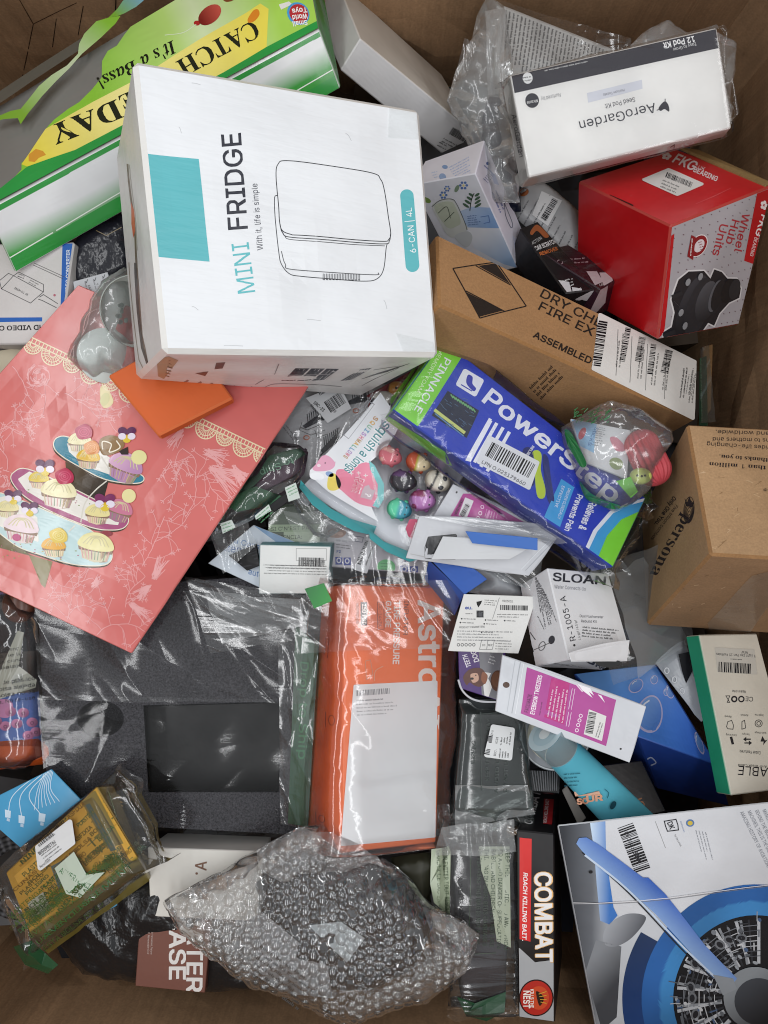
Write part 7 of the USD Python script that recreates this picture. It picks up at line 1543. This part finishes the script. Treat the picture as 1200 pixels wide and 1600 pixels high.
    T = Thing('ribbed_black_carton', 'black carton end with fine grey vertical ribs, above the roach bait carton', 'carton')
    def art(H):
        for i in range(11): H.front.line([(831 + i * 3.9, 1204), (836 + i * 3.3, 1236)], 1.2, '#6a6a6e', 1)
    flat(T, 'carton', [(826, 1203, .985), (876, 1205, .985), (874, 1240, .975), (832, 1236, .975)], .03, '#161618', 'gloss', art=art); T.done()
bottom_right()

# ------------------------------------------------------------------ bagged dark products, lower centre
def bagged():
    T = Thing('stickered_dark_parcel', 'dark bagged parcel with a white barcode sticker, right of the orange carton', 'bag')
    flat(T, 'dark_item', [(722, 1092, .985), (800, 1092, .985), (822, 1245, .975), (716, 1245, .975)], .05, '#262b2e', 'matte')
    top = tube_bag(T, W(768, 1110, .985), W(770, 1255, .975), (0, 0, 1), .040, .050, .022, .010, .024, 'greyfilm', 101, amp=.006, p=.35, flare=1.05, ang=1.4, nu=120)
    A = Art(drape(top)); A.line([(752, 1115), (800, 1112), (806, 1130)], 1, '#26322e'); A.line([(751, 1112), (752, 1235)], 1.2, '#26322e'); A.text('WARNING', (742, 1194), (744, 1158), '#1f2a27', h=7); A.text('KEEP THIS BAG AWAY', (764, 1220), (766, 1122), '#2f3a36', h=6); A.text('AVOID DANGER', (778, 1240), (782, 1140), '#2f3a36', h=6); A.text('DO NOT USE IN CRIBS', (792, 1238), (796, 1130), '#2f3a36', h=6)
    put(T, A, 'printed_warning', 'plastic')
    A = Art(drape(top), base=.003); g = Polygon([(767, 1130), (804, 1136), (799, 1187), (755, 1181)]).buffer(-4).buffer(4); A.shape(g, '#d6d8d9', 1); A.bars((764, 1178), (771, 1140), 9, lv=2, seed=81); A.text('B0CVWVRC28', (774, 1180), (778, 1150), '#333', h=3.6, lv=2)
    for i in range(4): A.micro((778 + i * 4.4, 1182), (783 + i * 4.4, 1142), 4, 1, '#333', 2, i, size=.6, ragged=.15)
    put(T, A, 'barcode_sticker')
    sheet(T, [(712, 1225, .955), (826, 1225, .955), (836, 1270, .96), (712, 1292, .965)], 'hazyfilm', 102, amp=.014, n=90, f=26, name='bag_end', ang=0.1, jag=.04); T.done()
    T = Thing('dark_bag_with_warning', 'clear bag of a black product printed with pale green safety warnings, beside roach bait', 'bag')
    flat(T, 'black_item', [(706, 1318, .985), (796, 1318, .985), (790, 1575, .97), (722, 1568, .97)], .05, '#232125', 'matte', art=lambda H: (H.front.poly([(716, 1480), (790, 1480), (786, 1560), (726, 1560)], '#322e34', 1), H.front.micro((734, 1490), (732, 1530), 5, 2, '#c8c8cc', 2, 3)))
    top = tube_bag(T, W(754, 1318, .985), W(756, 1572, .965), (0, 0, 1), .052, .042, .022, .040, .014, 'film', 103, amp=.007, p=.35, flare=1.1, ang=1.4, nu=170)
    A = Art(drape(top))
    A.poly([(674, 1322), (700, 1320), (704, 1330), (702, 1440), (690, 1420), (678, 1410), (672, 1380)], '#a9b49a', 1); A.text('POUR EVITER TOUT RISQUE', (691, 1322), (696, 1430), '#3f5238', h=7, lv=2); A.text('GARDEZ CE SAC EN P', (682, 1328), (684, 1418), '#3f5238', h=7, lv=2)
    A.line([(796, 1320), (736, 1318), (733, 1470), (742, 1490), (775, 1488)], 1, '#3a4a38', 2); A.poly([(748, 1322), (796, 1322), (798, 1480), (776, 1470), (766, 1400), (752, 1360)], '#98a08c', 1)
    for i, t in enumerate(('KEEP THIS PLASTIC BAG AWAY FROM', 'TO AVOID DANGER OF SUFFOCATION', 'BABIES AND CHILDREN DO NOT USE', 'THIS BAG IN CRIBS BEDS CARRIAGES', 'OR PLAYPENS THIS BAG IS NOT A TOY')):
        x = 791 - i * 11; A.text(t, (x - 1, 1326), (x - 4, 1484 - i * 2), '#2f4030', h=6.4, lv=2)
    A.text('ADVERTENCIA', (715, 1370), (718, 1440), '#17171a', h=7, lv=2)
    put(T, A, 'printed_warning', 'plastic')
    A = Art(drape(top), base=.001); A.poly([(714, 1556), (742, 1566), (790, 1548), (788, 1580), (760, 1594), (728, 1586)], '#234a34', 1); put(T, A, 'green_band', 'plastic')
    sheet(T, [(690, 1290, .955), (800, 1278, .955), (808, 1330, .955), (680, 1335, .96)], 'hazyfilm', 104, amp=.016, n=100, f=30, name='bag_end', ang=1.5, jag=.05); T.done()
    T = Thing('olive_bag_scrap', 'dull olive camouflage fabric showing between orange carton and bubble mailer', 'fabric')
    pillow(T, [(610, 1340), (660, 1330), (690, 1335), (672, 1400), (680, 1440), (640, 1420)], 1.0, .015, 'matte', 105, r=.02, amp=.004, name='fabric', col=hx('#3a3a2c')); T.done()
bagged()

def bubble():
    T = Thing('bubble_wrap_parcel', 'parcel wrapped in clear bubble wrap with a dark item inside', 'parcel')
    pillow(T, [(398, 1378), (440, 1350), (500, 1334), (565, 1342), (640, 1380), (678, 1440), (650, 1510), (580, 1548), (480, 1540), (430, 1480)], .965, .020, 'blackfilm', 111, r=.05, amp=.014, name='dark_item', col=hx('#26272c'), f=26)
    A = Art(ZZ(.938)); A.poly([(482, 1446), (532, 1440), (570, 1466), (542, 1504)], '#b4bcc0', 1); put(T, A, 'inner_label')
    A = Art(ZZ(.938)); A.poly([(384, 1440), (410, 1425), (512, 1510), (520, 1560), (440, 1552), (380, 1510)], '#8f9092', 1); A.micro((390, 1462), (505, 1545), 9, 6, '#4a4a4a', 2, 5, size=.6); put(T, A, 'inner_label')
    out = [(256, 1408), (300, 1384), (345, 1362), (380, 1340), (425, 1316), (465, 1294), (500, 1290), (525, 1300), (560, 1330), (600, 1340), (640, 1372), (665, 1404), (690, 1424), (725, 1440), (750, 1462), (742, 1490), (722, 1510), (712, 1534), (670, 1560), (610, 1574), (560, 1592), (520, 1592), (480, 1572), (440, 1552), (395, 1538), (350, 1506), (318, 1482), (290, 1455), (272, 1435)]
    pillow(T, out, .945, .034, 'bubblefilm', 112, step=.0017, r=.075, amp=.011, name='bubble_wrap', bubbles=(.0135, .0064, .0062), f=12, jag=.006)
    # turned-over flaps of the same wrap
    pillow(T, [(258, 1408), (300, 1386), (352, 1362), (400, 1345), (412, 1400), (402, 1470), (396, 1536), (350, 1504), (316, 1480), (284, 1450)], .925, .010, 'bubblewhite', 113, step=.0019, r=.04, amp=.004, name='wrap_flap', bubbles=(.0135, .0064, .0060), f=16, jag=.008, bottom=False)
    pillow(T, [(400, 1330), (465, 1294), (520, 1298), (590, 1336), (600, 1352), (520, 1360), (440, 1372), (405, 1360)], .925, .008, 'bubblewhite', 114, step=.0022, r=.03, amp=.006, name='wrap_flap', bubbles=(.0135, .0064, .0060), f=20, jag=.01, bottom=False)
    pillow(T, [(660, 1420), (690, 1424), (725, 1440), (750, 1462), (742, 1490), (712, 1534), (650, 1562), (560, 1590), (540, 1570), (640, 1530), (680, 1480)], .935, .008, 'bubblewhite', 115, step=.0022, r=.03, amp=.006, name='wrap_flap', bubbles=(.0135, .0064, .0060), f=20, jag=.01, bottom=False)
    T.done()
bubble()

def lower_left():
    T = Thing('white_lidded_carton', 'white carton with a single brown letter, half under the bubble wrap', 'carton')
    H = Hexa(T, 'carton', POSE['whitecase'], {'all': '#c8c6c0', 'front': '#dad7d0', 'top': '#b4b2ae'}, 'matte', r=.0012, n=6, seed=31); H.front.text('A', (322, 1363), (323, 1347), '#7a5a48', h=18, bold=1); H.front.ell(307, 1367, 2, 2, '#7a5a48'); H.done(); T.done()
    T = Thing('brown_case_carton', 'flat brown carton with big white capital lettering, near the bottom wall', 'carton')
    H = Hexa(T, 'carton', POSE['case'], {'all': '#6a4238', 'front': '#784c40', 'right': '#543229'}, 'matte', r=.001, n=6, seed=32)
    f = H.front; f.text('WATER', (292, 1410), (290, 1552), '#e2dedb', h=25, bold=2); f.text('CASE', (263, 1424), (263, 1534), '#e2dedb', h=25, bold=2); f.text('Designed in Tennessee, Nature', (236, 1440), (234, 1492), '#c8b4ac', h=2.8); f.text('Made with Renewable Coir', (231, 1440), (229, 1492), '#c8b4ac', h=2.8)
    H.done(); T.done()
    T = Thing('white_hang_tag', 'tiny white tag beside the brown carton with big white lettering', 'tag')
    flat(T, 'tag', [(201, 1464, .985), (216, 1463, .985), (215, 1479, .985), (200, 1479, .985)], .001, '#d6d6d6'); T.done()
    T = Thing('black_poly_bag', 'shiny crumpled black poly bag along the bottom wall', 'bag')
    pillow(T, [(90, 1470), (120, 1400), (200, 1360), (300, 1340), (420, 1400), (440, 1500), (400, 1545), (330, 1545), (210, 1535), (130, 1520)], 1.01, .022, 'blackfilm', 121, r=.06, amp=.016, name='bag_body', col=hx('#1c1c1e'), f=14); T.done()
    for lab, q, art in (('light blue leaflet with white cable plugs, above the yellow bagged parcel', [(80, 1202, .975), (130, 1254, .972), (33, 1326, .975), (-40, 1262, .98)], True), ('blue card edge showing under the yellow bagged parcel', [(158, 1400, .985), (200, 1388, .985), (213, 1400, .985), (150, 1432, .985)], False)):
        T = Thing('blue_leaflet', lab, 'leaflet')
        def a_(H):
            if not art: return
            for i, (x, y) in enumerate(((20, 1268), (42, 1276), (74, 1272))):
                H.front.line([(x, y), (30 + i * 12, 1238), (70 + i * 5, 1202)], 1.2, '#cfe2f0', 2, True); H.front.poly([(x - 5, y - 6), (x + 5, y - 4), (x + 3, y + 8), (x - 6, y + 7)], '#c8dcec', 2); H.front.poly([(x - 3, y + 8), (x + 2, y + 9), (x + 1, y + 14), (x - 4, y + 13)], '#b4cbe0', 2)
            for i in range(7): H.front.line([(62 + i * 6, 1262 - i * 2), (66 + i * 3, 1230), (74 + i * 1.5, 1200)], .9, '#cfe2f0', 2, True)
            H.front.poly([(-40, 1240), (6, 1240), (-10, 1256)], '#d8e4ec', 2)
        flat(T, 'leaflet_sheet', q, .002, '#4a9cc8', 'lam', n=4, art=a_); T.done()
    T = Thing('yellow_bagged_parcel', 'yellow carton in a clear bag with green warning print and white barcode sticker', 'bag')
    V = np.array(POSE['yellow']); V[6] = W(238, 1374, .985); V[7] = W(74, 1492, .99)
    H = Hexa(T, 'carton', V, {'all': '#6a5a2c', 'front': '#c2963c', 'bottom': '#7d7034'}, 'gloss', r=.002, n=8, seed=33)
    f = H.front; rr = random.Random(8)
    for i in range(60):
        u, v = rr.random(), rr.random(); x, y = to_px(H.panel['front'].at([u], [v]))[0]; a_ = rr.choice((-.72, .85)); L = rr.uniform(6, 26); w_ = rr.uniform(1.0, 3.4)
        f.line([(x, y), (x + L * math.cos(a_), y + L * math.sin(a_))], w_, rr.choice(['#a87a2a', '#6f6a34', '#3f5a38', '#d8ac54', '#5a5a2c', '#2f4a34', '#3f5a44']), 1)
    for i in range(40):
        u, v = rr.random() * .8, rr.random(); x, y = to_px(H.panel['front'].at([u], [v]))[0]; f.text(rr.choice(['PLASTICO', 'BOLSA', 'ASFIXIA', 'PELIGRO', 'NINOS', 'CUNAS']), (x, y), (x + 30, y - 27), rr.choice(['#5a5220', '#7a5a1c', '#34502c', '#3f5a2f']), h=rr.choice((5, 6, 7)), bold=1)
    for q, c in (([(118, 1250), (148, 1236), (190, 1318), (160, 1330)], '#7a6a3a'), ([(70, 1360), (98, 1345), (110, 1380), (82, 1395)], '#5a6a68'), ([(40, 1412), (60, 1398), (72, 1424), (48, 1434)], '#b4b8ac'), ([(128, 1262), (136, 1258), (176, 1330), (166, 1334)], '#4f5f5a'), ([(20, 1370), (60, 1335), (66, 1346), (26, 1382)], '#d8a84a')): f.poly(q, c, 2)
    H.done()
    cen = V.mean(0); n = H.panel['front'].n; a = (V[0] + V[3] + V[4] + V[7]) / 4; b = (V[1] + V[2] + V[5] + V[6]) / 4
    top = tube_bag(T, a, b, n, .056, .058, .030, .030, .036, 'film', 131, amp=.007, p=.32, flare=1.12, nu=150, nv=150)
    A = Art(drape(top))
    for i, t in enumerate(('MANTENGA ESTA BOLSA', 'FUERA DEL ALCANCE DE', 'NINOS Y BEBES PARA', 'EVITAR ASFIXIA NO', 'USE EN CUNAS', 'ESTA BOLSA NO ES')):
        x, y = 16 + i * 11, 1444 + i * 10; A.text(t, (x, y - 8), (x + 112 - i * 4, y - 102 + i * 4), '#3f5a2a', h=7.5, lv=1)
    for i in range(44): A.text(rr.choice(['BOLSA', 'NIÑOS', 'PLASTICO', 'SAC', 'BEBES', 'DANGER']), (18 + i * 4.1 + rr.uniform(-10, 10), 1460 - i * 2.6 + rr.uniform(-26, 20)), (54 + i * 4.1, 1430 - i * 2.6 + rr.uniform(-8, 8)), rr.choice(['#2f5a34', '#4a5a2a', '#3a4a28']), h=6.5, lv=1)
    A.text('AVERTISSEMENT', (70, 1468), (210, 1352), '#2c5a34', h=8, lv=1); A.poly([(86, 1356), (116, 1330), (136, 1366), (164, 1362), (126, 1402), (104, 1396)], '#b8c4b4', 2); A.text('ADVERTENCIA', (92, 1362), (144, 1392), '#2f6a3c', h=9, lv=3); A.text('LES JOUETS', (108, 1396), (152, 1360), '#2f6a3c', h=7, lv=3)
    A.line([(10, 1424), (20, 1434), (110, 1390), (200, 1330), (170, 1236)], 1, '#4a5a3a', 2)
    put(T, A, 'printed_warning', 'plastic')
    A = Art(drape(top), base=.003); g = Polygon([(57, 1320), (114, 1275), (120, 1316), (62, 1361)]).buffer(-4).buffer(4); A.shape(g, '#d8d9da', 1); A.bars((64, 1321), (107, 1288), 11, lv=2, seed=91); A.text('B0D2P81T6J', (64, 1334), (90, 1314), '#333', h=5, bold=1, lv=2); A.micro((66, 1334), (116, 1296), 5, 3, '#555', 2, 3); A.text('NewItem', (66, 1354), (82, 1342), '#444', h=4, lv=2); put(T, A, 'barcode_sticker')
    A = Art(drape(top), base=.001); A.poly([(22, 1478), (50, 1468), (92, 1506), (76, 1520), (40, 1506)], '#1f4a2c', 1); put(T, A, 'green_band', 'plastic')
    T.done()
    T = Thing('bagged_berry_pack', 'clear bag with Spanish print over a blue pack showing pink berries, left edge', 'bag')
    def art(H):
        f = H.front; f.poly([(-60, 1082), (62, 1072), (66, 1165), (-60, 1175)], '#3a5a9c', 1)
        for i, (x, y) in enumerate(((8, 1130), (26, 1126), (44, 1146), (50, 1124), (16, 1106), (-6, 1122), (36, 1108), (56, 1140))): f.ell(x, y, 9, 8, lin((x - 6, y - 6), '#c07aa0', (x + 6, y + 6), '#7a3a6a'), 2); f.ring(x, y + 1, 3, 3, 1.2, '#5a2a4c', 3)
        f.blob([(-10, 1090), (10, 1086), (20, 1096), (12, 1116), (-10, 1110)], '#b87aa4', 2); f.text('BerryLab', (20, 1154), (50, 1156), '#b4c4e0', h=5)
        f.poly([(-60, 1020), (58, 1010), (60, 1074), (-60, 1084)], '#4a4642', 1)
    flat(T, 'printed_pack', [(-60, 940, 1.02), (52, 930, 1.02), (68, 1178, 1.0), (-60, 1186, 1.0)], .04, '#1c1c22', 'matte', n=4, art=art)
    s = trimesh.creation.icosphere(3, .022); s.apply_scale((1, 1.1, .7)); s.apply_translation(W(30, 945, 1.0)); add_tm(T, 'brown_item', s, '#5a3222', 'plastic', smooth=True)
    top = pillow(T, [(-60, 915), (20, 920), (56, 958), (62, 1020), (66, 1100), (70, 1180), (40, 1200), (-60, 1200)], 1.0, .022, 'film', 141, step=.0035, r=.03, amp=.012, f=22)
    A = Art(drape(top)); A.poly([(0, 1050), (28, 985), (38, 988), (30, 1040), (58, 1062), (56, 1074), (0, 1092)], '#8f9086', 1)
    for i, t in enumerate(('asfixia mantenga', 'alejada de la', 'los niños cuna', 'no embalaje')): A.text(t, (-34, 1024 + i * 9), (36, 1014 + i * 9), '#2c2c2a', h=5, lv=2)
    for i, t in enumerate(('bolsas de plástico', 'esta bolsa alejada', 'esta bolsa no es', 'juguete. No re-use')): A.text(t, (-30, 1074 + i * 10), (56, 1062 + i * 10), '#23242a', h=6, lv=2)
    put(T, A, 'printed_warning', 'plastic'); T.done()
    T = Thing('orange_tool_case', 'smooth rounded orange case at the left edge under the berry pack', 'case')
    H = Hexa(T, 'case_body', slab([(-60, 1152, 1.0), (66, 1156, .99), (72, 1196, .99), (-60, 1212, .995)], .05), '#a8481c', 'plastic', r=.012, n=4); H.done(); T.done()
    T = Thing('braided_black_cable', 'coil of braided black cable at the left edge, behind the yellow parcel', 'cable')
    for rr in (.040, .046, .052):
        s = trimesh.creation.torus(rr, .0042, major_sections=90, minor_sections=12); v = s.vertices; a = np.arctan2(v[:, 1], v[:, 0]); 
        s.apply_translation(W(30, 1370, .985)); C = np.where((np.sin(a * 150)[:, None] > .2), hx('#4a4a4e'), hx('#141416')); T.add('cable_loop', s.vertices, s.faces, C, 'matte', smooth=True)
    T.done()
    T = Thing('grey_parcel_corner', 'plain grey parcel under the coil of braided black cable', 'parcel')
    flat(T, 'parcel_body', [(-60, 1290, 1.02), (120, 1300, 1.02), (120, 1440, 1.01), (-60, 1450, 1.01)], .08, '#57585a', 'matte'); T.done()
lower_left()
